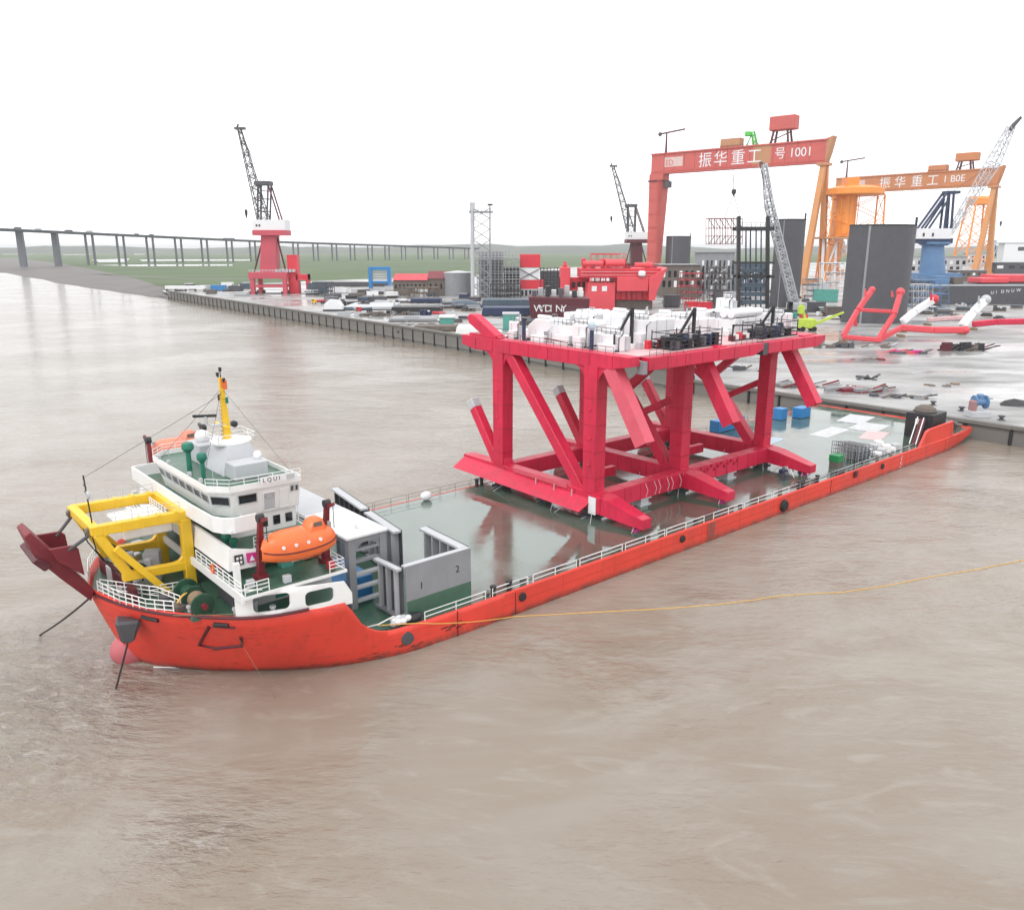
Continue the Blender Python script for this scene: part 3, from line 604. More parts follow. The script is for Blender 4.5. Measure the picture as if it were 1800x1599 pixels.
for k in range(7):
    MB().lathe((120.5 + k * 1.3, 2.0 + (k * 37 % 5) * 0.7, DECK), [(0.5, 0), (0.5, 0.9), (0.7, 1.0), (0.7, 1.25)], 10).build('mooring_bollard', BROWN if k % 2 else DGREY, ship)
MB().box(121.5, 128, 3.2, 6.6, DECK, 4.4).build('mooring_winch_base', DGREY, ship, bevel=0.3)
MB().tube((121, 5, 4.0), (128, 9, 4.4), 0.5, 10).build('mooring_drum', LGREY, ship)
# ------------------------------------------------------------------ superstructure
wp = plate_holes([(-29.9, 7.9), (-27, 7.9), (-23, 7.7), (-19.9, 7.5), (-19.9, 8.6), (-20.6, 9.9), (-23, 10.15), (-27, 10.5), (-29.9, 10.75)], [rrect(-28.7, -25.7, 8.45, 10.05, 0.45), rrect(-24.4, -21.7, 8.25, 9.7, 0.45)], lambda s, z: (s, hull_pt(s, 7.9, 0.0).y + 0.12, z), (0, 0.22, 0))
wp.build('side_bulwark', WHITE, ship, label='white side bulwark with two rounded openings')
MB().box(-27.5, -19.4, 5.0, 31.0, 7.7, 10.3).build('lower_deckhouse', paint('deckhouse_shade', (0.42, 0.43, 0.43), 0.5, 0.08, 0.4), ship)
for k in range(6): MB().box(-27.56, -27.5, 7 + k * 4, 8.4 + k * 4, 8.5, 9.6).build('window', GLASS, ship)
MB().box(-25.3, -23.9, 4.96, 5.0, 7.9, 9.9).build('door', GREENV, ship)
dA = MB().box(-29.8, -19.7, 1.1, 34.9, 10.3, 10.55).build('boat_deck', WHITE, ship)
MB().box(-29.6, -19.9, 1.3, 34.7, 10.554, 10.57).build('deck_paint', GREEND, dA)
MB().box(-30.0, -29.75, 1.2, 34.8, 10.0, 10.75).build('coaming', WHITE, dA)
for a, b in (((-29.8, 1.6, 10.6), (-29.8, 12.4, 10.6)), ((-29.8, 23.6, 10.6), (-29.8, 34.4, 10.6))): MB().rail([a, b], 1.15, 1.3, 0.06, 3).build('railing', WHITE, dA)
MB().rail([(-29.6, 1.3, 10.6), (-27.4, 1.3, 10.6)], 1.1, 1.1, 0.05, 3).build('railing', WHITE, dA)
MB().rail([(-21.4, 1.3, 10.6), (-19.9, 1.3, 10.6), (-19.9, 9, 10.6)], 1.1, 1.2, 0.05, 3).build('railing', WHITE, dA)
for t in (3.4, 32.6): MB().beam((-29.4, t, 7.8), (-29.4, t, 13.0), 0.5, 0.5).build('deck_post', WHITE, ship)
MB().box(-26.6, -20.2, 7.5, 28.5, 10.5, 12.75).build('middle_deckhouse', WHITE, ship)
MB().box(-25.8, -20.6, 7.42, 7.5, 10.7, 12.7).build('side_recess', GREENW, ship)
for s in (-25.0, -22.5): MB().box(s, s + 0.9, 7.36, 7.42, 10.6, 12.5).build('door', GREENV, ship)
MB().box(-24.3, -23.1, 5.2, 6.4, 10.55, 11.9).build('life_raft_locker', TEAL, ship, bevel=0.06)
for s in (-21.8, -20.6): MB().tube((s, 5.9, 11.0), (s + 1.0, 5.9, 11.0), 0.42, 10).build('life_raft_canister', PALEOR, ship, smooth=True)
dB = MB().box(-28.8, -19.8, 5.8, 30.2, 12.75, 13.0).build('second_deck', WHITE, ship)
MB().box(-28.6, -20.0, 6.0, 30.0, 13.004, 13.02).build('deck_paint', GREEND, dB)
pb = MB(); pb.prism([(-29.5, 5.0, 11.7), (-29.2, 5.3, 13.75), (-28.95, 5.3, 13.75), (-29.2, 5.0, 11.7)], (0, 25.6, 0)); pb.build('front_bulwark', WHITE, dB)
en = MB().prism([(-29.4, 5.0, 11.7), (-26.6, 4.8, 11.7), (-26.6, 5.1, 13.1), (-29.1, 5.3, 13.75)], (0, 0.2, 0)).build('end_bulwark', WHITE, dB)
sg = MB().prism([(-28.9, 4.9, 12.15), (-28.1, 4.85, 12.15), (-28.1, 4.98, 13.1), (-28.9, 5.05, 13.1)], (0, -0.06, 0)).build('sign', BLACK, dB, label='small black and white square sign')
MB().prism([(-27.8, 4.83, 12.2), (-26.9, 4.8, 12.2), (-26.9, 4.93, 13.0), (-27.8, 4.98, 13.1)], (0, -0.08, 0)).build('sign', SIGNM, dB, label='magenta square sign')
for k in range(4): MB().box(-28.78 + 0.32 * (k % 2), -28.58 + 0.32 * (k % 2), 4.80, 4.84, 12.3 + 0.4 * (k // 2), 12.55 + 0.4 * (k // 2)).build('sign_mark', WHITE, dB)
MB().prism([(-27.6, 4.72, 12.35), (-27.1, 4.70, 12.35), (-27.35, 4.78, 12.85)], (0, -0.03, 0)).build('sign_mark', PUREW, dB)
MB().rail([(-26.6, 5.9, 13.0), (-20.0, 5.9, 13.0), (-20.0, 30, 13.0)], 1.1, 1.4, 0.045, 3).build('railing', WHITE, dB)
# bridge deck and wheelhouse
MB().box(-27.3, -20.6, 9.5, 26.5, 13.0, 15.2).build('bridge_house', WHITE, ship)
dC = MB().prism([(-29.6, 7.0, 15.0), (-28.8, 5.6, 15.0), (-26.2, 5.6, 15.0), (-26.2, 30.4, 15.0), (-29.6, 30.4, 15.0)], (0, 0, 0.25)).build('bridge_deck', WHITE, ship)
MB().box(-29.2, -26.4, 6.0, 30.2, 15.254, 15.27).build('deck_paint', GREEND, dC)
wg = MB(); path_ = [(-26.4, 5.5), (-28.4, 5.5), (-29.3, 6.1), (-29.8, 7.2), (-30.0, 12), (-30.0, 30.4), (-27.2, 30.6)]
for (a, b) in zip(path_[:-1], path_[1:]):
    wg.add([(a[0], a[1], 15.0), (b[0], b[1], 15.0), (b[0], b[1], 16.45), (a[0], a[1], 16.45), (a[0] + 0.2, a[1] + 0.2, 15.0), (b[0] + 0.2, b[1] + 0.2, 15.0), (b[0] + 0.2, b[1] + 0.2, 16.45), (a[0] + 0.2, a[1] + 0.2, 16.45)],
           [(0, 1, 2, 3), (5, 4, 7, 6), (3, 2, 6, 7), (0, 4, 5, 1), (0, 3, 7, 4), (1, 5, 6, 2)])
wg.build('wing_bulwark', WHITE, dC, smooth=True)
def wheelhouse_ring(z, o): return [(-28.2 - o, 11.2 - o, z), (-27.0 - o * 0.5, 9.4 - o, z), (-20.4, 9.0 - o, z), (-20.4, 27.0 + o, z), (-27.0 - o * 0.5, 26.6 + o, z), (-28.2 - o, 24.8 + o, z)]
r0 = wheelhouse_ring(15.2, 0); r1 = wheelhouse_ring(17.8, 0.55)
whm = MB(); whm.add(r0 + r1, [(5, 4, 3, 2, 1, 0), (6, 7, 8, 9, 10, 11)] + [(i, (i + 1) % 6, 6 + (i + 1) % 6, 6 + i) for i in range(6)])
wh = whm.build('wheelhouse', WHITE, ship)
def on_face(i, f, z, off=0.03):
    a = Vector(r0[i]).lerp(Vector(r1[i]), (z - 15.2) / 2.6); b = Vector(r0[(i + 1) % 6]).lerp(Vector(r1[(i + 1) % 6]), (z - 15.2) / 2.6)
    p = a.lerp(b, f); n = (b - a).cross(Vector((0, 0, 1))).normalized(); c = Vector((-24, 18, z)); n = n if (p - c).dot(n) > 0 else -n
    return p + n * off
def window(i, f0, f1, z0, z1, name='window', mat=GLASS, par=None, tk=0.06, lean=0.0):
    q = [on_face(i, f0, z0), on_face(i, f1, z0), on_face(i, f1 - lean, z1), on_face(i, f0 + lean, z1)]
    n = (q[1] - q[0]).cross(q[3] - q[0]).normalized(); p0 = Vector((-24, 18, 16.5)); n = n if (q[0] - p0).dot(n) > 0 else -n
    w = MB().prism(q, n * -tk).build(name, mat, par or wh)
    fr = MB()
    for a, b in zip(q, q[1:] + q[:1]): fr.beam(a, b, 0.09, 0.09)
    fr.build('window_frame', STEEL if mat is GLASS else WHITE, w)
for k in range(7): window(5, k / 7 + 0.018, (k + 1) / 7 - 0.018, 16.55, 17.35)
window(0, 0.08, 0.92, 16.45, 17.35); window(4, 0.08, 0.92, 16.45, 17.35)
window(1, 0.10, 0.36, 16.45, 17.4)
window(1, 0.455, 0.63, 15.3, 17.2, 'door', LGREY); window(1, 0.49, 0.60, 16.6, 17.05, 'door_window')
for k in range(2): window(1, 0.86 + 0.07 * k, 0.90 + 0.07 * k, 16.9, 17.5)
window(1, 0.70, 0.84, 15.4, 17.3, 'locker_door', WHITE)
rf = MB(); ring = wheelhouse_ring(17.8, 0.75); rf.prism(ring, (0, 0, 0.2)); roof = rf.build('wheelhouse_roof', WHITE, ship)
ri = [(a * 0.985 + -24 * 0.015, b * 0.985 + 18 * 0.015, 18.004) for a, b, c in ring]; MB().prism(ri, (0, 0, 0.015)).build('deck_paint', GREEND, roof)
rbw = MB()
for a, b in zip(ring, ring[1:] + ring[:1]): rbw.beam(Vector(a) + Vector((0, 0, 0.4)), Vector(b) + Vector((0, 0, 0.4)), 0.12, 0.55)
rbw.build('roof_coaming', WHITE, roof)
MB().rail([Vector(p) + Vector((0, 0, 0.6)) for p in (ring[0], ring[1], ring[2])], 0.75, 1.5, 0.04, 2).build('railing', WHITE, roof)
MB().rail([Vector(p) + Vector((0, 0, 0.6)) for p in (ring[5], ring[4], ring[3])], 0.75, 1.5, 0.04, 2).build('railing', WHITE, roof)
nb_ = MB().prism([(-24.6, 8.0, 18.35), (-21.0, 7.9, 18.35), (-21.0, 7.9, 19.0), (-24.6, 8.0, 19.0)], (0, 0.08, 0)).build('name_board', PUREW, roof, label='white name board with black letters')
lettering('board_letters', 'L Q U I', nb_, (-24.4, 7.98, 18.48), (1, -0.03, 0), (0, 0, 1), 0.56, BLACK, 0.01)
MB().box(-22.0, -21.2, 7.86, 7.9, 18.45, 18.9).build('board_emblem', LGREY, nb_)
# mast house, vents, mast
mh = MB().add([(-25.8, 14.2, 18), (-21.6, 14.2, 18), (-21.6, 20.6, 18), (-25.8, 20.6, 18), (-24.6, 15.4, 20.6), (-22.2, 15.4, 20.6), (-22.2, 19.6, 20.6), (-24.6, 19.6, 20.6)],
              [(3, 2, 1, 0), (4, 5, 6, 7), (0, 1, 5, 4), (1, 2, 6, 5), (2, 3, 7, 6), (3, 0, 4, 7)]).build('mast_house', LGREY, ship)
MB().box(-25.6, -22.2, 11.6, 14.0, 18, 19.6).build('equipment_box', LGREY, ship, bevel=0.08)
MB().box(-25.9, -22.4, 20.0, 23.6, 18, 20.1).build('equipment_box', LGREY, ship, bevel=0.08)
MB().lathe((-23.4, 17.6, 20.5), [(1.9, 0), (2.1, 0.15), (2.1, 0.35), (0.5, 0.45)], 14).build('mast_platform', WHITE, ship)
MB().rail([(-25.3, 15.9, 20.9), (-21.5, 15.9, 20.9), (-21.5, 19.4, 20.9), (-25.3, 19.4, 20.9), (-25.3, 15.9, 20.9)], 0.8, 1.4, 0.04, 2).build('railing', WHITE, ship)
def vent(s, t, z, h, r):
    v = MB().tube((s, t, z), (s, t, z + h), r * 0.42, 10).build('vent_pipe', GREENV, ship, smooth=True)
    MB().lathe((s, t, z + h - 0.2), [(r * 0.5, 0), (r, 0.35), (r, 0.7), (r * 0.8, 0.95), (r * 0.2, 1.05)], 12).build('vent_cowl', GREENV, v, smooth=True)
vent(-27.4, 19.0, 18, 2.1, 0.62); vent(-27.6, 14.6, 18, 1.9, 0.5); vent(-28.2, 8.4, 13.0, 0.6, 0.45)
mast = MB().beam((-23.6, 18, 20.6), (-23.75, 18, 27.3), 0.72, 0.72, 0.34, 0.34).build('mast', YELLOW, ship, label='tapered yellow radar mast')
ml = MB()
for k in range(12): z = 21 + k * 0.42; ml.tube((-24.15 + k * 0.012, 17.75, z), (-24.15 + k * 0.012, 18.25, z), 0.03, 4)
ml.build('mast_ladder', BLACK, mast)
MB().beam((-24.0, 16.4, 22.4), (-24.0, 19.8, 22.4), 0.35, 0.14).build('cross_arm', YELLOW, mast)
MB().beam((-25.2, 18.0, 22.5), (-23.7, 18.0, 22.5), 0.9, 0.12).build('radar_platform', LGREY, mast)
MB().beam((-26.4, 19.5, 23.4), (-24.6, 17.8, 23.5), 0.16, 0.28).build('radar_antenna', BLACK, mast); MB().tube((-25.4, 18.6, 22.5), (-25.4, 18.6, 23.4), 0.16, 8).build('radar_pedestal', LGREY, mast)
MB().lathe((-23.4, 16.4, 22.7), [(0.1, -0.3), (0.34, -0.2), (0.34, 0.2), (0.1, 0.3)], 10, 'Y').build('searchlight', BLACK, mast)
MB().beam((-23.7, 17.0, 25.2), (-23.7, 19.0, 25.2), 0.1, 0.1).build('cross_arm', YELLOW, mast)
for t in (17.0, 19.0): MB().tube((-23.7, t, 24.8), (-23.7, t, 25.4), 0.16, 6).build('mast_light', GREENV if t < 18 else BLACK, mast)
MB().beam((-23.75, 17.2, 26.9), (-23.75, 18.8, 27.3), 0.08, 0.08).build('cross_arm', BLACK, mast)
MB().tube((-23.75, 18, 27.2), (-23.75, 18, 28.2), 0.05, 6).build('mast_pole', BLACK, mast)
for t, z in ((17.2, 27.0), (18.8, 27.4), (18.0, 28.0)): MB().box(-23.87, -23.63, t - 0.12, t + 0.12, z - 0.05, z + 0.35).build('mast_light', BLACK, mast)
fl = MB(); P = []
for i in range(7):
    for j in range(2): P.append((-23.75 + 0.08 * math.sin(i * 1.4), 18.6 - i * 0.32, 27.2 - j * 0.95 + 0.06 * math.sin(i)))
fl.add(P, [(2 * i, 2 * i + 2, 2 * i + 3, 2 * i + 1) for i in range(6)]); f_ = fl.build('flag', FLAG, mast); f_.modifiers.new('cloth', 'SOLIDIFY').thickness = 0.02
# davits for both lifeboats
def davit(s, t, out, mat, zt=16.6, zb=10.5):
    d = MB(); d.beam((s, t, 10.5), (s, t + out * 0.3, 13.5), 0.62, 0.62, 0.6, 0.5); d.beam((s, t + out * 0.3, 13.4), (s, t + out * 0.9, zt), 0.6, 0.5, 0.42, 0.4); d.beam((s, t + out * 0.85, zt - 0.2), (s, t + out * 2.2, zt + 0.35), 0.45, 0.4, 0.3, 0.3)
    o = d.build('davit_arm', mat, ship); MB().lathe((s - 0.3, t + out * 0.9, zt + 0.1), [(0.4, 0), (0.4, 0.6)], 10, 'X').build('sheave', BLACK, o)
    MB().cbox((s, t, 10.55), 1.1, 1.0, 0.5).build('davit_foot', mat, o)
    MB().tube((s, t + out * 2.1, zt + 0.2), (s, t + out * 2.1, 14.6), 0.04, 5).build('fall_wire', BLACK, o)
davit(-26.9, 4.2, -1, MAROON); davit(-20.3, 4.2, -1, MAROON); davit(-27.3, 31.6, 1, MAROON, 18.6); davit(-20.9, 31.6, 1, DGREY, 19.2)
# yellow A-frame over the bow
af = MB().beam((-38.1, 14.0, 15.2), (-29.8, 14.0, 15.0), 0.8, 0.95).build('bow_gantry_top_beam', YELLOW, ship, bevel=0.06)
for t in (22.0,): MB().beam((-38.1, t, 15.2), (-29.8, t, 15.0), 0.8, 0.95).build('bow_gantry_top_beam', YELLOW, ship, bevel=0.06)
for t in (14.0, 22.0):
    MB().beam((-30.05, t, 7.7), (-30.05, t, 14.6), 0.9, 1.0).build('bow_gantry_post', YELLOW, ship, bevel=0.06)
    MB().beam((-37.9, t, 14.9), (-35.6, t, 10.2), 0.72, 0.85).build('bow_gantry_leg', YELLOW, ship, bevel=0.05)
    MB().beam((-36.2, t, 10.2), (-30.4, t, 9.9), 0.74, 0.85).build('bow_gantry_lower_beam', YELLOW, ship, bevel=0.05)
    MB().beam((-36.6, t - 0.5 * (1 if t < 18 else -1), 13.3), (-32.4, t - 0.9 * (1 if t < 18 else -1), 7.75), 0.5, 0.62).build('bow_gantry_strut', YELLOW, ship, bevel=0.05)
    for (cs, cz, sx, sz) in ((-30.5, 14.55, -1, -1), (-30.5, 10.35, -1, 1)):
        MB().prism([(cs, t - 0.3, cz), (cs + sx * 1.1, t - 0.3, cz), (cs + sx * 0.45, t - 0.3, cz + sz * 0.13), (cs + sx * 0.13, t - 0.3, cz + sz * 0.45), (cs, t - 0.3, cz + sz * 1.1)], (0, 0.6, 0)).build('bow_gantry_gusset', YELLOW, ship)
MB().beam((-38.0, 13.7, 15.2), (-38.0, 22.3, 15.2), 0.8, 0.85).build('bow_gantry_cross_beam', YELLOW, ship, bevel=0.06)
MB().beam((-30.0, 13.7, 15.05), (-30.0, 22.3, 15.05), 0.82, 0.9).build('bow_gantry_cross_beam', YELLOW, ship, bevel=0.06)
MB().box(-35.4, -30.8, 15.2, 20.8, 13.2, 14.6).build('hydraulic_unit', PUREW, ship, bevel=0.15)
MB().rail([(-34.4, 15.4, 14.6), (-31.2, 15.4, 14.6), (-31.2, 20.6, 14.6)], 0.9, 0.7, 0.04, 3).build('railing', WHITE, ship)
lm = MB().tube((-37.9, 15.2, 15.6), (-38.1, 15.2, 20.2), 0.07, 6).build('light_mast', BLACK, ship)
for z, w in ((19.2, 0.5), (18.6, 0.4), (19.8, 0.3)): MB().beam((-38.1, 15.2 - w, z), (-38.1, 15.2 + w, z), 0.07, 0.07).build('light_bracket', BLACK, lm)
MB().lathe((-38.1, 14.4, 18.5), [(0.35, -0.1), (0.42, 0), (0.35, 0.1)], 12, 'X').build('radar_reflector', LGREY, lm)
# folded red bow ramp with fork plates and its hydraulic links
MB().prism([(-38.2, 16.4, 8.6), (-39.3, 16.4, 10.4), (-40.6, 16.2, 12.4), (-42.7, 16.4, 15.5), (-43.2, 16.4, 15.2), (-42.6, 16.2, 13.0), (-40.9, 16.2, 10.6), (-38.6, 16.4, 7.6)], (0, 3.6, 0)).build('bow_ramp', MAROON, ship, bevel=0.08)
MB().prism([(-42.6, 15.4, 13.3), (-41.5, 15.4, 12.2), (-42.2, 15.3, 11.9), (-43.1, 15.4, 13.0)], (0, 5.6, 0)).build('bow_ramp_roller', DKMAROON, ship, bevel=0.1)
for t in (15.6, 20.6): MB().prism([(-39.0, t, 10.6), (-39.2, t, 13.3), (-39.6, t, 13.7), (-41.6, t, 13.8), (-41.0, t, 12.4)], (0, 0.3, 0)).build('bow_ramp_fin', MAROON, ship, bevel=0.05)
for t in (14.6, 21.5):
    k = MB().tube((-38.2, t, 14.8), (-40.0, t + (1.1 if t < 18 else -0.9), 13.3), 0.16, 8).build('hydraulic_link', DGREY, ship)
    MB().lathe((-38.3, t - 0.3, 15.0), [(0.42, 0), (0.42, 0.6)], 10, 'Y').build('link_pin', BROWN, k)
MB().box(-35.9, -35.5, 12.2, 23.8, 7.7, 9.4).build('bow_bulwark', DKMAROON, ship)
MB().rail([(-37.9, 16.4, 8.2), (-37.0, 12.7, 8.1), (-35.6, 9.6, 8.0), (-33.9, 7.4, 8.0)], 1.3, 0.9, 0.06, 3).build('bow_railing', WHITE, ship)
MB().rail([(-37.6, 16.6, 8.2), (-33.9, 11.6, 8.0), (-33.0, 8.2, 8.0)], 1.3, 0.9, 0.06, 3).build('bow_railing', WHITE, ship)
MB().rail([(-37.9, 19.6, 8.2), (-37.0, 23.3, 8.1), (-35.6, 26.4, 8.0), (-33.9, 28.6, 8.0)], 1.3, 0.9, 0.06, 3).build('bow_railing', WHITE, ship)
MB().rail([(-34.2, 13.2, 7.8), (-31.2, 12.4, 7.8)], 1.1, 0.9, 0.05, 3).build('railing', WHITE, ship)
# grey machinery heap under the gantry, windlass and bow winch
hp = MB()
for i in range(16): hp.cbox((-36.0 + 3.8 * random.random(), 15.0 + 6 * random.random(), 7.7), 0.5 + random.random(), 0.5 + random.random(), 0.8 + 2.4 * random.random(), random.random() * 3)
hp.build('windlass', LGREY, ship, bevel=0.08)
wd = MB(); wd.lathe((-31.9, 7.0, 9.0), [(0.5, -1.6), (0.5, -1.5), (1.05, -1.5), (1.05, -1.25), (0.62, -1.2), (0.62, 0.7), (1.1, 0.75), (1.1, 0.95), (0.7, 1.0), (0.7, 2.6), (1.15, 2.65), (1.15, 2.95), (0.3, 3.0)], 20, 'Y')
wn_ = wd.build('anchor_winch', GREENW, ship, smooth=True, label='green anchor winch on the forecastle')
MB().lathe((-31.9, 7.2, 9.0), [(0.75, -0.9), (0.78, 0.2)], 16, 'Y').build('wire_coil', WOOD, wn_, smooth=True)
MB().lathe((-31.9, 4.9, 9.0), [(0.26, 0), (0.26, 0.5)], 12, 'Y').build('winch_end', MAROON, wn_)
MB().box(-33.0, -30.8, 5.4, 10.0, 7.7, 8.1).build('winch_bed', GREEND, wn_)
for t in (5.9, 9.7): MB().prism([(-32.9, t, 8.1), (-30.9, t, 8.1), (-31.5, t, 9.4), (-32.3, t, 9.4)], (0, 0.2, 0)).build('winch_bracket', GREENW, wn_)
MB().tube((-33.6, 10.4, 7.7), (-33.6, 10.4, 8.8), 0.6, 14).build('capstan', DGREY, ship, smooth=True)
MB().box(-33.6, -32.5, 7.6, 8.9, 7.7, 8.6).build('rope_bin', BROWN, ship, bevel=0.1)
MB().path([(-33.2, 8.0, 8.7), (-33.5, 7.4, 9.1), (-33.0, 7.6, 9.5), (-32.2, 7.9, 9.7)], 0.09, 6).build('mooring_rope', ROPE, ship)
MB().path([(-34.2, 6.8, 8.25), (-31.5, 4.7, 8.2), (-29.2, 3.2, 8.15)], 0.05, 6).build('mooring_rope', WOOD, ship)
for s in (-29.0, -27.8): MB().tube((s, 4.0, 7.7), (s, 4.0, 8.7), 0.28, 10).build('bollard', LGREY, ship)
MB().box(-29.4, -28.0, 5.2, 8.6, 8.0, 9.6).build('winch_motor', DGREY, ship, bevel=0.12)
# break of the forecastle, port side clutter
for k in range(9): MB().ball((-14.6 + 0.2 * k, 1.5 + 0.28 * math.sin(k * 2.1), 3.15 + 0.3 * abs(math.sin(k * 1.3))), 0.42, 0.36, 0.34, 8, 6).build('rope_bundle', PUREW if k % 3 else LGREY, ship, smooth=True)
MB().ball((-12.2, 1.4, 3.2), 1.2, 0.6, 0.45, 12, 6).build('net_heap', BLACK, ship)
MB().path([(-17.6, 2.4, 3.3), (-16.3, 1.6, 3.6), (-14.5, 1.6, 3.9), (-13.5, 1.2, 3.2)], 0.08, 5).build('pipe', WHITE, ship)
MB().box(-16.8, -13.4, 3.2, 3.4, DECK, 3.9).build('breakwater_strip', LIME, ship) if False else None
MB().box(-18.9, -12.4, 9.0, 16.0, DECK, 5.6).build('hatch_cover', BLUE, ship, bevel=0.08, label='blue hatch cover under the grey portal')

# fittings that break up the superstructure
def ring(c, r, ax, tr_=0.09, mat=ORANGE, par=ship, name='lifebuoy'):
    c = Vector(c); P = [c + (Vector((math.cos(a), 0, math.sin(a))) if ax == 'Y' else Vector((0, math.cos(a), math.sin(a)))) * r for a in [2 * math.pi * i / 12 for i in range(13)]]
    return MB().path(P, tr_, 6).build(name, mat, par, smooth=True)
for c, ax in (((-26.0, 7.4, 11.9), 'Y'), ((-29.9, 8.0, 11.2), 'X'), ((-29.9, 27.0, 11.2), 'X'), ((-20.0, 6.0, 13.7), 'X')): ring(c, 0.38, ax)
for (s, t, h) in ((-27.8, 11.5, 3.2), (-21.0, 9.2, 4.5), (-21.0, 26.5, 5.0), (-27.6, 24.6, 3.0), (-24.8, 21.8, 3.6)): MB().tube((s, t, 18.0), (s, t, 18.0 + h), 0.035, 5, 0.015).build('whip_antenna', LGREY, ship)
for a, b in (((-23.75, 18, 26.2), (-28.6, 12, 18.5)), ((-23.75, 18, 26.2), (-28.6, 24, 18.5)), ((-23.75, 18, 26.2), (-20.6, 10, 18.5)), ((-23.75, 18, 26.2), (-20.6, 26, 18.5)), ((-23.75, 18, 25.6), (-38.0, 15.2, 20.0))): MB().tube(a, b, 0.02, 4).build('stay_wire', BLACK, ship)
for t in (12.0, 15.0, 21.0, 24.0): k = MB().box(-28.95, -28.65, t - 0.2, t + 0.2, 18.5, 18.85).build('floodlight', LGREY, ship); MB().tube((-28.8, t, 18.0), (-28.8, t, 18.55), 0.05, 5).build('floodlight_post', BLACK, k)
MB().lathe((-24.8, 22.0, 20.1), [(0.55, 0), (0.75, 0.3), (0.75, 0.7), (0.5, 1.1), (0.1, 1.25)], 14).build('satellite_dome', PUREW, ship, smooth=True)
MB().lathe((-22.6, 13.0, 19.6), [(0.3, 0), (0.42, 0.2), (0.42, 0.5), (0.25, 0.75), (0.05, 0.8)], 12).build('satellite_dome', PUREW, ship, smooth=True)
for k in range(5): MB().box(-26.9 + k * 1.3, -26.2 + k * 1.3, 9.42, 9.5, 13.6, 14.5).build('bridge_house_window', GLASS, ship)
for k in range(7): MB().box(-26.68, -26.6, 9 + k * 2.6, 10.2 + k * 2.6, 11.3, 12.2).build('deckhouse_window', GLASS, ship)
for k in range(6): MB().tube((-26.7, 8.8 + k * 3.4, 10.6), (-26.7, 8.8 + k * 3.4, 12.7), 0.06, 5).build('drain_pipe', LGREY, ship)
for s, t in ((-28.4, 3.0), (-25.4, 1.9), (-22.2, 6.8), (-20.8, 2.2), (-28.6, 9.4)): k = MB().box(s - 0.35, s + 0.35, t - 0.25, t + 0.25, 10.57, 11.3).build('deck_box', random.choice([LGREY, GREENV, REDM]), ship, bevel=0.05)
for s, t in ((-27.9, 7.4), (-21.2, 6.8), (-22.4, 6.6)): MB().lathe((s, t, 13.02), [(0.22, 0), (0.22, 0.5), (0.4, 0.6), (0.4, 0.8), (0.1, 0.9)], 10).build('mushroom_vent', GREENV, ship, smooth=True)
lad = MB()
for z in range(9): lad.tube((-20.15, 9.9, 13.2 + z * 0.5), (-20.15, 10.4, 13.2 + z * 0.5), 0.03, 4)
for t in (9.9, 10.4): lad.tube((-20.15, t, 13.0), (-20.15, t, 18.4), 0.035, 4)
lad.build('ladder', WHITE, ship)
for t in (14.0, 22.0):
    sg = 1 if t < 18 else -1
    MB().tube((-36.9, t + sg * 0.55, 13.0), (-33.4, t + sg * 0.55, 9.0), 0.13, 8).build('hydraulic_ram', STEEL, ship, smooth=True); MB().tube((-35.2, t + sg * 0.55, 11.05), (-33.4, t + sg * 0.55, 9.0), 0.22, 8).build('ram_barrel', DGREY, ship, smooth=True)
    for k in range(5): MB().box(-37.4 + k * 1.6, -37.1 + k * 1.6, t - 0.46, t + 0.46, 14.65, 15.62).build('stiffener_band', YELLOW, ship)
    MB().rail([(-37.6, t, 15.65), (-30.4, t, 15.5)], 0.9, 1.6, 0.03, 2).build('gantry_handrail', LGREY, ship)
for t in (16.4, 19.6): MB().path([(-37.9, t, 15.0), (-37.6, t, 12.5), (-36.4, t, 10.2), (-34.5, t, 9.0)], 0.06, 5).build('hoist_wire', BLACK, ship)
MB().lathe((-34.4, 18, 9.6), [(0.4, -2.4), (1.0, -2.4), (1.0, -2.2), (0.55, -2.1), (0.55, 2.1), (1.0, 2.2), (1.0, 2.4), (0.4, 2.4)], 16, 'Y').build('ramp_winch', GREENW, ship, smooth=True)
for s, t in ((-33.5, 20.5), (-32.4, 24.0), (-31.0, 27.5), (-30.8, 11.0)): MB().cbox((s, t, 7.7), 1.2, 1.0, 1.0, s).build('deck_machine', random.choice([GREENW, DGREY, LGREY]), ship, bevel=0.1)
for s in (-33.2, -30.2, -27.2): MB().lathe(hull_pt(s, 7.75, -0.75), [(0.2, 0), (0.2, 0.7), (0.3, 0.75), (0.3, 0.95)], 8).build('bitt', LGREY, ship)
for i in range(20):                           # pipes and cleats along the port deck edge
    s = -3 + i * 5.4; MB().box(s, s + 0.7, 1.1, 1.5, DECK, DECK + 0.35 + 0.2 * (i % 3)).build('deck_cleat', random.choice([DGREY, BROWN, BLACK]), ship, bevel=0.05)
for a in range(-2, 100, 12): MB().tube((a, 1.9, DECK + 0.22), (a + 11.7, 1.9, DECK + 0.22), 0.1, 6).build('deck_pipe', GREYP, ship)
for k in range(8): MB().lathe((1.5 + k * 14.5, -0.04, 1.9), [(0.1, -0.25), (0.45, -0.22), (0.55, -0.05), (0.5, 0.05)], 12, 'Y').build('side_fender', RUBBER, ship, smooth=True) if k in (0, 2, 6) else None
PINKSHEEN = paint('pale_pink_sheen', (0.62, 0.42, 0.42), 0.6, 0.1, 0.3); PBLUE = paint('pale_blue_wrap_sheen', (0.42, 0.52, 0.60), 0.4, 0.1, 0.3)  # painted deck sheen colours; the blue also covers a wrapped post head

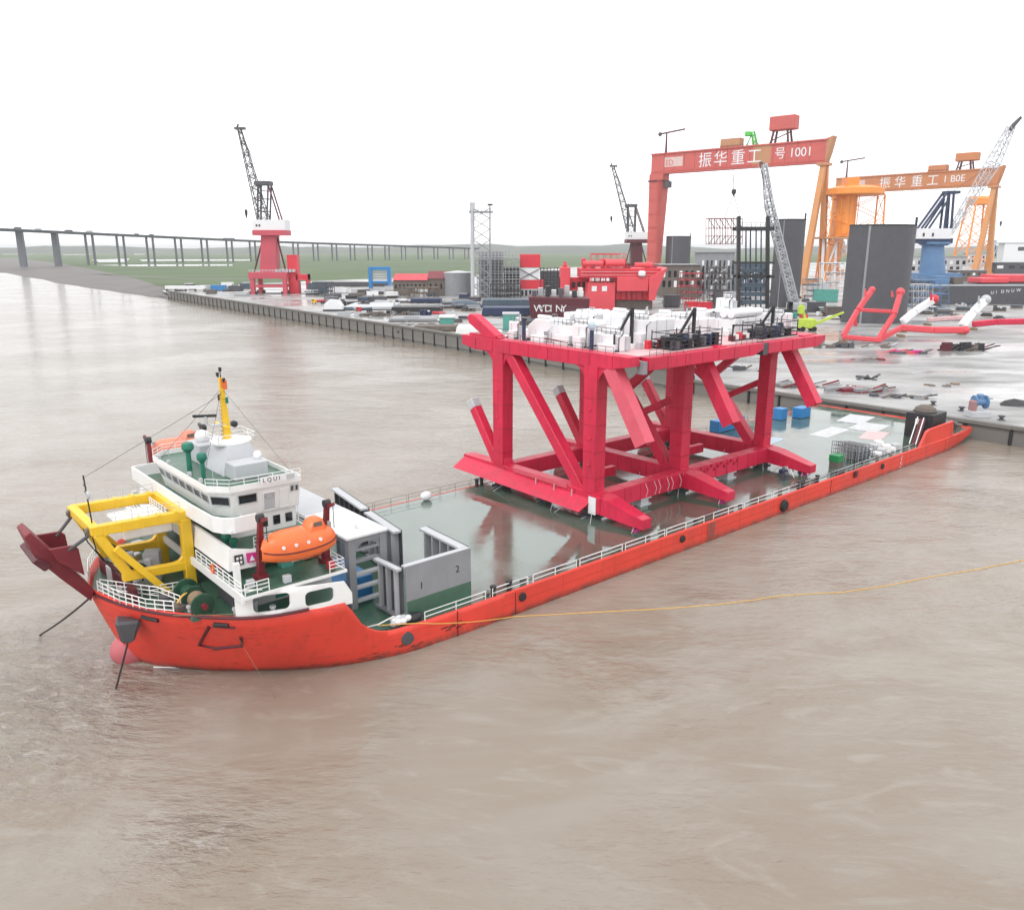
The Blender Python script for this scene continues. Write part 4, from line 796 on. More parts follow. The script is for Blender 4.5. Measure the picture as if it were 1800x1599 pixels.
# ------------------------------------------------------------------ lifeboats
def lifeboat(s0, t0, z0, L, label, mat, low):
    b = thing('lifeboat', label, 'lifeboat', (s0, t0, z0), ship=True)
    n = 16; m = 14
    def ring(f):            # f: -1 stern .. 1 bow
        w = 1.62 * max(0.02, 1 - abs(f) ** 3.2) ** 0.6; sh = 0.25 * abs(f) ** 2
        return w, sh
    V = []; V2 = []
    for i in range(n + 1):
        f = -1 + 2 * i / n; w, sh = ring(f); x = s0 + f * L / 2
        for j in range(m + 1):          # lower hull from gunwale to gunwale
            a = math.pi * j / m; V.append((x, t0 + w * math.cos(a), z0 + 1.25 + sh - math.sin(a) ** 0.8 * (1.2 - 0.3 * f * f)))
        cab = 1.5 * max(0, 1 - abs(f * 1.04) ** 4) ** 0.5 + (0.25 if f < 0.2 else 0)
        for j in range(m + 1):
            a = math.pi * j / m; V2.append((x * 1 + 0, t0 + (w * 0.97) * math.cos(a), z0 + 1.29 + sh + math.sin(a) ** 0.7 * cab))
    F = [(i * (m + 1) + j, i * (m + 1) + j + 1, (i + 1) * (m + 1) + j + 1, (i + 1) * (m + 1) + j) for i in range(n) for j in range(m)]
    MB().add(V, F).build('boat_hull', low, b, smooth=True); MB().add(V2, F).build('canopy', mat, b, smooth=True)
    st = MB(); P = []
    for sd in (-1, 1):
        st.path([(s0 + f * L / 2, t0 + sd * (ring(f)[0] + 0.03), z0 + 1.27 + ring(f)[1]) for f in [-0.97 + 1.94 * k / 14 for k in range(15)]], 0.07, 5)
    st.build('rubbing_strake', DKMAROON if mat is ORANGE else mat, b)
    ct = MB(); ct.add([(s0 + a * 1.0 + L * 0.23, t0 + c, z0 + d) for a, c, d in ((-1.5, -0.95, 2.2), (0.9, -0.95, 2.2), (0.9, 0.95, 2.2), (-1.5, 0.95, 2.2), (-0.7, -0.7, 3.65), (0.45, -0.7, 3.75), (0.45, 0.7, 3.75), (-0.7, 0.7, 3.65))],
           [(3, 2, 1, 0), (4, 5, 6, 7), (0, 1, 5, 4), (1, 2, 6, 5), (2, 3, 7, 6), (3, 0, 4, 7)])
    c = ct.build('conning_tower', mat, b, bevel=0.28, smooth=True)
    MB().box(s0 + L * 0.23 - 0.55, s0 + L * 0.23 + 0.25, t0 - 0.86, t0 - 0.80, z0 + 3.0, z0 + 3.4).build('window', BROWN, c)
    for k in range(4): MB().lathe((s0 - 2.2 + k * 1.2, t0 - 1.53, z0 + 1.95), [(0.16, -0.05), (0.16, 0.1)], 10, 'Y').build('porthole', WHITE, b)
    for e in (-1, 1): MB().beam((s0 + e * L * 0.42, t0, z0 + 2.0), (s0 + e * L * 0.42, t0, z0 + 2.9), 0.25, 0.3).build('lifting_hook', STEEL, b)
    MB().box(s0 - 0.9, s0 + 0.9, t0 - 0.12, t0 + 0.12, z0 - 0.12, z0 + 0.25).build('keel', WHITE, b)
    return b
lifeboat(-23.7, 2.5, 12.3, 7.4, 'bright orange enclosed lifeboat hung in maroon davits beside the white bridge', ORANGE, ORANGE)
lifeboat(-23.7, 33.5, 15.3, 6.4, 'faded orange lifeboat behind the wheelhouse roof with green vents', PALEOR, PALEOR)

# ------------------------------------------------------------------ grey portal and grey walls aft of the bridge
pt = thing('steel_portal', 'grey steel portal with white flat roof and cross shelves behind orange lifeboat', 'portal frame', (-13.6, 18, DECK), ship=True)
MB().box(-16.2, -11.2, 7.4, 17.0, 10.75, 11.05).build('roof_plate', PUREW, pt, bevel=0.04)
MB().box(-16.2, -11.2, 17.08, 28.0, 10.75, 11.05).build('roof_plate', LGREY, pt, bevel=0.04, label='bluish grey far half of the roof')
for t in (8.0, 17.0, 27.4):
    for s in (-15.5, -11.7): MB().box(s - 0.42, s + 0.42, t - 0.4, t + 0.4, DECK, 10.75).build('leg', GREYP, pt, bevel=0.04)
for t in (7.9, 17.1, 27.5):
    MB().box(-15.08, -12.12, t - 0.25, t + 0.25, 10.1, 10.75).build('cross_beam', GREYP, pt)
    for s, d in ((-15.08, 1), (-12.12, -1)):
        MB().prism([(s, t - 0.12, 10.1), (s + d * 1.2, t - 0.12, 10.1), (s + d * 0.45, t - 0.12, 9.75), (s + d * 0.12, t - 0.12, 9.2), (s, t - 0.12, 8.6)], (0, 0.24, 0)).build('gusset', GREYP, pt)
for z in (3.4, 4.9, 6.4, 7.9, 9.2): MB().box(-15.1, -12.1, 7.7, 8.3, z, z + 0.28).build('shelf_beam', LGREY if z < 7 else GREYP, pt)
for s in (-15.5, -11.7): MB().box(s - 0.3, s + 0.3, 8.4, 27.0, 10.1, 10.72).build('long_beam', GREYP, pt)
MB().beam((-15.0, 8.5, 8.2), (-12.2, 12, 9.8), 0.5, 0.12).build('inner_brace', LGREY, pt)
lettering('roof_marks', 'd 6', pt, (-13.5, 9.3, 11.055), (0.2, 1, 0), (-1, 0.2, 0), 0.8, BLACK, 0.004)
def ribbed_wall(name, label, base, p, q, h, nrib, inner, depth=0.9, ribmat=LGREY, platemat=DGREY):
    w = thing(name, label, 'steel wall', base, ship=True, group=None)
    p = Vector(p); q = Vector(q); d = (q - p).normalized(); n = Vector((-d.y, d.x, 0)) * inner
    MB().prism([p, q, q + n * 0.12, p + n * 0.12], (0, 0, h)).build('plate', platemat, w)
    for k in range(nrib):
        c = p.lerp(q, (k + 0.5) / nrib) + n * (0.12 + depth / 2)
        MB().beam(c, c + Vector((0, 0, h - 0.4)), depth, 0.22, up=d).build('rib', ribmat, w)
    for z in (0.15, h - 0.32): MB().prism([p + n * 0.12 + Vector((0, 0, z)), q + n * 0.12 + Vector((0, 0, z)), q + n * (0.25 + depth) + Vector((0, 0, z)), p + n * (0.25 + depth) + Vector((0, 0, z))], (0, 0, 0.3)).build('flange', LGREY if z > 1 else GREYP, w, bevel=0.03)
    return w
nw = ribbed_wall('breakwater_wall', 'plain grey side wall with green foot and black numerals, beside port railing', (-8, 2.2, DECK), (-12.6, 2.0, DECK), (-4.2, 2.0, DECK), 5.8, 7, 1, 0.6, LGREY, GREYP)
MB().box(-12.55, -4.25, 1.93, 1.998, DECK, 4.75).build('green_skirt', GREEND, nw)
lettering('numeral', '1', nw, (-11.0, 1.985, 5.7), (1, 0, 0), (0, 0, 1), 1.1, BLACK, 0.01)
lettering('numeral', '2', nw, (-6.3, 1.985, 6.3), (1, 0, 0), (0, 0, 1), 1.1, BLACK, 0.01)
ribbed_wall('breakwater_wall', 'short ribbed grey wall joining the numbered side wall at its aft end', (-4, 7, DECK), (-4.0, 2.7, DECK), (-3.6, 11.0, DECK), 5.8, 5, 1)
ribbed_wall('breakwater_wall', 'curved-end ribbed grey wall between the portal legs and the numbered wall', (-12.7, 5, DECK), (-12.9, 6.6, DECK), (-12.75, 2.3, DECK), 5.7, 3, -1, 0.5)
ribbed_wall('breakwater_wall', 'long ribbed grey wall behind the portal roof with white painted ribs', (-7, 15, DECK), (-6.8, 11.5, DECK), (-5.6, 20.0, DECK), 5.9, 5, 1)
ribbed_wall('breakwater_wall', 'weathered ribbed grey wall standing at the starboard deck edge', (-4.5, 26, DECK), (-5.4, 21.0, DECK), (-3.8, 31.5, DECK), 6.0, 6, 1, 0.9, DGREY)

# ------------------------------------------------------------------ the big crimson truss
TZ = 3.95
tr = thing('truss_module', 'huge crimson steel truss frame standing on the wet cargo deck', 'steel truss', (48, 22, TZ), ship=True)
def fillet(c, u, v, r, n=5):      # concave corner gusset at c between directions u and v
    c = Vector(c); u = Vector(u); v = Vector(v)
    return [c] + [c + u * (r * (1 - math.sin(R(90 * i / n)))) + v * (r * (1 - math.cos(R(90 * i / n)))) for i in range(n + 1)]
def tframe(s, far, first):
    hw = 1.1
    for t in (13.0, 33.0):
        w = 1.25 if s != 69.5 else 1.1
        MB().beam((s, t, 6.4), (s, t, 24.5), 2 * hw, 2 * w * 0.92, 2 * hw, 2 * w, up=(0, 1, 0)).build('post', CRIM, tr, bevel=0.06)
    MB().prism([(s - hw, 11.6, 3.95), (s - hw, far - 1.0, 3.95), (s - hw, far, 5.2), (s - hw, far, 6.6), (s - hw, 11.6, 6.6)], (2 * hw, 0, 0)).build('bottom_chord', CRIM, tr, bevel=0.05)
    MB().prism([(s - hw, 6.2, 25.0), (s - hw, 9.5, 24.4), (s - hw, 39, 24.5), (s - hw, 42.0, 25.1), (s - hw, 42.0, 26.6), (s - hw, 6.2, 26.3)], (2 * hw, 0, 0)).build('top_chord', CRIM, tr, bevel=0.05)
    g = MB()
    for t, sg in ((14.1, 1), (31.9, -1), (11.9, -1), (34.1, 1)):
        g.prism(fillet((s - hw * 0.8, t, 24.5), (0, sg, 0), (0, 0, -1), 2.8), (hw * 1.6, 0, 0)); g.build('gusset', CRIM, tr); g = MB()
    for t, sg in ((14.1, 1), (31.9, -1), (34.1, 1)):
        g.prism(fillet((s - hw * 0.8, t, 6.4), (0, sg, 0), (0, 0, 1), 1.7), (hw * 1.6, 0, 0)); g.build('gusset', CRIM, tr); g = MB()
    MB().beam((s, 31.2, 24.8), (s, 14.8, 6.2), 1.7, 1.7).build('diagonal_brace', CRIM, tr, bevel=0.06)
    st = MB().beam((s, 33.6, 6.0), (s, 40.2, 14.9), 1.5, 1.6).build('lower_brace_stub', CRIM, tr, bevel=0.1)
    MB().beam((s, 39.9, 14.5), (s, 40.9, 15.85), 1.62, 1.72).build('wrapped_end', LGREY, st, bevel=0.15)
    # hanging half pipe of the upper brace
    a = Vector((s, 9.8, 24.6)); b = Vector((s, 3.7, 15.0)); x, y = frame_for(b - a, (0, 0, 1)); P = []; nn = 3
    for c in (a, b):
        for rr in (1.4, 1.22):
            for i in range(nn + 1): th = R(-30 + 240 * i / nn); P.append(c + x * (rr * math.cos(th)) + y * (rr * math.sin(th)) - y * 0.2)
    m = nn + 1; F = []
    for i in range(nn): F += [(i, i + 1, 2 * m + i + 1, 2 * m + i), (m + i, m + i + 1, 3 * m + i + 1, 3 * m + i), (i, i + 1, m + i + 1, m + i), (2 * m + i, 2 * m + i + 1, 3 * m + i + 1, 3 * m + i)]
    F += [(0, m, 3 * m, 2 * m), (nn, m + nn, 3 * m + nn, 2 * m + nn)]
    MB().add(P, F).build('upper_brace_stub', STUB if s < 30 else CRIM, tr)
    # arm reaching over the port side
    ar = MB(); ar.add([(s - 1.5, 12.2, 4.0), (s + 1.5, 12.2, 4.0), (s + 1.5, 12.2, 6.5), (s - 1.5, 12.2, 6.5), (s - 0.95, 3.0, 3.45), (s + 0.95, 3.0, 3.45), (s + 0.95, 3.0, 4.75), (s - 0.95, 3.0, 4.75), (s - 1.4, 9, 3.8), (s + 1.4, 9, 3.8), (s + 1.4, 9.2, 6.2), (s - 1.4, 9.2, 6.2)],
                      [(0, 1, 2, 3), (4, 5, 6, 7), (0, 1, 9, 8), (8, 9, 5, 4), (2, 3, 11, 10), (10, 11, 7, 6), (1, 2, 10, 9), (9, 10, 6, 5), (3, 0, 8, 11), (11, 8, 4, 7)])
    arm = ar.build('support_arm', CRIM, tr)
    MB().prism([(s - 0.75, 3.0, 4.76), (s + 0.75, 3.0, 4.76), (s + 0.9, 6.2, 5.36), (s - 0.9, 6.2, 5.36)], (0, 0, 0.04)).build('arm_top_plate', STUB, arm)
    if not first:
        MB().beam((s, 21.4, 13.9), (s, 14.2, 17.6), 1.0, 1.0).build('inner_strut', CRIM, tr, bevel=0.05)
        MB().beam((s, 24.6, 17.4), (s, 16.4, 24.4), 1.1, 1.3).build('inner_brace', CRIM, tr, bevel=0.05)
        MB().beam((s, 22.2, 14.6), (s, 31.8, 20.4), 0.9, 1.0).build('inner_brace', CRIM, tr, bevel=0.05)
tframe(26.5, 42.0, True); tframe(46.0, 40.5, False); tframe(69.5, 40.5, False)
# sloped skirt plate and fittings on the bow-facing frame
MB().prism([(25.4, 12.0, 5.6), (23.2, 12.6, 4.1), (23.4, 42.4, 4.5), (25.4, 41.8, 6.2)], (0.15, 0, 0.12)).build('skirt_plate', CRIM, tr)
MB().prism([(25.2, 17.0, 6.2), (25.36, 17.0, 6.2), (25.36, 29.0, 6.2), (25.2, 29.0, 6.2)], (0, 0, 0.7)).build('web_plate', STUB, tr)
for t in (15.8, 19.5, 23.5): MB().beam((25.0, t, 5.2), (25.0, t, 6.4), 0.12, 0.12).build('stiffener', LGREY, tr)
MB().box(24.9, 27.0, 10.2, 11.6, 3.9, 6.3).build('corner_block', CRIM, tr, bevel=0.05)
MB().box(24.84, 24.9, 10.9, 12.3, 3.7, 6.2).build('white_end_plate', PUREW, tr)
MB().box(25.6, 27.4, 33.6, 40.2, 26.6, 27.0).build('ledge_plate', CRIM, tr)
MB().prism([(25.8, 33.0, 26.6), (25.8, 36.8, 26.6), (25.8, 40.6, 28.4), (25.8, 41.2, 29.4), (25.8, 40.4, 30.0), (25.8, 39.4, 29.9)], (1.6, 0, 0)).build('upper_fin', CRIM, tr, bevel=0.12)
# longitudinal members
for a, b in ((27.6, 44.9), (47.1, 68.4)):
    for t, w in ((12.0, 2.0), (33.0, 2.0)): MB().box(a, b, t - w / 2, t + w / 2, 3.97, 6.5).build('bottom_girder', CRIM, tr, bevel=0.05)
    MB().box(a + 4, b - 4, 21.6, 22.6, 4.4, 5.9).build('bottom_girder', CRIM, tr, bevel=0.05)
    MB().box(a, b, 12.0, 14.0, 24.55, 25.9).build('top_girder', CRIM, tr, bevel=0.05); MB().box(a, b, 32.0, 34.0, 24.55, 26.1).build('top_girder', CRIM, tr, bevel=0.05)
for a, b in ((28.6, 55.6), (57.0, 74.0)):
    MB().prism([(a, 5.4, 24.35), (b - 2.5, 5.4, 24.35), (b, 5.4, 25.1), (b, 5.4, 26.1), (a, 5.4, 26.1)], (0, 1.5, 0)).build('edge_girder', CRIM, tr, bevel=0.05)
MB().box(55.64, 56.96, 5.5, 6.8, 24.2, 26.0).build('grey_splice', DGREY, tr)
MB().box(27.7, 28.5, 5.6, 6.7, 23.9, 25.6).build('grey_splice', GREYP, tr)
for a, b in ((28.0, 36.0), (36.2, 44.8), (47.2, 57.4), (57.6, 68.3)):
    MB().box(a, b, 7.0, 40.0, 26.08, 26.22).build('top_deck_plate', CRIM2, tr)
for a, b in ((70.7, 74.0),): MB().box(a, b, 7.0, 34.0, 26.08, 26.22).build('top_deck_plate', CRIM, tr)
for s in (33.0, 40.0, 52.0, 62.5): MB().box(s - 0.4, s + 0.4, 6.9, 39, 24.9, 26.04).build('top_cross_beam', CRIM, tr)
DKC = paint('truss_weld', (0.36, 0.012, 0.035), 0.55, 0.15, 0.6)
for s_ in (26.5, 46.0, 69.5):
    for t_ in (13.0, 33.0):
        w_ = 1.25 if s_ != 69.5 else 1.1
        for z in (8.6, 12.4, 16.2, 20.0):
            MB().box(s_ - 1.13, s_ + 1.13, t_ - w_ - 0.02, t_ + w_ + 0.02, z, z + 0.07).build('weld_band', DKC, tr)
        for z in (10.2, 14.0, 18.2): MB().box(s_ - 1.22, s_ - 1.08, t_ - 0.28, t_ + 0.28, z, z + 0.45).build('padeye', CRIM, tr, bevel=0.05)
    for k in range(8): t_ = 9 + k * 4.2; MB().box(s_ - 1.14, s_ + 1.14, t_, t_ + 0.08, 24.62, 26.32).build('web_stiffener', DKC, tr)
    for k in range(6): t_ = 15.5 + k * 3.1; MB().box(s_ - 1.14, s_ + 1.14, t_, t_ + 0.08, 4.35, 6.48).build('web_stiffener', DKC, tr)
    lad = MB()
    for z in range(30): lad.tube((s_ + 1.2, 13.75, 6.6 + z * 0.6), (s_ + 1.2, 14.15, 6.6 + z * 0.6), 0.03, 4)
    for t_ in (13.75, 14.15): lad.tube((s_ + 1.2, t_, 6.4), (s_ + 1.2, t_, 24.6), 0.035, 4)
    lad.build('access_ladder', LGREY, tr)
    for t_, d in ((12.0, -1), (16.0, 1), (20.0, -1), (30.0, 1), (35.0, 1)):
        MB().tube((s_ - 1.0, t_, 4.6), (s_ - 3.2, t_ + d * 1.6, DECK + 0.02), 0.045, 5).build('lashing_rod', LGREY, tr)
        MB().tube((s_ + 1.0, t_, 4.6), (s_ + 3.2, t_ + d * 1.6, DECK + 0.02), 0.045, 5).build('lashing_rod', LGREY, tr)
for a_, b_ in ((27.6, 44.9), (47.1, 68.4)):
    n_ = int((b_ - a_) / 3.0)
    for k in range(1, n_): s_ = a_ + (b_ - a_) * k / n_; MB().box(s_, s_ + 0.08, 10.96, 13.04, 4.0, 6.52).build('web_stiffener', DKC, tr)
for a_, b_ in ((28.6, 55.6), (57.0, 74.0)):
    n_ = int((b_ - a_) / 3.4)
    for k in range(1, n_): s_ = a_ + (b_ - a_) * k / n_; MB().box(s_, s_ + 0.08, 5.36, 6.94, 24.5, 26.12).build('web_stiffener', DKC, tr)
for a_, b_ in (((28.8, 5.6, 26.1), (36.0, 5.6, 26.1)), ((48.4, 5.6, 26.1), (55.4, 5.6, 26.1)), ((25.5, 9, 26.4), (25.5, 20.5, 26.5)), ((25.5, 22, 26.5), (25.5, 32, 26.55))): MB().rail([a_, b_], 1.0, 1.5, 0.035, 2).build('edge_rail', DGREY, tr)
for k in range(14): MB().lathe((47.4 + k * 0.9, 10.93, 5.5 + 0.35 * (k % 3)), [(0.1, -0.12), (0.28, -0.1), (0.28, 0.05)], 8, 'Y').build('pipe_clamp', DKC, tr)
for k in range(10): s_ = 35.5 + k * 1.0; MB().path([(s_, 10.9, 6.3), (s_ + 0.3, 10.6, 5.3), (s_ + 0.1, 10.7, 4.3)], 0.06, 5).build('hanging_hose', [CRIM2, DKC, LGREY][k % 3], tr)
# stools and stays under the truss
def stool(s, t, lab, mat=DGREY, w=2.6):
    k = thing('support_stool', lab, 'stool', (s, t, DECK), 'steel stools under the truss', ship=True)
    MB().box(s - w / 2, s + w / 2, t - w / 2, t + w / 2, DECK, DECK + 0.2).build('base_plate', mat, k); MB().box(s - w * 0.36, s + w * 0.36, t - w * 0.36, t + w * 0.36, DECK + 0.2, TZ - 0.15).build('column', mat, k)
    MB().box(s - w / 2, s + w / 2, t - w / 2, t + w / 2, TZ - 0.15, TZ + 0.02).build('head_plate', mat, k)
    for a in (-1, 1): MB().beam((s + a * w * 0.33, t, DECK + 0.15), (s + a * w * 0.9, t, DECK + 0.05), 0.1, 0.1).build('foot_strap', LGREY, k)
for s, nm in ((26.5, 'bow-facing'), (46.0, 'middle'), (69.5, 'aft')):
    stool(s, 13.0, f'dark steel stool under the port post of the {nm} truss frame'); stool(s, 33.0, f'dark steel stool under the starboard post of the {nm} truss frame')
stool(26.5, 23, 'blue-grey steel stool midway under the bow-facing truss frame', SLATE, 2.0); stool(58, 12.2, 'pale steel stool under the port girder between middle and aft frames', LGREY, 2.4); stool(36, 12.2, 'pale steel stool under the port girder between bow-facing and middle frames', LGREY, 2.4)
for s, z, nm in ((26.3, 3.6, 'bow-facing'), (46.0, 3.6, 'middle'), (69.5, 3.6, 'aft')):
    k = thing('jack_stand', f'small blue and magenta jack under the arm tip of the {nm} frame', 'jack', (s, 3.6, DECK), 'jacks under truss arms', ship=True)
    MB().lathe((s, 4.6, DECK), [(0.55, 0), (0.55, 0.35)], 12).build('jack_base', SIGNM, k); MB().lathe((s, 4.6, DECK + 0.35), [(0.4, 0), (0.4, 0.85)], 12).build('jack_body', NAVY, k)
    for a in (-1, 1): MB().tube((s + a * 0.3, 4.6, 3.7), (s + a * 1.4, 4.2, DECK + 0.05), 0.05, 5).build('jack_stay', LGREY, k)
# white housings, slings and black cages on top of the truss
ZT = 26.22
def housing(s0, s1, t0, t1, z1, lab, cyl=0, slot=False, slope=0.0, z0=ZT):
    z1 = z0 + (z1 - z0) * 0.74
    h = thing('machine_housing', lab, 'housing', ((s0 + s1) / 2, (t0 + t1) / 2, z0), 'white housings on the truss', ship=True)
    n0 = max(1, round((t1 - t0) / 5.2)); zs = []
    for q in range(n0):
        a_ = t0 + (t1 - t0) * q / n0; b_ = t0 + (t1 - t0) * (q + 1) / n0; f = 1.0 - (0.0 if q == n0 // 2 else random.uniform(0.08, 0.26)); zz = z0 + (z1 - z0) * f; ds = random.uniform(0, 0.9); zs.append(zz)
        MB().prism([(s0 + ds, a_ + 0.05, z0), (s0 + ds, b_ - 0.05, z0), (s0 + ds, b_ - 0.05, zz - slope), (s0 + ds, b_ - (b_ - a_) * 0.35, zz), (s0 + ds, a_ + 0.05, zz)], (s1 - s0 - ds - random.uniform(0, 0.8), 0, 0)).build('casing', PUREW, h, bevel=0.14)
        MB().box(s0 + ds - 0.04, s0 + ds + 0.02, a_ + 0.35, a_ + 1.25, z0 + 0.25, z0 + 1.15 + 0.5 * (q % 2)).build('louvre', [LGREY, GREYP, DGREY][q % 3], h)
        hz_ = z0 + (zz - z0) * random.uniform(0.3, 0.55); MB().box(s0 + ds - 1.0, s0 + ds + 0.1, a_ + 0.4, a_ + 0.4 + (b_ - a_) * random.uniform(0.4, 0.75), z0, hz_).build('annex', PUREW, h, bevel=0.08)
        MB().tube((s0 + ds + 0.6, a_ + 0.4, zz + 0.28), (s0 + ds + 0.6, b_ - 0.5 - (b_ - a_) * 0.3, zz + 0.28), 0.32, 10).build('roof_duct', PUREW, h, smooth=True)
        if q % 2 == 0: MB().rail([(s0 + ds + 0.2, a_ + 0.2, zz - 0.05), (s0 + ds + 0.2, b_ - 0.4, zz - 0.05 )], 0.9, 0.9, 0.035, 2).build('roof_rail', DGREY, h)
        MB().path([(s0 + ds - 0.15, a_ + 0.1, z0 + 0.1), (s0 + ds - 0.15, a_ + 0.1, zz - slope - 0.4), (s0 + ds + 0.7, a_ + 0.1, zz - slope + 0.15)], 0.09, 5).build('pipe', [BLACK, LGREY, MAROON][q % 3], h)
    for k in range(cyl):
        t = t0 + 0.7 + k * 1.45; MB().tube((s0 + 0.5, t, z1 - 0.1), (s1 - 0.3, t, z1 - 0.1), 0.72, 12).build('cylinder', PUREW, h, smooth=True)
    if slot: MB().box(s0 - 0.03, s0 + 0.02, t0 + 0.5, t0 + 0.85, z0 + 1.0, z0 + 2.4).build('slot', BLACK, h)
    for t in (t0 + 0.4, t1 - 0.4): MB().box(s0 - 0.15, s0 + 0.6, t - 0.25, t + 0.25, z0 - 0.02, z0 + 0.3).build('foot', DGREY, h)
    n_ = max(2, int((t1 - t0) / 2.2))
    for q in range(1, n_): t = t0 + (t1 - t0) * q / n_; MB().box(s0 - 0.03, s0 + 0.02, t - 0.035, t + 0.035, z0 + 0.1, z1 - 0.3 - slope).build('panel_seam', LGREY, h)
    m_ = max(2, int((s1 - s0) / 2.2))
    for q in range(1, m_): x = s0 + (s1 - s0) * q / m_; MB().box(x - 0.035, x + 0.035, t0 - 0.03, t0 + 0.02, z0 + 0.1, z1 - 0.2).build('panel_seam', LGREY, h)
    x = s0 + (s1 - s0) * 0.7; MB().box(x - 0.45, x + 0.45, t0 - 0.05, t0 + 0.02, z0 + 0.15, z0 + 2.0).build('access_door', LGREY, h)
    for q in range(3): MB().tube((s0 + 0.8 + q * 1.1, t0 + 1.0 + q * 0.8, z1 - 0.1), (s0 + 0.8 + q * 1.1, t0 + 1.0 + q * 0.8, z1 + 0.5 + 0.2 * q), 0.16, 6).build('roof_vent', LGREY, h)
    MB().path([(s0 - 0.12, t0 + 0.5, z0 + 0.4), (s0 - 0.2, (t0 + t1) / 2, z0 + 0.7), (s0 - 0.12, t1 - 0.6, z0 + 0.4)], 0.1, 5).build('hose', MAROON if slope else BLACK, h)
    return h
housing(29.5, 35.0, 21.0, 31.2, 30.9, 'long white housing with sloping end near the red upper fin', 0, slope=1.2)
housing(29.2, 33.5, 17.6, 20.8, 30.6, 'white housing topped by rounded cylinders beside dark lifting post', 2)
housing(29.0, 32.0, 11.4, 17.3, 29.3, 'low white cabin with a narrow black slot window', 0, True)
housing(29.4, 30.6, 33.0, 35.6, 29.9, 'small white drum housing beside the red upper fin', 0)
housing(37.6, 44.4, 13.6, 23.0, 32.4, 'tallest white housing behind the lattice cage and black bracket', 0, slope=0.4)
housing(37.0, 41.5, 24.0, 31.0, 31.6, 'white housing carrying a row of dark crates behind the low cabin', 3)
housing(47.8, 55.5, 14.0, 22.5, 31.4, 'broad white housing between the two black cages', 0, slope=0.6)
housing(58.6, 67.5, 13.4, 24.0, 31.2, 'white housing with hipped roof behind the aft black cage', 2, slope=0.9)
housing(60.0, 63.0, 15.4, 18.4, 33.0, 'upright white box perched on the hipped housing', 0, z0=29.7)
housing(69.0, 73.0, 11.0, 18.0, 30.6, 'aftmost white housing at the truss end', 0)
housing(49.0, 58.0, 26.0, 34.0, 30.2, 'white housing at the starboard edge of the truss top', 0, slope=0.5)
def cage(s0, s1, t0, t1, z1, lab):
    c = thing('pipe_cage', lab, 'cage', ((s0 + s1) / 2, (t0 + t1) / 2, ZT), 'black cages of fittings on the truss', ship=True)
    MB().box(s0, s1, t0, t1, ZT, ZT + 0.18).build('tray', BLACK, c)
    for p in [(s, t) for s in (s0, (s0 + s1) / 2, s1) for t in (t0, t1)]: MB().tube((*p, ZT), (*p, z1 + 0.3), 0.09, 6).build('corner_post', BLACK, c)
    r = MB()
    for z in (ZT + 0.7, ZT + 1.3, z1): r.tube((s0, t0, z), (s1, t0, z), 0.06, 5); r.tube((s0, t1, z), (s1, t1, z), 0.06, 5); r.tube((s0, t0, z), (s0, t1, z), 0.06, 5); r.tube((s1, t0, z), (s1, t1, z), 0.06, 5)
    r.build('rails', BLACK, c)
    for k in range(64):
        s = s0 + 0.5 + (s1 - s0 - 1) * random.random(); t = t0 + 0.3 + (t1 - t0 - 0.6) * random.random(); z = ZT + 0.15
        if k % 3: MB().cbox((s, t, z), 0.4 + random.random(), 0.4 + 0.5 * random.random(), 0.5 + 1.3 * random.random(), random.random() * 3).build('fitting', [BLACK, DGREY, BLACK, NAVY][k % 4] if k % 11 else LGREY, c)
        else: MB().tube((max(s0 + 0.1, s - 1.4), t, z + 0.3 + random.random()), (min(s1 - 0.1, s + 1.4), t + 0.1, z + 0.3 + random.random()), 0.14, 6).build('pipe', BLACK, c)
cage(36.4, 47.6, 7.6, 11.6, 28.5, 'black cage of pipe fittings set over the middle truss frame')
cage(58.6, 68.6, 7.6, 11.4, 28.6, 'black cage of pipe fittings on the aft end of the truss')
def bracket(s, t, h, lab, post=False):
    b = thing('lifting_bracket', lab, 'bracket', (s, t, ZT), 'dark lifting brackets on the truss', ship=True)
    MB().beam((s, t, ZT), (s, t, ZT + h), 0.42, 0.42).build('upright', NAVY if post else BLACK, b)
    if post == 2: MB().ball((s, t, ZT + h + 0.25), 0.5, 0.6, 0.7, n=8, m=5).build('wrapped_head', PBLUE, b)
    elif post: MB().beam((s, t - 0.5, ZT + h), (s, t + 0.5, ZT + h), 0.3, 0.3).build('cap', BLACK, b)
    else: MB().beam((s - 2.6, t + 1.4, ZT), (s, t, ZT + h - 0.1), 0.35, 0.35).build('prop', BLACK, b)
bracket(28.4, 15.8, 3.1, 'navy post with pale blue wrapped head on the truss edge', 2)
bracket(28.6, 30.4, 3.4, 'plain navy post by the sloping white housing', True)
bracket(36.6, 15.6, 5.6, 'black propped bracket beside the tallest white housing'); bracket(47.4, 12.6, 5.2, 'black propped bracket beside the broad white housing'); bracket(68.8, 12.4, 4.6, 'black propped bracket at the aft cage corner')
k = thing('hoop_frame', 'black hooped frame between the two black cages', 'frame', (54, 9, ZT), ship=True)
MB().path([(52.4, 9.0, ZT), (52.4, 9.0, ZT + 2.5), (57.6, 9.0, ZT + 2.2), (57.8, 9.0, ZT)], 0.16, 6).build('hoop', BLACK, k); MB().box(52.4, 57.8, 8.8, 9.2, ZT - 0.02, ZT + 0.14).build('sill', BLACK, k)
for i in range(5): MB().box(52.8 + i * 0.95, 53.5 + i * 0.95, 9.2, 10.0, ZT, ZT + 0.8 + 0.2 * (i % 3)).build('crate', [MAROON, WHITE, REDM][i % 3], k)
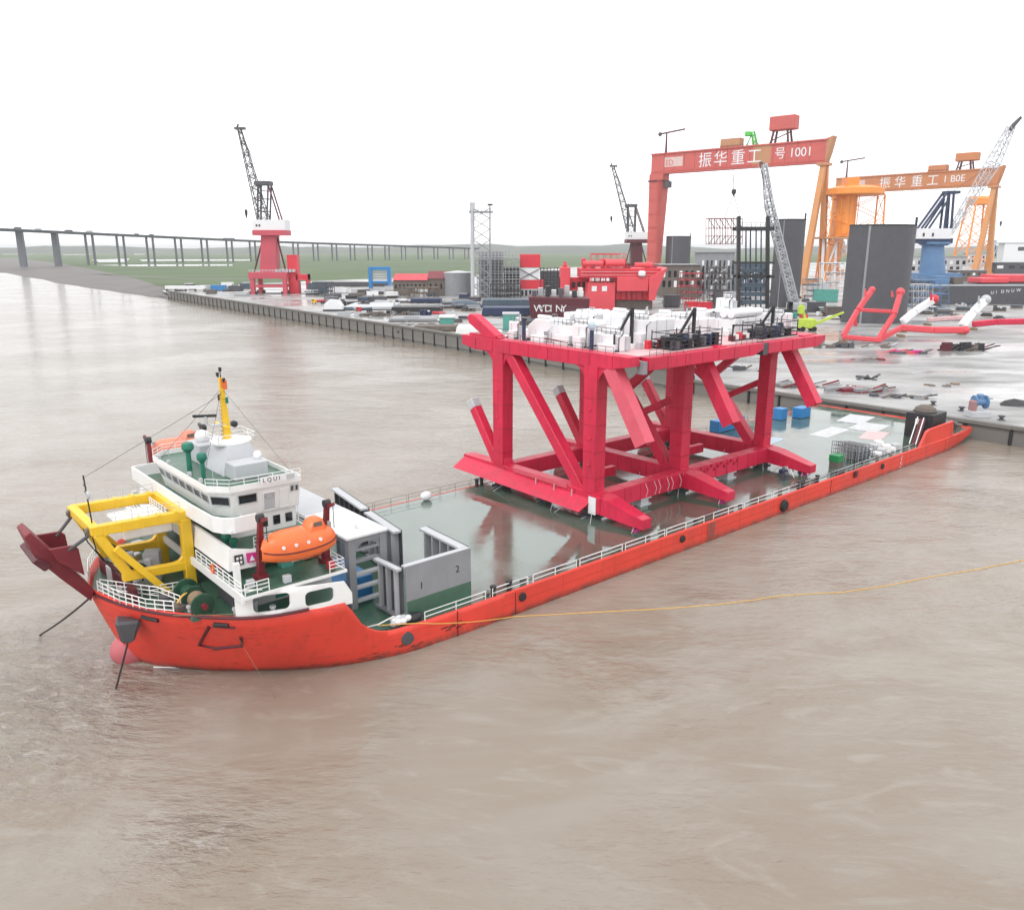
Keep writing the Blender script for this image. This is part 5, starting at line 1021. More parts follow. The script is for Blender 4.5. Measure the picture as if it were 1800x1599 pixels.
for i in range(7):
    s = 33.6 + i * 0.9; t = 13.0 - (i % 3) * 0.8
    o = MB().cbox((s, t, ZT), 0.8, 0.7, 0.7 + 0.25 * (i % 3)); ship_solo(o, 'fittings_box', [WHITE, LGREY, REDM][i % 3], ['white', 'grey', 'red'][i % 3] + ' fittings box on the truss top, ' + ['against the low cabin', 'second from the low cabin', 'third from the low cabin', 'in the middle of the row', 'third from the black cage', 'second from the black cage', 'against the black cage'][i], 'box', 'small boxes on the truss', bevel=0.04)
# ------------------------------------------------------------------ loose deck cargo
def container(mb_args, name, mat, lab, group=None):
    s0, s1, t0, t1, h = mb_args
    c = thing(name, lab, 'container', ((s0 + s1) / 2, (t0 + t1) / 2, DECK), group, ship=True)
    MB().box(s0, s1, t0, t1, DECK + 0.1, DECK + h).build('body', mat, c, bevel=0.05)
    n = max(3, int((s1 - s0) / 0.5)); r = MB()
    for i in range(n): x = s0 + (s1 - s0) * (i + 0.5) / n; r.box(x - 0.08, x + 0.08, t0 - 0.05, t0, DECK + 0.3, DECK + h - 0.2)
    r.build('corrugation', mat, c)
    for x in (s0 + 0.2, s1 - 0.2):
        for y in (t0 + 0.2, t1 - 0.2): MB().box(x - 0.15, x + 0.15, y - 0.15, y + 0.15, DECK, DECK + 0.12).build('corner_foot', BLACK, c)
    return c
container((85.0, 94.5, 33.0, 35.2, 2.5), 'shipping_container', BLUE, 'long blue container at the starboard rail seen through the truss', 'blue containers')
container((106.5, 109.0, 31.5, 33.7, 2.6), 'shipping_container', BLUE, 'small blue box container near the truss arm on the far deck edge, dark gap side', 'blue containers')
container((111.5, 115.5, 29.5, 31.8, 2.4), 'shipping_container', BLUE, 'squat blue container nearest the stern edge of the deck', 'blue containers')
gb = thing('skip_bin', 'green bin with netting standing near the port railing', 'bin', (78.5, 3.6, DECK), ship=True)
MB().box(77.6, 79.6, 2.8, 4.6, DECK + 1.0, DECK + 2.2).build('tub', paint('bright_green', (0.01, 0.22, 0.07), 0.5), gb, bevel=0.06); MB().box(77.7, 79.5, 2.9, 4.5, DECK, DECK + 1.0).build('netting', BROWN, gb)
sc = thing('scaffold_stack', 'pile of grey scaffold racks beside the green bin', 'scaffold', (86, 5, DECK), ship=True)
for i in range(10):
    s = 83 + i * 0.75; MB().rail([(s, 2.2, DECK), (s, 7.0, DECK)], 3.4 - 0.12 * i, 1.2, 0.05, 5).build('rack', STEEL if i % 2 else DGREY, sc)
MB().box(86.0, 90.0, 3.0, 5.6, DECK, DECK + 1.5).build('wrapped_bundle', SLATE, sc, bevel=0.2)
for i in range(9):
    s = 91.5 + (i % 5) * 1.9; t = 2.6 + (i // 5) * 2.4
    ship_solo(MB().cbox((s, t, DECK), 1.4, 1.5, 0.8 + 0.4 * (i % 3), 0.3 * i), 'wrapped_pallet', [PUREW, LGREY, WHITE][i % 3], ['white', 'pale grey', 'weathered white'][i % 3] + ' wrapped pallet in the ' + ('row along the port railing' if i < 5 else 'inner row') + ', ' + ['next to the scaffold racks', 'second from the scaffold racks', 'midway along', 'fourth from the scaffold racks', 'next to the stern stairs'][i % 5], 'pallet', 'white pallets at the stern', bevel=0.12)
random.seed(5)
SHEEN = paint('dull_white_sheen', (0.50, 0.51, 0.52), 0.35, 0.15, 0.6, 0.4, (0.32, 0.34, 0.34))  # whitish glare of the wet aft deck, put in as colour
for i, (s_, t_, L_, w_, m_, lab) in enumerate(((104, 18.5, 11, 4.0, SHEEN, 'long dull white patch of painted deck sheen next to the pale blue patch'), (115, 15.5, 9, 6, SHEEN, 'broad white patch of painted sheen in the middle of the aft deck'), (121, 21.5, 10, 5.5, SHEEN, 'crooked white patch of painted sheen by the stern edge'),
        (108, 11.0, 9, 4.2, PINKSHEEN, 'pale pink patch of painted sheen beside the stern stairs'), (84, 21.5, 14, 2.6, PBLUE, 'pale blue patch of painted sheen stretching along the open aft deck'))):
    ship_solo(MB().cbox((s_, t_, DECK), L_, w_, 0.03 + 0.02 * (i % 3), random.uniform(-0.28, 0.28)), 'sheen_patch', m_, lab, 'sheet', 'painted sheen patches on the aft deck')  # thin slabs added to imitate pale sheen on the wet deck
mh_ = thing('buoy_drum', 'salmon coloured buoy lying behind the near truss post', 'buoy', (33, 16, DECK), ship=True)
MB().ball((33.0, 15.8, DECK + 0.75), 1.7, 1.1, 0.8, 14, 8).build('float', PALEOR, mh_, smooth=True); MB().tube((31.0, 15.8, DECK + 0.7), (31.4, 15.8, DECK + 0.75), 0.15, 6).build('eye', DGREY, mh_)
for i, (s, t) in enumerate(((64.5, 5.0), (66.0, 6.6), (68.0, 7.2), (71.5, 6.0))):
    k = thing('pump_set', ['dark pump set with white pipes near aft stool', 'navy pump unit beneath the aft truss arm', 'grey pump unit behind the aft truss arm', 'black pump with coiled hose past the aft truss arm'][i], 'pump', (s, t, DECK), 'pumps near the aft arm', ship=True)
    MB().cbox((s, t, DECK), 1.3, 1.0, 0.5).build('skid', DGREY, k); MB().tube((s - 0.5, t, DECK + 0.85), (s + 0.5, t, DECK + 0.85), 0.42, 10).build('motor', [DGREY, NAVY, GREYP, BLACK][i], k); MB().path([(s + 0.4, t, DECK + 0.9), (s + 0.8, t - 0.3, DECK + 1.5), (s + 1.1, t - 0.9, DECK + 0.3)], 0.08, 5).build('pipe', WHITE if i < 2 else BLACK, k)
ship_solo(MB().ball((12.5, 34.6, DECK + 0.7), 1.0, 0.7, 0.7), 'mooring_buoy', PUREW, 'white round buoy against the starboard railing on open deck', 'buoy', smooth=True)
# ------------------------------------------------------------------ anchor chains and mooring lines
def hang(p, q, sag, n=14): p = Vector(p); q = Vector(q); return [p.lerp(q, i / n) - Vector((0, 0, sag * 4 * (i / n) * (1 - i / n))) for i in range(n + 1)]
def to_ship(p): q = p - SO; return Vector((q.dot(SD), q.dot(SN), p.z))
ship_solo(MB().path(hang((-38.5, 17.2, 7.7), to_ship(ground(68, 1117, -0.2)), 0.2), 0.10, 6), 'anchor_chain', CHAIN, 'dark anchor cable slanting from the stem into the water', 'chain')
ship_solo(MB().path(hang(c0 + Vector((0, 0, -1.2)), to_ship(ground(203, 1213, -0.2)), 0.05), 0.10, 6), 'anchor_chain', CHAIN, 'dark anchor cable dropping beside the pink bulbous bow', 'chain')
ship_solo(MB().path(hang(hull_pt(-29.4, 5.4), to_ship(ground(486, 1229, -0.1)), 0.15), 0.022, 5), 'mooring_line', WOOD, 'thin tan line from the hull side frame down to the water', 'rope')
wp_ = [to_ship(ground(u, v, 0.03)) for u, v in ((905, 1083), (960, 1080.5), (1020, 1077), (1080, 1074), (1140, 1071), (1200, 1067), (1260, 1062), (1320, 1055), (1370, 1047), (1430, 1043), (1480, 1041), (1560, 1029), (1640, 1013), (1720, 1000), (1800, 984), (1900, 968))]
ship_solo(MB().path([Vector((-16.4, 1.6, 3.5)), Vector((-12.5, -0.1, 3.15))] + hang((-12.4, -0.25, 3.1), wp_[0], 0.25, 8)[1:] + wp_[1:], 0.05, 6), 'mooring_line', ROPE, 'long yellow rope trailing from the bow across the brown water', 'rope')
ship_solo(MB().path([to_ship(ground(u, v, 0.02)) for u, v in ((270, 1172), (300, 1172.5), (340, 1174.5), (370, 1177))], 0.06, 5), 'floating_line', WHITE, 'short white line floating at the bow waterline', 'rope')

# ------------------------------------------------------------------ the yard behind
def ything(name, label, cat, u, v, group=None):
    b = ground(u, v, 4.0); return thing(name, label, cat, b, group), Plane(b.y)
def pbox(pl, u0, u1, v0, v1, d0, d1, mb=None, z0=None):
    a = pl(u0, v1); c = pl(u1, v0); return (mb or MB()).box(a.x, c.x, pl.Y + d0, pl.Y + d1, a.z if z0 is None else z0, c.z)
GZ = 3.98
# slewing portal cranes
def portal_crane(label, mu, mv, Y, c_base, c_steel, vb, extra, group='slewing portal cranes'):
    pl0 = Plane(Y); P = lambda u, v, dy=0: pl0(mu(u), mv(v), dy); k = Y / FPX * (mu(501) - mu(500))
    base = pl0(mu(485), vb); base.z = GZ; t = thing('harbour_crane', label, 'crane', base, group)
    def B(u0, u1, v0, v1, d, mb=None, zz=None):
        a = P(u0, v1); c = P(u1, v0); return (mb or MB()).box(a.x, c.x, Y - d * k, Y + d * k, a.z if zz is None else zz, c.z)
    for u in (450, 506):
        for d in (-22, 22):
            a = P(u, 480); MB().box(a.x - 3.5 * k, a.x + 3.5 * k, Y + d * k - 3.5 * k, Y + d * k + 3.5 * k, GZ, a.z).build('portal_leg', c_base, t)
            MB().box(a.x - 7 * k, a.x + 7 * k, Y + d * k - 2.6 * k, Y + d * k + 2.6 * k, GZ, GZ + 5 * k).build('bogie', BLACK, t)
    B(445, 511, 478, 489, 26).build('portal_deck', c_base, t, bevel=0.2)
    B(449, 506, 500, 504, 24).build('portal_tie', c_base, t)
    MB().add(*(lambda w, h: ([P(475 - w, 479, -w * k), P(475 + w, 479, -w * k), P(475 + w, 479, w * k), P(475 - w, 479, w * k), P(475 - h, 413, -h * k), P(475 + h, 413, -h * k), P(475 + h, 413, h * k), P(475 - h, 413, h * k)], [(3, 2, 1, 0), (4, 5, 6, 7), (0, 1, 5, 4), (1, 2, 6, 5), (2, 3, 7, 6), (3, 0, 4, 7)]))(14, 12.5)).build('column', c_base, t)
    for u0, u1 in ((463, 447), (487, 503)): MB().tube(P(u0, 416), P(u1, 479), 1.4 * k, 6).build('column_strut', DKMAROON, t)
    B(450, 506, 405, 414, 20).build('slew_ring', c_base, t); hs2 = B(450, 505, 387, 405, 17).build('machinery_house', PUREW, t)
    for u in (455, 460): B(u, u + 2.5, 395, 399, 17.3).build('house_window', BLACK, hs2)
    for d in (-9, 9):
        for a, b, r in (((456, 388), (456, 322), 1.6), ((472, 388), (474, 326), 1.5), ((494, 388), (475, 328), 1.3)): MB().tube(P(*a, d * k), P(*b, d * k), r * k, 6).build('mast_leg', c_steel if r > 1.4 else DKMAROON, t)
    for v in (372, 350, 336): MB().tube(P(456, v, -9 * k), P(474, v, 9 * k), 0.8 * k, 5).build('mast_tie', c_steel, t)
    B(450, 477, 319, 326, 11).build('mast_head', c_steel, t)
    MB().lattice(P(463, 386), P(421, 228), 17 * k, 5 * k, 0.75 * k, 16, (0, 1, 0)).build('boom', c_steel, t)
    B(413, 431, 224, 228, 4).build('boom_head', c_steel, t); MB().tube(P(416, 226), P(419, 218), 1.5 * k, 6).build('head_sheave', c_steel, t)
    MB().tube(P(458, 320), P(423, 226), 0.35 * k, 4).build('luffing_rope', BLACK, t); MB().tube(P(465, 320), P(426, 240), 0.35 * k, 4).build('luffing_rope', BLACK, t)
    MB().tube(P(416, 226), P(433, 370) if extra else P(417, 352), 0.16 * k, 4).build('hoist_rope', STEEL, t)
    hk = P(433, 378) if extra else P(417, 358); MB().lathe(hk, [(0.6 * k, -5 * k), (1.6 * k, -1 * k), (2.4 * k, 3 * k), (2.4 * k, 8 * k), (0.5 * k, 9 * k)], 8).build('hook_block', BLACK, t)
    if extra:
        B(511, 523, 448, 517, 10, zz=GZ).build('stair_tower', REDM, t); B(523, 543, 482, 492, 10, zz=None).build('cable_gallery', REDM, t); B(541, 543, 482, 517, 9, zz=GZ).build('gallery_leg', REDM, t)
        for i in range(6): B(488 + i * 6, 492 + i * 6, 473, 478, 15).build('gallery_panel', LGREY, t)
        MB().rail([P(446, 478, -26 * k), P(511, 478, -26 * k)], 4 * k, 6 * k, 0.3 * k, 2).build('railing', LGREY, t)
    return t
portal_crane('red harbour crane with raised dark boom standing where the far quay meets grass', lambda u: u, lambda v: v, ground(485, 516).y, paint('crane_faded_red', (0.50, 0.07, 0.10), 0.5, 0.1, 0.05, 0.2, (0.35, 0.06, 0.08)), DGREY, 516, True)
portal_crane('smaller dark crane behind the red ship blocks with white machinery house', lambda u: 1118 + (u - 475) * 0.75, lambda v: 421 + (v - 405) * 0.72, ground(1118, 486).y, DKMAROON, DGREY, 486, False)

# goliath gantry cranes
def goliath(label, uL, vLt, uR, vRt, vbase, gh, mat, legmat, word, num, patch, names):
    B_ = ground(uR, vbase, 4.0); YR = B_.y; zt = Plane(YR)(uR, vRt).z; d = ray(uL, vLt); YL = (zt - CAM_H) / d.z * d.y
    A_ = Plane(YL)(uL, vLt); R_ = Plane(YR)(uR, vRt); A_.z = R_.z = 0
    ax = (R_ - A_); L = ax.length; rz = math.atan2(ax.y, ax.x)
    t = thing('gantry_crane', label, 'gantry crane', (A_.x, A_.y, GZ), 'goliath gantry cranes', rot=rz)
    H_ = zt - GZ; k = L / 200.0
    g = MB().box(-4, L + 3, -5, 5, H_ - gh, H_).build('girder', mat, t)
    MB().box(-4.5, L + 4.5, -6.2, 6.2, H_ - 0.8, H_ + 0.6).build('girder_flange', mat, g); MB().box(-4.5, L + 3.5, -5.6, 5.6, H_ - gh - 0.6, H_ - gh + 0.6).build('girder_flange', mat, g)
    MB().rail([(-4, -6, H_ + 0.6), (L + 3, -6, H_ + 0.6)], 1.6, 6, 0.14, 2).build('walkway_rail', DKMAROON, g)
    if patch: MB().box(L * 0.62, L * 0.72, -5.08, 5.08, H_ - gh + 0.6, H_ - 0.8).build('girder_patch', TAN, g)
    MB().prism([(L + 3, -5.5, H_ + 1), (L + 9, -5.5, H_ + 3), (L + 6, -5.5, H_ - gh * 0.55), (L + 3, -5.5, H_ - gh - 0.8)], (0, 11, 0)).build('girder_end', TAN if patch else mat, g)
    for q in range(1, 15): MB().box(L * q / 15 - 0.15, L * q / 15 + 0.15, -5.06, 5.06, H_ - gh + 0.6, H_ - 0.8).build('girder_seam', DKMAROON if patch else TAN, g)
    MB().box(-4, L + 3, -5.5, -5.0, H_ - gh * 0.93, H_ - gh * 0.88).build('cable_tray', mat, g)
    for f_ in (0.44, 0.50): MB().tube((L * f_, 0, H_ - gh), (L * f_ + 1, 0, H_ - gh - 24), 0.25, 4).build('hoist_rope', DGREY, t)
    # rigid leg
    lw = 12 * k; MB().add([(-4, -6, 0), (lw * 0.55, -6, 0), (lw * 0.55, 6, 0), (-4, 6, 0), (-5, -7, H_ - gh - 0.7), (lw * 1.15, -7, H_ - gh - 0.7), (lw * 1.15, 7, H_ - gh - 0.7), (-5, 7, H_ - gh - 0.7)], [(3, 2, 1, 0), (4, 5, 6, 7), (0, 1, 5, 4), (1, 2, 6, 5), (2, 3, 7, 6), (3, 0, 4, 7)]).build('rigid_leg', mat, t)
    MB().box(-6.5, lw * 1.2, -8, 8, H_ - gh - 9, H_ - gh - 7.5).build('leg_platform', DKMAROON, t)
    for q in range(1, 8): z = (H_ - gh) * q / 8; MB().box(-5.1, lw * (0.55 + 0.6 * q / 8) + 0.15, -7.2, 7.2, z, z + 0.6).build('leg_seam', mat, t)
    MB().lattice((lw * 0.9, -9.5, 1), (lw * 0.9, -9.5, H_ - gh - 8), 3, 3, 0.22, 26, (0, 1, 0)).build('stair_tower', mat, t)
    MB().box(-6, 6, -26, 26, 0.5, 6).build('sill_beam', mat, t)
    MB().box(lw * 1.1, lw * 1.1 + 6, -4, 4, H_ - gh - 16, H_ - gh - 9).build('operator_cabin', DGREY, t)
    # hinged A-frame leg
    for y in (-24, 24): MB().beam((L + 1, y * 0.10, H_ - gh - 0.7), (L - 1, y, 5), 4.4, 5.2, 6.2, 6.2).build('shear_leg', legmat, t)
    MB().box(L - 3, L + 3, -30, 30, 0.5, 6.5).build('sill_beam', legmat, t); MB().box(L - 5, L + 6, -7, 7, H_ - gh - 3.2, H_ - gh - 0.7).build('leg_head', TAN, t)
    # trolleys on top
    f0, f1, hh = names[0]; MB().box(L * f0, L * f1, -5, 5, H_ + 0.6, H_ + hh).build('lower_trolley', TAN if patch else mat, t)
    f0, f1, hh, ht = names[1]
    for f in (f0 + 0.015, f1 - 0.02):
        for y in (-5, 5): MB().beam((L * f, y, H_ + 0.4), (L * f + (2 if f < (f0 + f1) / 2 else -2), y * 0.8, H_ + hh), 1.8, 1.8).build('trolley_post', DKMAROON, t)
    MB().beam((L * f0 + 3, -5, H_ + 3), (L * f1 - 3, -4.5, H_ + hh - 3), 1.0, 1.0).build('trolley_brace', DKMAROON, t)
    MB().box(L * f0, L * f1 + 2, -6, 6, H_ + hh, H_ + ht).build('upper_trolley', mat, t, bevel=0.8)
    # service jib
    j = L * names[2]; MB().beam((j, 0, H_ + 0.4), (j, 0, H_ + 24 * k), 2.0, 2.0, 1.2, 1.2).build('service_jib_post', DKMAROON, t); MB().beam((j - 8 * k, 0, H_ + 22.5 * k), (j + 24 * k, 0, H_ + 25 * k), 1.2, 1.6).build('service_jib', DKMAROON, t); MB().ball((j - 9 * k, 0, H_ + 22.3 * k), 2.4 * k).build('jib_counterweight', DGREY, t)
    zt_ = H_ - gh * 0.72
    if word:
        lettering('girder_letters', word[0], g, (L * 0.25, -5.14, zt_), (1, 0, 0), (0, 0, 1), gh * 0.62, PUREW, 0.05)
        for i, ch in enumerate(word[1]): lettering('girder_letters', ch, g, (L * (word[2][i]), -5.14, zt_ - gh * 0.06), (1, 0, 0), (0, 0, 1), gh * 0.78, PUREW, 0.05)
        lettering('girder_letters', num, g, (L * word[3], -5.14, zt_ + gh * 0.05), (1, 0, 0), (0, 0, 1), gh * 0.58, PUREW, 0.05)
        MB().box(L * 0.07, L * 0.19, -5.12, -5.05, zt_ + gh * 0.02, zt_ + gh * 0.5).build('girder_logo_panel', paint('faded_white', (0.62, 0.45, 0.42), 0.6), g)
        lettering('girder_letters', word[0] if word[0] else 'ED', g, (L * 0.075, -5.18, zt_ + gh * 0.1), (1, 0, 0), (0, 0, 1), gh * 0.4, mat, 0.03)
    return t, L, H_, gh, rz
g1, L1, H1, gh1, rz1 = goliath('red goliath gantry crane with white characters on its girder', 1155, 272, 1452, 246, 500, 21.5, GANTRY, LEGOR, ('', '振华重工', (0.29, 0.385, 0.49, 0.585), 0.74), '号 1001', True, ((0.42, 0.535, 9.5), (0.70, 0.83, 13, 27), 0.06))
goliath('rust-orange goliath gantry crane beyond the orange jacket', 1478, 314, 1752, 296, 489, 20, GANTRY2, LEGOR, ('', '振华重工', (0.29, 0.39, 0.50, 0.60), 0.70), '1 B0E', False, ((0.60, 0.71, 8.5), (0.76, 0.88, 11, 21), 0.04))
# frame hanging from the red gantry, and the green winch on top of its girder
Mg = Matrix.Translation(g1.location) @ Matrix.Rotation(rz1, 4, 'Z')
def on_g1(f, y, z): return Mg @ Vector((L1 * f, y, z))
hp_ = on_g1(0.475, 0, H1 - gh1 - 0.5); plh = Plane(hp_.y)
hf = thing('hung_frame', 'maroon lattice frame hanging in slings from the red gantry girder', 'lattice frame', plh(1275, 432))
tk = MB()
for u in (1288, 1294): tk.tube(plh(u, 303 - 4), plh(1290, 336), 0.22, 4)
tk.build('hoist_ropes', STEEL, hf); MB().lathe(plh(1290, 336), [(0.5, -5), (2.6, -2), (2.6, 1.5), (0.8, 2)], 8).build('hook_block', BLACK, hf)
for u in (1273, 1290, 1301): MB().tube(plh(1290, 341), plh(u, 384), 0.28, 5).build('sling', BLACK, hf)
fm = MB()
for v in (384, 401, 415, 429): fm.tube(plh(1246, v), plh(1305, v), 0.5 if v in (384,) else 0.3, 5); fm.tube(plh(1246, v, 14), plh(1305, v, 14), 0.3, 5)
for i in range(7): u = 1246 + i * 9.8; fm.tube(plh(u, 384), plh(u, 430), 0.45, 5); fm.tube(plh(u, 384, 14), plh(u, 430, 14), 0.4, 5); fm.tube(plh(u, 384), plh(u, 384, 14), 0.4, 5)
fm.build('main_frame', MAROON, hf)
for i in range(6):
    u = 1246 + i * 9.8; bx_ = MB(); bx_.tube(plh(u, 385), plh(u + 9.8, 401), 0.4, 4); bx_.tube(plh(u + 9.8, 415), plh(u, 429), 0.4, 4); bx_.build('cross_brace', MAROON if i % 2 else BLACK, hf)
gwp = on_g1(0.575, 0, H1 + 0.4); gw = thing('girder_winch', 'small bright green winch perched on the red gantry girder', 'winch', gwp)
GRN = paint('signal_green', (0.10, 0.55, 0.08), 0.5, 0.2, 0.1)
o_ = gwp; MB().lattice(o_ + Vector((8, 0, 0)), o_ + Vector((4, 0, 15)), 4, 3, 0.5, 5, (0, 1, 0)).build('jib', GRN, gw); MB().cbox(o_ + Vector((-1, 0, 10)), 7, 4, 5).build('drum_box', GRN, gw, bevel=0.8); MB().beam(o_ + Vector((-2, 0, 0)), o_ + Vector((3, 0, 12)), 1.2, 1.2).build('leg', GRN, gw)

# dark curved plates
def dark_plate(label, u0, u1, v0, vb, bow, a, lean, base_v=None):
    c = ground((u0 + u1) / 2, base_v or vb, 4.0); pl = Plane(c.y); w = pl(u1, vb).x - pl(u0, vb).x; h = pl((u0 + u1) / 2, v0).z - GZ
    t = thing('shell_plate', label, 'steel plate', (c.x, c.y, GZ), 'dark curved shell plates')
    r = w / 2 / math.sin(a); cy = c.y + r * math.cos(a) * 1.0
    MB().shell((c.x, cy, GZ), r, 0, h, -math.pi / 2 - a, -math.pi / 2 + a, 0.8, 18, lean).build('plate', DGREY, t, smooth=True)
    MB().shell((c.x, cy, GZ), r + 0.25, 0, h * 0.985, -math.pi / 2 - a * 0.52, -math.pi / 2 - a * 0.47, 0.3, 2, lean).build('weld_rib', GREYP, t)
    MB().shell((c.x, cy, GZ), r + 0.15, h * 0.985, h, -math.pi / 2 - a, -math.pi / 2 + a, 1.1, 18, lean).build('rim', BLACK, t)
    x = c.x + r * math.sin(a * 0.85) + lean * h; MB().box(x - 0.4, x + 0.4, cy - r * math.cos(a * 0.85) - 0.5, cy - r * math.cos(a * 0.85) + 0.4, GZ + h - 0.5, GZ + h + 3.5).build('lifting_lug', BLACK, t)
    return t
dark_plate('largest dark grey curved plate standing behind the pink boom sections', 1477, 1592, 395, 566, 0, R(58), 0.0)
dark_plate('dark curved plate beside the black column frame and crawler boom', 1352, 1404, 385, 540, 0, R(52), 0.0)
dark_plate('small dark curved plate just right of the red gantry rigid leg', 1168, 1211, 415, 492, 0, R(55), 0.0)

# black column frame
cf, pl = ything('column_frame', 'black skeletal steel frame with tall columns behind the white housings', 'steel frame', 1328, 556)
for u, d in ((1298, 0), (1304, 8), (1349, 0), (1356, 8)): MB().beam((pl(u, 556).x, pl.Y + d, GZ), pl(u + 1, 380, d), 1.6, 1.6).build('column', BLACK, cf)
for v, w in ((402, 2.0), (462, 1.0), (486, 1.6)):
    for d in (0, 8): MB().beam(pl(1295, v, d), pl(1361, v, d), w, w).build('crossbeam', BLACK, cf)
for u in (1314, 1322, 1332, 1341): MB().tube((pl(u, 556).x, pl.Y + 4, GZ), pl(u + 1, 403, 4), 0.4, 6).build('hanger_rod', NAVY, cf)
for v in (472, 498, 514, 528): pbox(pl, 1306, 1348, v, v + 7, 2, 6).build('stage_panel', SLATE, cf)
MB().rail([pl(1297, 400), pl(1360, 400)], 2.4, 2.4, 0.12, 2).build('top_rail', BLACK, cf)

# crawler crane with pale lattice boom
cc, pl = ything('crawler_crane', 'crawler crane with long pale lattice boom leaning past the dark plate', 'crawler crane', 1398, 552)
MB().lattice(pl(1397, 536), pl(1352, 360), 4.0, 4.0, 0.42, 22, (0, 1, 0)).build('boom', LGREY, cc); MB().lattice(pl(1352, 360), pl(1344, 288), 4.0, 2.0, 0.36, 8, (0, 1, 0)).build('boom_tip', LGREY, cc)
for u, e in ((1335, 1362), (1340, 1368)): MB().tube(pl(u, 285), pl(e, 420), 0.28, 5).build('pendant', DGREY, cc)
MB().tube(pl(1344, 289), pl(1335, 285), 0.5, 5).build('tip_sheave', DGREY, cc)
MB().tube(pl(1335, 285), pl(1312, 380), 0.12, 4).build('hoist_rope', STEEL, cc)
pbox(pl, 1386, 1416, 532, 545, -3, 5).build('house', LGREY, cc, bevel=0.3); pbox(pl, 1382, 1390, 530, 545, -4, -1).build('cab', GLASS, cc)
for d in (-5, 4): pbox(pl, 1381, 1416, 545, 552, d, d + 2.4, z0=GZ).build('crawler_track', BLACK, cc, bevel=0.8)

# orange wind-turbine jackets
def jacket(label, uc, v_top, v_disc, v_low, vb, w, cyl, legu):
    t, pl = ything('turbine_jacket', label, 'jacket', uc, vb, 'orange jackets'); k = pl.Y / FPX; c = pl(uc, v_disc)
    MB().lathe((c.x, pl.Y, c.z - 3), [(w * 0.86 * k, -1), (w * k, 0), (w * k, 9 * k), (w * 0.7 * k, 13 * k)], 20).build('top_platform', JACKET, t)
    MB().rail([(c.x - w * k, pl.Y - w * 0.6 * k, c.z + 6 * k), (c.x + w * k, pl.Y - w * 0.6 * k, c.z + 6 * k)], 3 * k, 4 * k, 0.25 * k, 2).build('platform_rail', JACKET, t)
    if cyl:
        pbox(pl, uc - 18, uc + 4, v_top, v_disc - 8, -8, 8).build('top_cabin', JACKET, t)
        a = pl(cyl[0], v_disc); b = pl(cyl[0], v_low); MB().tube((a.x, pl.Y, b.z), (a.x, pl.Y, a.z), cyl[1] * k, 20).build('transition_piece', JACKET, t, smooth=True)
        for i in range(5): x = a.x + (i - 2) * cyl[1] * 0.42 * k; MB().beam((x, pl.Y - cyl[1] * k * (1.02 if i == 2 else 0.9), b.z), (x, pl.Y - cyl[1] * k * (1.02 if i == 2 else 0.9), a.z), 1.2 * k, 1.2 * k).build('rib', JACKET, t)
    zt = c.z - 3; zb = GZ
    tops = [(legu[0], -14), (legu[1], -14), (legu[1], 14), (legu[0], 14)]; spread = legu[2]; T = []; Bt = []
    for u, d in tops: p = pl(u, v_disc); T.append(Vector((p.x, pl.Y + d * k, zt))); s_ = -1 if u == legu[0] else 1; Bt.append(Vector((p.x + s_ * spread * k, pl.Y + d * k * 1.6, zb)))
    for a, b in zip(T, Bt): MB().tube(b, a, 1.5 * k, 8).build('leg', JACKET, t, smooth=True)
    n = 4
    for i in range(4):
        j = (i + 1) % 4
        for q in range(n):
            f0, f1 = q / n, (q + 1) / n; m = MB(); m.tube(T[i].lerp(Bt[i], f0), T[j].lerp(Bt[j], f1), 0.6 * k, 5); m.tube(T[j].lerp(Bt[j], f0), T[i].lerp(Bt[i], f1), 0.6 * k, 5); m.build('cross_brace', JACKET, t)
    return t, pl, k
jk, pl, k = jacket('large orange jacket with drum-shaped transition piece behind the gantry leg', 1502, 313, 337, 416, 500, 47, (1490, 17), (1460, 1550, 4))
for u in (1440, 1462, 1484, 1500): MB().beam((pl(u, 500).x, pl.Y - 6, GZ), pl(u + 4, 420, -6), 2.2, 2.2).build('grillage_leg', PUREW, jk)
MB().beam((pl(1440, 495).x, pl.Y - 7, GZ + 1), pl(1466, 424, -7), 1.5, 1.5).build('grillage_brace', PUREW, jk); MB().beam((pl(1500, 495).x, pl.Y - 7, GZ + 1), pl(1478, 424, -7), 1.5, 1.5).build('grillage_brace', PUREW, jk)
MB().lathe((pl(1470, 420).x, pl.Y, pl(1470, 420).z), [(36 * k, 0), (36 * k, 3 * k)], 20).build('grillage_deck', TAN, jk)
jacket('far orange lattice jacket beside the slim legs of the second gantry', 1722, 350, 356, 0, 476, 18, None, (1708, 1738, 10))

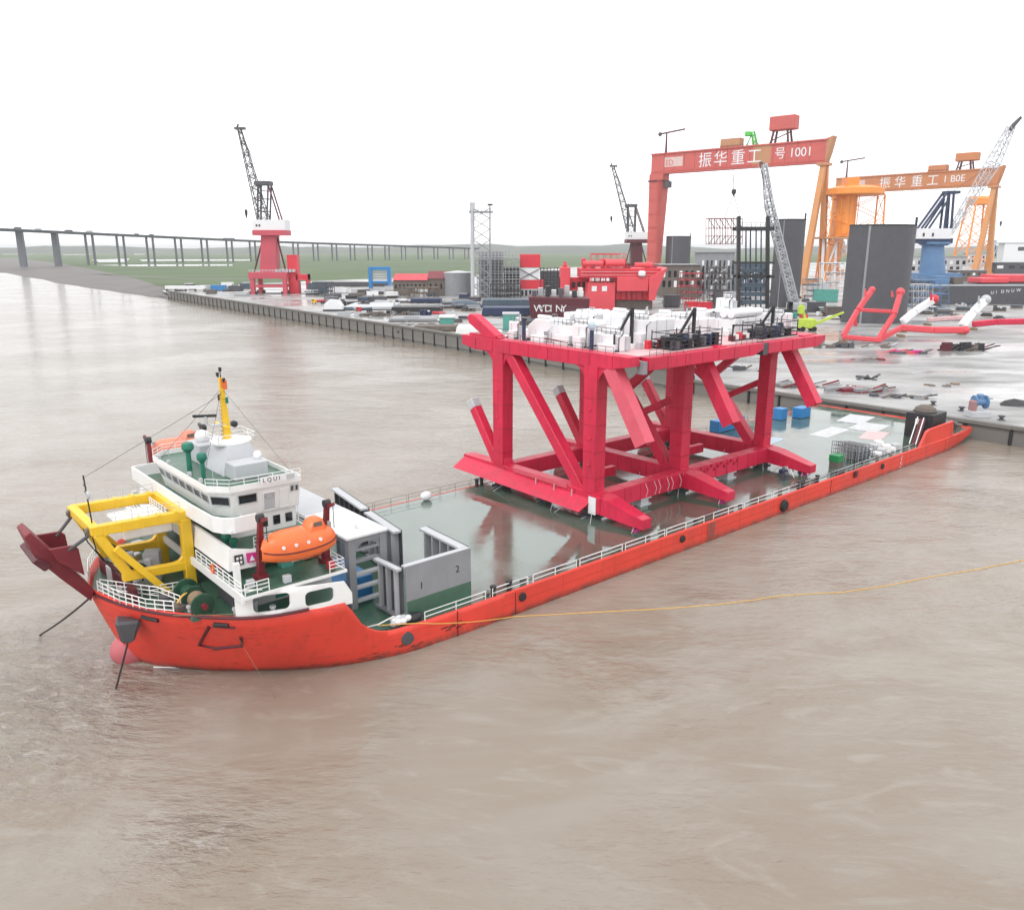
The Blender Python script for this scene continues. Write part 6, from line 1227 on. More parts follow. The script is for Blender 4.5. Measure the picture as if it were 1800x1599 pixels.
# blue crane on the right
bc, pl = ything('harbour_crane', 'blue harbour crane with white machinery house and pale lattice boom', 'crane', 1640, 522, 'slewing portal cranes'); k = pl.Y / FPX
MB().tube((pl(1640, 500).x, pl.Y, GZ), pl(1640, 430), 24 * k, 16, 17 * k).build('pedestal', CBLUE, bc, smooth=True); MB().lathe(pl(1642, 432), [(20 * k, 0), (25 * k, 3 * k), (25 * k, 6 * k)], 16).build('slew_ring', CBLUE, bc)
pbox(pl, 1608, 1668, 419, 428, -14 * k, 14 * k).build('slew_deck', NAVY, bc); h_ = pbox(pl, 1604, 1666, 402, 420, -15 * k, 15 * k).build('machinery_house', PUREW, bc)
for u in (1614, 1630): pbox(pl, u, u + 4, 410, 416, -15.4 * k, -15 * k).build('house_window', BLACK, h_)
for a, b, r in (((1616, 402), (1662, 338), 2.0), ((1629, 402), (1664, 350), 1.8), ((1656, 404), (1664, 337), 2.0), ((1668, 404), (1673, 337), 2.0)):
    for d in (-7, 7): MB().tube(pl(*a, d * k), pl(*b, d * k), r * k, 6).build('mast_leg', NAVY, bc)
for v in (350, 365, 380, 392): MB().tube(pl(1660, v, -7 * k), pl(1672, v, 7 * k), 0.8 * k, 5).build('mast_tie', NAVY, bc)
pbox(pl, 1660, 1684, 336, 341, -9 * k, 9 * k).build('mast_head', NAVY, bc)
MB().lattice(pl(1668, 412), pl(1745, 288), 7 * k, 17 * k, 0.8 * k, 12, (0, 1, 0)).build('boom_lower', LGREY, bc); MB().lattice(pl(1745, 288), pl(1778, 222), 17 * k, 9 * k, 0.9 * k, 7, (0, 1, 0)).build('boom_upper', LGREY, bc)
MB().beam(pl(1774, 228), pl(1795, 206), 6 * k, 7 * k, 3 * k, 4 * k).build('boom_head', DGREY, bc); MB().tube(pl(1774, 236), pl(1762, 392), 0.16 * k, 4).build('hoist_rope', STEEL, bc)
MB().lathe(pl(1759, 394), [(0.6 * k, -4 * k), (1.8 * k, 0), (1.8 * k, 4 * k), (0.5 * k, 5 * k)], 8).build('hook_block', DGREY, bc); MB().tube(pl(1672, 339), pl(1750, 284), 0.3 * k, 4).build('luffing_rope', BLACK, bc)
for u in (1606, 1655):
    for d in (-16, 16): MB().box(pl(u, 520).x, pl(u + 14, 520).x, pl.Y + d * k - 5 * k, pl.Y + d * k + 5 * k, GZ, pl(u, 486).z).build('portal_leg', CBLUE, bc)
pbox(pl, 1602, 1680, 480, 490, -22 * k, 22 * k).build('portal_deck', CBLUE, bc)

# grey lattice tower and scaffold block
lt, pl = ything('lattice_tower', 'tall grey lattice tower with one thick post above the scaffold', 'tower', 846, 526); k = pl.Y / FPX
MB().tube((pl(831, 526).x, pl.Y, GZ), pl(830, 358), 3.4 * k, 10).build('main_post', LGREY, lt, smooth=True)
for u, d in ((861, 0), (861, 22 * k), (832, 22 * k)): MB().tube((pl(u, 526).x, pl.Y + d, GZ), pl(u, 362, d), 1.0 * k, 6).build('post', GREYP, lt)
vv = [366, 384, 403, 422, 441, 462, 483, 504, 524]
for a, b in zip(vv[:-1], vv[1:]):
    m = MB(); m.tube(pl(832, a), pl(861, b), 0.55 * k, 4); m.tube(pl(861, a), pl(832, b), 0.55 * k, 4); m.tube(pl(861, a), pl(861, b, 22 * k), 0.5 * k, 4); m.tube(pl(832, a, 22 * k), pl(861, b, 22 * k), 0.5 * k, 4); m.build('cross_brace', GREYP, lt)
pbox(pl, 824, 866, 371, 373.5, -3 * k, 24 * k).build('top_platform', GREYP, lt); pbox(pl, 826, 835, 356, 368, -3 * k, 4 * k).build('top_cabin', LGREY, lt); pbox(pl, 857, 866, 358.5, 361.5, -3 * k, 4 * k).build('lamp_bar', BLACK, lt)
MB().rail([pl(826, 371, -2 * k), pl(866, 371, -2 * k)], 3 * k, 5 * k, 0.3 * k, 2).build('rail', GREYP, lt)
sb, pl = ything('scaffold_block', 'broad grey scaffold block beside the lattice tower', 'scaffold', 876, 524); k = pl.Y / FPX
for i in range(13): u = 838 + i * 6.3; m = MB(); m.tube((pl(u, 524).x, pl.Y + 6, GZ), pl(u, 441, 6), 0.5 * k, 4); m.tube((pl(u, 524).x, pl.Y + 22, GZ), pl(u, 441, 22), 0.5 * k, 4); m.build('upright', STEEL, sb)
for i in range(17): v = 442 + i * 5; m = MB(); m.tube(pl(838, v, 6), pl(914, v, 6), 0.35 * k, 4); m.tube(pl(838, v, 22), pl(914, v, 22), 0.35 * k, 4); m.build('ledger', STEEL, sb)
for i in range(6): pbox(pl, 838, 914, 455 + i * 12, 455.8 + i * 12, 6, 22).build('walk_board', GREYP, sb)
pbox(pl, 885, 914, 471, 524, 24, 40, z0=GZ).build('black_core', BLACK, sb)
pbox(pl, 840, 884, 443, 524, 24, 26, z0=GZ).build('mesh_sheet', GREYP, sb)

# red ship blocks
rm, pl = ything('ship_block', 'large red ship section with tanks and railings behind the white housings', 'ship section', 1085, 545); k = pl.Y / FPX
for a in ((1033, 1082, 497, 545, 0, 20, PINKR), (1080, 1152, 487, 528, 4, 30, REDM), (1022, 1164, 472, 489, 2, 34, REDM), (1084, 1140, 487, 512, -1, 4, PINKR)):
    pbox(pl, *a[:6], z0=GZ if a[3] == 545 else None).build('hull_panel', a[6], rm, bevel=0.25)
pbox(pl, 1082, 1150, 527, 545, 6, 28, z0=GZ).build('cradle', BROWN, rm)
MB().prism([pl(1140, 489, -2), pl(1172, 470, -2), pl(1166, 484, -2), pl(1154, 512, -2), pl(1150, 528, -2), pl(1140, 528, -2)], (0, 30, 0)).build('flared_end', PINKR, rm)
for u0, u1, v, r in ((1026, 1062, 464, 5), (1066, 1100, 463, 6), (1118, 1150, 466, 4)): MB().tube(pl(u0, v, 6), pl(u1, v, 6), r * k, 12).build('tank', PINKR, rm, smooth=True)
for u, v, r in ((1028, 454, 4), (1062, 455, 4), (1142, 460, 5)): MB().lathe(pl(u, v + 8, 8), [(r * 0.8 * k, -10 * k), (r * k, 0), (r * k, 6 * k), (r * 0.3 * k, 8 * k)], 10).build('vent', REDM, rm)
pbox(pl, 1068, 1104, 456, 470, 10, 20).build('deck_cabin', REDM, rm)
for i in range(7): pbox(pl, 1070 + i * 4.7, 1073 + i * 4.7, 459, 463, 9.6, 10).build('cabin_window', PUREW, rm)
MB().rail([pl(1024, 472), pl(1164, 472)], 4 * k, 5 * k, 0.3 * k, 2).build('railing', PINKR, rm)
for u in (1040, 1058): pbox(pl, u, u + 9, 503, 512, -0.3, 0).build('hatch_panel', PUREW, rm)
pbox(pl, 1122, 1134, 476, 486, -3, 2).build('white_tank', PUREW, rm, bevel=0.8)
for i in range(26):
    u = 1024 + random.random() * 136; v0 = 472 - random.random() * 9; pbox(pl, u, u + 2 + 5 * random.random(), v0, 473, 1 + 20 * random.random(), 24).build('deck_fitting', random.choice([PINKR, REDM, CRIM2, MAROON]), rm)
for i in range(12):
    u = 1036 + i * 9.5; pbox(pl, u, u + 1.2, 489 if i < 5 else 488, 497 if i < 5 else 527, -1.6 if i < 5 else 2.6, 4).build('web_frame', MAROON if i % 3 else PINKR, rm)
for v in (478, 484): MB().tube(pl(1022, v, 1.4), pl(1164, v, 1.4), 0.5 * k, 6).build('pipe_run', CRIM2, rm)
r2, pl = ything('ship_block', 'narrow red tower section with legs left of the large red section', 'ship section', 1008, 540); k = pl.Y / FPX
pbox(pl, 985, 1003, 470, 512, 0, 14).build('tower_plate', PINKR, r2, bevel=0.3); MB().lathe(pl(994, 470, 6), [(4 * k, 0), (4 * k, 4 * k), (2.5 * k, 6 * k), (2.5 * k, 9 * k)], 10).build('cap', REDM, r2)
pbox(pl, 985, 1036, 488, 512, 3, 16).build('cross_plate', REDM, r2, bevel=0.3)
for u in (988, 1028): pbox(pl, u, u + 7, 510, 540, 4, 12, z0=GZ).build('leg', REDM, r2)
for i in range(3): pbox(pl, 1006 + i * 9, 1012 + i * 9, 496, 506, 2.6, 3).build('opening', BLACK, r2)
mb_, pl = ything('barge_hull', 'maroon barge hull with white painted letters beside the red sections', 'barge', 984, 562); k = pl.Y / FPX
MB().prism([(pl(934, 562).x, pl.Y, GZ), (pl(1034, 562).x, pl.Y, GZ), (pl(1037, 522).x, pl.Y, pl(1037, 525).z), (pl(930, 522).x, pl.Y, pl(930, 522).z)], (0, 26, 0)).build('hull', DKMAROON, mb_, bevel=0.3)
for i, ch in enumerate('WYDINY'): lettering('hull_letters', ch, mb_, pl(938 + i * 9.5, 548, -0.08), (1, 0, 0), (0, 0, 1), 17 * k, PUREW, 0.03)
for i in range(8): pbox(pl, 936 + i * 12, 944 + i * 12, 512 - (i % 3) * 4, 524, 6 + (i % 2) * 6, 12 + (i % 2) * 6).build('deck_gear', [DGREY, LGREY, BLACK, WHITE][i % 4], mb_)
st_, pl = ything('module_stack', 'stacked red and black equipment modules right of the scaffold block', 'modules', 934, 522); k = pl.Y / FPX
for u0, u1, v0, v1, m in ((914, 950, 447, 470, REDM), (913, 948, 471, 492, PUREW), (913, 957, 492, 508, REDM), (913, 960, 508, 522, LGREY)): pbox(pl, u0, u1, v0, v1, 0, 16, z0=GZ if v1 == 522 else None).build('module', m, st_, bevel=0.2)
m = MB(); m.beam(pl(914, 473, -0.2), pl(947, 491, -0.2), 1.4, 0.4); m.beam(pl(947, 473, -0.2), pl(914, 491, -0.2), 1.4, 0.4); m.build('black_cross', BLACK, st_)
for i in range(5): pbox(pl, 916 + i * 7, 920 + i * 7, 510, 520, -0.3, 0.1).build('opening', BLACK, st_)
s2, pl = ything('scaffold_block', 'dark scaffolded frame between the module stack and red tower section', 'scaffold', 968, 522); k = pl.Y / FPX
for i in range(7): u = 950 + i * 6; MB().tube((pl(u, 522).x, pl.Y, GZ), pl(u, 470), 0.6 * k, 4).build('upright', BLACK, s2)
for i in range(9): v = 472 + i * 6; MB().tube(pl(950, v), pl(986, v), 0.5 * k, 4).build('ledger', DGREY, s2)
pbox(pl, 951, 985, 476, 522, 3, 12, z0=GZ).build('core', DGREY, s2)

# sheds, tank, blue portal, slabs and boats further left
tn, pl = ything('storage_tank', 'round grey storage tank before the red-roofed shed', 'tank', 803, 522); k = pl.Y / FPX
c = pl(803, 522); MB().tube((c.x, pl.Y + 20, GZ), (c.x, pl.Y + 20, pl(803, 481).z), 25 * k, 24).build('shell', GREYP, tn, smooth=True); MB().lathe((c.x, pl.Y + 20, pl(803, 481).z), [(25.6 * k, 0), (25.6 * k, 1 * k), (3 * k, 4 * k)], 24).build('roof', LGREY, tn)
def shed(label, u0, u1, v0, v1, mat, roofm, nwin=5, dep=25, group=None):
    t, pl = ything('shed', label, 'shed', (u0 + u1) / 2, v1, group); k = pl.Y / FPX
    pbox(pl, u0, u1, v0 + (v1 - v0) * 0.28, v1, 0, dep, z0=GZ).build('wall', mat, t)
    a = pl(u0 - 1, v0 + (v1 - v0) * 0.30); b = pl(u1 + 1, v0 + (v1 - v0) * 0.30); zt = pl(u0, v0).z
    MB().prism([(a.x, pl.Y - 1, a.z), (a.x, pl.Y + dep + 1, a.z), (a.x, pl.Y + dep / 2, zt)], (b.x - a.x, 0, 0)).build('roof', roofm, t)
    for i in range(nwin): u = u0 + (u1 - u0) * (i + 0.5) / nwin; pbox(pl, u - 1.4, u + 1.4, v0 + (v1 - v0) * 0.5, v0 + (v1 - v0) * 0.72, -0.15, 0.1).build('window', GLASS, t)
    pbox(pl, u0 + (u1 - u0) * 0.42, u0 + (u1 - u0) * 0.5, v0 + (v1 - v0) * 0.55, v1, -0.2, 0.12, z0=GZ).build('door', DGREY, t); return t
shed('long red-roofed shed behind the yard beside the blue portal', 692, 756, 482, 517, BROWN, REDM, 9)
shed('dark brown shed with white eaves next to the round tank', 752, 790, 477, 520, BROWN, MAROON, 4)
shed('low red-roofed shed beyond the round storage tank', 790, 832, 478, 505, REDM, PUREW, 4, 18)
bpt_, pl = ything('blue_portal', 'blue steel portal frame standing before the grass', 'portal', 669, 507); k = pl.Y / FPX
for u in (651, 684): MB().box(pl(u - 3, 500).x, pl(u + 3, 500).x, pl.Y, pl.Y + 6, GZ, pl(u, 469).z).build('leg', BLUE, bpt_)
pbox(pl, 654, 681, 469, 475, 0.5, 5.5).build('top_beam', BLUE, bpt_); pbox(pl, 654, 681, 494, 498, 0.5, 5.5).build('lower_beam', BLUE, bpt_)
for i in range(4): pbox(pl, 655, 680, 477 + i * 4.2, 479.6 + i * 4.2, 2, 3).build('slat', LGREY, bpt_)
def slab(label, u0, u1, v0, v1, mat, dep, name='steel_girder', cat='girder', group='steel girders laid out on the yard', lugs=3):
    t, pl = ything(name, label, cat, (u0 + u1) / 2, v1, group); k = pl.Y / FPX
    a = pl(u0, v1); b = pl(u1, v1); zt = pl(u0, v0).z; h = zt - GZ
    MB().prism([(a.x, pl.Y, GZ + 0.4), (b.x, pl.Y, GZ + 0.4), (b.x - 2 * k, pl.Y, zt), (a.x + 3 * k, pl.Y, zt)], (0, dep, 0)).build('plate', mat, t, bevel=0.15)
    for i in range(lugs): x = a.x + (b.x - a.x) * (i + 0.5) / lugs; MB().box(x - 0.8, x + 0.8, pl.Y - 0.4, pl.Y + dep * 0.9, GZ - 0.02, GZ + 0.45).build('bearer', WOOD, t); MB().box(x - 0.25, x + 0.25, pl.Y - 0.3, pl.Y + 0.05, GZ + 0.5, zt - 0.1).build('stiffener', mat, t)
    return t
slab('long slate-blue box girder below the lattice tower', 846, 936, 527, 541, SLATE, 22); slab('dark blue girder lying in front of the box girder by the maroon barge', 846, 948, 541, 556, NAVY, 16)
slab('low dark girder on the grass edge behind the blue portal', 560, 690, 496, 504, DGREY, 12, lugs=6); slab('flat dark steel slab in front of the brown sheds', 686, 776, 540, 551, BLACK, 14, lugs=5)
slab('grey flat slab near the quay by the teal hopper', 682, 770, 560, 566, GREYP, 20); slab('wide pale slab behind the white wedge on the quay', 600, 690, 539, 545, LGREY, 40)
slab('short dark slab beside the scaffold tower foot', 720, 775, 525, 533, NAVY, 14); slab('pale slab at the quay edge next to the red fin', 800, 850, 575, 590, WHITE, 14)
slab('brown beam stack beside the teal hopper', 725, 805, 573, 583, BROWN, 10, lugs=4)
bt, pl = ything('boat_hull', 'upturned dark boat hull in front of the lattice tower', 'boat', 812, 541); k = pl.Y / FPX; c = pl(812, 541)
V = []; n = 12; m_ = 8
for i in range(n + 1):
    f = -1 + 2 * i / n; w = max(0.02, 1 - abs(f) ** 2.6)
    for j in range(m_ + 1): a = math.pi * j / m_; V.append((c.x + f * 38 * k, pl.Y + 8 + math.cos(a) * 8 * w, GZ + math.sin(a) * 13 * k * w))
MB().add(V, [(i * (m_ + 1) + j, i * (m_ + 1) + j + 1, (i + 1) * (m_ + 1) + j + 1, (i + 1) * (m_ + 1) + j) for i in range(n) for j in range(m_)]).build('hull', SLATE, bt, smooth=True); MB().box(c.x - 30 * k, c.x + 30 * k, pl.Y - 0.6, pl.Y + 0.3, GZ, GZ + 1.2).build('gunwale', DGREY, bt)
hp2, pl = ything('hopper', 'teal green hopper with white rim on the quay', 'hopper', 786, 577); k = pl.Y / FPX
MB().prism([(pl(774, 577).x, pl.Y, GZ), (pl(796, 577).x, pl.Y, GZ), pl(798, 557), pl(772, 560)], (0, 8, 0)).build('tub', TEAL, hp2, bevel=0.2); pbox(pl, 771, 799, 556, 558.5, -0.4, 8.4).build('rim', PUREW, hp2)
hp3, pl = ything('hopper', 'teal box unit behind the truss by the white drums', 'hopper', 894, 580); pbox(pl, 884, 912, 552, 580, 0, 8, z0=GZ).build('box', TEAL, hp3, bevel=0.2); pbox(pl, 883, 913, 550.5, 553, -0.3, 8.3).build('lid', LGREY, hp3)
def boxes(label, name, cat, lst, group):
    for u, v, w, h, m in lst:
        b = ground(u, v, 4.0); k = b.y / FPX; t = thing(name, label(m), cat, b, group, rot=random.uniform(-0.3, 0.3))
        MB().box(-w / 2 * k, w / 2 * k, -3, 3, 0.25, h * k).build('body', m, t, bevel=0.1); MB().box(-w / 2 * k - 0.1, w / 2 * k + 0.1, -3.1, 3.1, h * k - 0.02, h * k + 0.25).build('lid', m, t)
        for x in (-w * 0.35 * k, w * 0.35 * k): MB().box(x - 0.4, x + 0.4, -2.6, 2.6, -0.05, 0.25).build('skid', BLACK, t)
CN = {BLUE.name: 'blue', PUREW.name: 'white', DGREY.name: 'dark grey', LGREY.name: 'pale grey', BROWN.name: 'brown', REDM.name: 'red', TEAL.name: 'teal', BLACK.name: 'black', SLATE.name: 'slate'}
def boxset(name, cat, group, lst):
    for lab, u, v, w, h, m in lst: boxes(lambda _: lab, name, cat, [(u, v, w, h, m)], group)
boxset('container', 'container', 'containers left of the red crane', [
    ('blue container at the foot of the red harbour crane', 385, 511, 24, 9, BLUE), ('dark grey container between the blue one and the red crane leg', 415, 512, 22, 9, DGREY), ('slate container right against the red crane portal leg', 432, 508, 16, 9, SLATE),
    ('flat pale grey container at the end of the white barrier', 362, 508, 18, 6, LGREY), ('white container behind the blue container', 400, 503, 20, 6, PUREW), ('low brown box in front of the blue container', 372, 516, 16, 6, BROWN), ('long pale grey box on the coping before the red crane', 425, 519, 24, 5, LGREY)])
boxset('equipment_box', 'box', 'boxes between crane and portal', [
    ('tall slate mesh box right beside the red crane gallery', 560, 517, 34, 18, SLATE), ('white box behind the pale slab, nearest the slate mesh box', 600, 515, 26, 9, PUREW), ('pale grey box between two white boxes near the blue portal', 630, 517, 22, 8, LGREY), ('white box under the blue portal', 655, 520, 20, 7, PUREW),
    ('flat dark grey box before the slate mesh box', 585, 523, 30, 6, DGREY), ('flat black box behind the pale slab', 622, 525, 26, 5, BLACK), ('white box before the red-roofed shed corner', 690, 523, 22, 9, PUREW), ('wide dark grey box between blue portal and pale slab', 660, 530, 40, 8, DGREY), ('brown box against the red-roofed shed wall', 712, 519, 20, 8, BROWN), ('white box at the door of the red-roofed shed', 744, 517, 18, 8, PUREW)])
boxset('yard_crate', 'crate', 'crates behind the truss', [
    ('white crate by the red upper fin on the quay, larger one', 905, 596, 22, 10, PUREW), ('small white crate between the teal box and white drum housing', 925, 588, 16, 8, PUREW), ('white crate left of the teal box unit', 872, 590, 18, 8, PUREW), ('flat dark grey crate before the maroon barge', 940, 572, 26, 8, DGREY),
    ('dark grey crate at the foot of the brownish hall', 1180, 540, 26, 20, DGREY), ('red crate beside the dark crate at the brownish hall', 1215, 545, 20, 14, REDM), ('red crate before the multi-storey yard block', 1240, 548, 18, 16, REDM), ('tall dark crate before the multi-storey yard block', 1262, 540, 16, 26, DGREY), ('tall pale crate beside the black column frame', 1280, 545, 14, 30, LGREY),
    ('blue crate behind the broad white housing', 1228, 560, 18, 10, BLUE), ('wide dark crate behind the lime boom lift', 1430, 548, 34, 16, DGREY), ('teal crate at the gantry shear leg foot', 1450, 530, 40, 20, TEAL), ('brown crate right of the lime boom lift', 1465, 556, 30, 16, BROWN), ('pale grey crate on the gantry sill beam side', 1440, 512, 30, 14, LGREY)])
# mixed stacks of plate, pipe and crates that fill the yard
def stack(u, v, w, h, lab, group, mats):
    b = ground(u, v, 4.0); k = b.y / FPX; kind = random.randrange(4); m = random.choice(mats); W_ = w * k; H_ = h * k
    t = thing('material_stack', ('long ' if w > 22 else 'short ' if w < 15 else '') + ('tall ' if h > 9.5 else 'low ' if h < 6 else '') + CN.get(m.name, 'dark blue' if m is NAVY else 'steel grey' if m is GREYP else 'pinkish red') + ' ' + ['bundle of pipes', 'pile of flat plates', 'row of crates', 'machine with stack pipe'][kind] + ' ' + lab, 'material stack', (b.x, b.y, GZ), group, rot=random.uniform(-0.5, 0.5))

    MB().box(-W_ / 2, W_ / 2, -2.4, 2.4, -0.02, 0.3).build('bearer', WOOD, t)
    if kind == 0:
        for i in range(5): MB().tube((-W_ / 2, -1.9 + i * 0.95, 0.75), (W_ / 2, -1.9 + i * 0.95, 0.75), 0.46, 8).build('pipe', m, t, smooth=True)
        for i in range(3): MB().tube((-W_ / 2 + 0.5, -1.0 + i * 0.95, 1.5), (W_ / 2 - 0.3, -1.0 + i * 0.95, 1.5), 0.46, 8).build('pipe', m, t, smooth=True)
    elif kind == 1:
        z = 0.3
        for i in range(5): dz = H_ / 7; o = random.uniform(-0.08, 0.08) * W_; MB().box(-W_ / 2 + o, W_ / 2 + o * 0.6, -2.2 + o * 0.1, 2.2, z, z + dz).build('plate', m if i % 2 else random.choice(mats), t); z += dz + 0.04
    elif kind == 2:
        for i in range(4): x = -W_ / 2 + (i + 0.5) * W_ / 4; MB().cbox((x, random.uniform(-1, 1), 0.28), W_ / 5, 2.4, H_ * random.uniform(0.35, 1.0), random.uniform(-0.2, 0.2)).build('crate', m, t, bevel=0.08)
    else:
        MB().box(-W_ * 0.4, W_ * 0.4, -1.8, 1.8, 0.28, H_ * 0.6).build('casing', m, t, bevel=0.15); MB().tube((-W_ * 0.2, 0, H_ * 0.6), (-W_ * 0.2, 0, H_ * 1.15), 0.5, 8).build('stack_pipe', random.choice(mats), t); MB().rail([(-W_ * 0.4, -1.8, H_ * 0.6), (W_ * 0.4, -1.8, H_ * 0.6)], 1.2, 1.5, 0.08, 2).build('rail', STEEL, t)
yardm = [DGREY, SLATE, BLACK, BROWN, PUREW, LGREY, NAVY, BROWN, DGREY, GREYP]
random.seed(21)
for i in range(60):
    u = random.uniform(545, 835); v = random.uniform(508, 546 + (u - 600) * 0.155)
    stack(u, v, random.uniform(12, 32), random.uniform(5, 13), 'between red crane and lattice tower', 'material stacks on the left yard', yardm)
for i in range(34):
    stack(random.uniform(1165, 1480), random.uniform(506, 562), random.uniform(10, 28), random.uniform(6, 15), 'under the goliath gantry', 'material stacks under the gantry', yardm + [REDM, TEAL])
for i in range(16):
    stack(random.uniform(305, 440), random.uniform(500, 514), random.uniform(8, 18), random.uniform(3, 6), 'left of the red harbour crane', 'material stacks by the far quay', yardm)
for i in range(20):
    stack(random.uniform(1600, 1790), random.uniform(536, 562), random.uniform(10, 26), random.uniform(5, 11), 'before the dark barge hull', 'material stacks before the dark barge', yardm)
for i in range(14):
    stack(random.uniform(900, 1030), random.uniform(540, 575), random.uniform(10, 22), random.uniform(5, 11), 'before the maroon barge', 'material stacks before the maroon barge', yardm + [PINKR])
def steel_frame(label, u0, u1, v0, vb, mat, nx=4, nz=5, dep=10, group='steel frames in the yard', plate=None):
    t, pl = ything('scaffold_tower', label, 'scaffold', (u0 + u1) / 2, vb, group); k = pl.Y / FPX; r = 0.55 * k
    for d in (0, dep):
        for i in range(nx + 1): u = u0 + (u1 - u0) * i / nx; MB().tube((pl(u, vb).x, pl.Y + d, GZ), pl(u, v0, d), r, 5).build('post', mat, t)
        for j in range(nz + 1): v = vb + (v0 - vb) * j / nz; MB().tube(pl(u0, v, d), pl(u1, v, d), r * 0.8, 5).build('beam', mat, t)
    for i in range(nx):
        for j in range(nz):
            if (i + j) % 2: u = u0 + (u1 - u0) * i / nx; v = vb + (v0 - vb) * j / nz; MB().tube(pl(u, v), pl(u + (u1 - u0) / nx, v + (v0 - vb) / nz), r * 0.6, 4).build('brace', mat, t)
    for i in range(nx + 1): u = u0 + (u1 - u0) * i / nx; MB().tube(pl(u, v0), pl(u, v0, dep), r * 0.8, 4).build('tie', mat, t)
    for j in range(1, nz + 1):
        v = vb + (v0 - vb) * j / nz
        if plate: pbox(pl, u0 + (u1 - u0) * 0.1 * (j % 3), u1 - (u1 - u0) * 0.15 * ((j + 1) % 3), v, v + 2.0, 1, dep - 1).build('floor_plate', plate, t)
    return t
steel_frame('maroon open steel frame beside the brownish hall', 1196, 1236, 480, 536, MAROON, 4, 5, 10, plate=PINKR)
steel_frame('dark open steel frame in front of the multi-storey yard block', 1244, 1290, 470, 540, DGREY, 5, 7, 10, plate=BROWN)
steel_frame('pale open steel frame at the foot of the largest dark plate', 1606, 1640, 500, 548, LGREY, 4, 4, 8, plate=GREYP)
steel_frame('blue open steel frame right of the largest dark plate', 1612, 1668, 492, 540, CBLUE, 4, 4, 12, plate=CBLUE)
steel_frame('red open steel frame behind the red ship section', 1040, 1100, 446, 520, PINKR, 5, 6, 12, plate=REDM)
steel_frame('dark scaffold frame left of the maroon barge behind the box girder', 862, 915, 500, 530, BLACK, 5, 3, 8, plate=DGREY)
steel_frame('grey scaffold frame before the gantry shear legs', 1418, 1446, 490, 530, GREYP, 3, 4, 8, plate=DGREY)
steel_frame('white open frame under the orange jacket', 1448, 1492, 462, 512, PUREW, 3, 3, 10, plate=GREYP)
steel_frame('brown trestle frame along the shed row', 700, 770, 505, 524, BROWN, 8, 2, 8, plate=WOOD)
steel_frame('dark trestle frame right of the red harbour crane', 548, 584, 496, 520, DGREY, 5, 3, 8, plate=SLATE)
def yard_truck(label, u, v, mat, rz):
    b = ground(u, v, 4.0); t = thing('yard_truck', label, 'truck', (b.x, b.y, GZ), 'lorries in the yard', rot=rz)
    MB().box(-2.6, 6.2, -1.25, 1.25, 1.1, 1.4).build('flatbed', DGREY, t); MB().box(-5.0, -2.9, -1.25, 1.25, 0.9, 3.3).build('cab', mat, t, bevel=0.12); MB().box(-5.03, -4.9, -1.0, 1.0, 2.1, 3.0).build('windscreen', GLASS, t); MB().box(-1.5, 5.6, -1.1, 1.1, 1.4, 2.6).build('load', random.choice([SLATE, REDM, BROWN, LGREY]), t, bevel=0.06)
    for x in (-4.0, 3.6, 5.0):
        for y in (-1.15, 1.15): MB().tube((x, y - 0.18, 0.52), (x, y + 0.18, 0.52), 0.52, 12).build('wheel', RUBBER, t, smooth=True)
yard_truck('red flatbed lorry on the pale yard behind the quay wall', 640, 549, REDM, 0.9); yard_truck('white flatbed lorry beside the upturned dark boat hull', 765, 556, PUREW, 0.2); yard_truck('yellow flatbed lorry on the left yard near the white wedge', 560, 534, YELLOW, 1.0)
lp, pl = ything('long_barrier', 'long white low barrier at the grass edge of the quay', 'barrier', 325, 512); pbox(pl, 290, 360, 502.5, 508, 0, 4).build('panel', PUREW, lp)
for u in (292, 307, 325, 342, 358): MB().box(pl(u, 510).x - 0.6, pl(u, 510).x + 0.6, pl.Y + 0.5, pl.Y + 3, GZ, pl(u, 507).z).build('post', DGREY, lp)
wg_, pl = ything('wedge_hood', 'white wedge-shaped hood on dark base at the far quay edge', 'hood', 585, 547); k = pl.Y / FPX
MB().prism([pl(569, 545), pl(602, 545), pl(600, 538), pl(592, 527), pl(580, 526), pl(570, 534)], (0, 8, 0)).build('hood', PUREW, wg_, bevel=0.2); pbox(pl, 568, 604, 544, 547.5, -0.5, 8.5, z0=GZ).build('base', BLACK, wg_); pbox(pl, 578, 592, 523, 529, 2, 6).build('vent', DGREY, wg_)
# dark warehouse wall and dim yard buildings behind the gantry
def hall(label, u0, u1, v0, v1, mat, dep=40, rows=2, cols=8):
    t, pl = ything('yard_building', label, 'building', (u0 + u1) / 2, v1); pbox(pl, u0, u1, v0, v1, 0, dep, z0=GZ).build('wall', mat, t); pbox(pl, u0 - 1, u1 + 1, v0 - 1.2, v0, -1, dep + 1).build('roof', GREYP, t)
    for r in range(rows):
        for c in range(cols):
            u = u0 + (u1 - u0) * (c + 0.5) / cols; v = v0 + (v1 - v0) * (0.18 + 0.62 * r / rows); h = (v1 - v0) * 0.2; w = (u1 - u0) / cols * 0.28
            pbox(pl, u - w, u + w, v, v + h, -0.15, 0.1).build('window', GLASS if (r + c) % 3 else PUREW, t)
hall('wide brownish yard hall behind the small dark plate', 1162, 1232, 466, 522, BROWN, 30, 2, 7); hall('grey-green multi-storey yard block behind the hanging frame', 1232, 1292, 444, 520, GREYP, 30, 5, 8); hall('dim slate yard block between the black frame and dark plate', 1296, 1352, 462, 512, SLATE, 30, 3, 6)
hall('pale far warehouse behind the blue crane pedestal', 1600, 1700, 452, 486, LGREY, 40, 2, 9); hall('white blocky building with parapet past the dark hull', 1762, 1850, 428, 462, PUREW, 30, 1, 4); hall('dark lower storey block beneath the white parapet building', 1748, 1850, 462, 488, DGREY, 26, 1, 5)
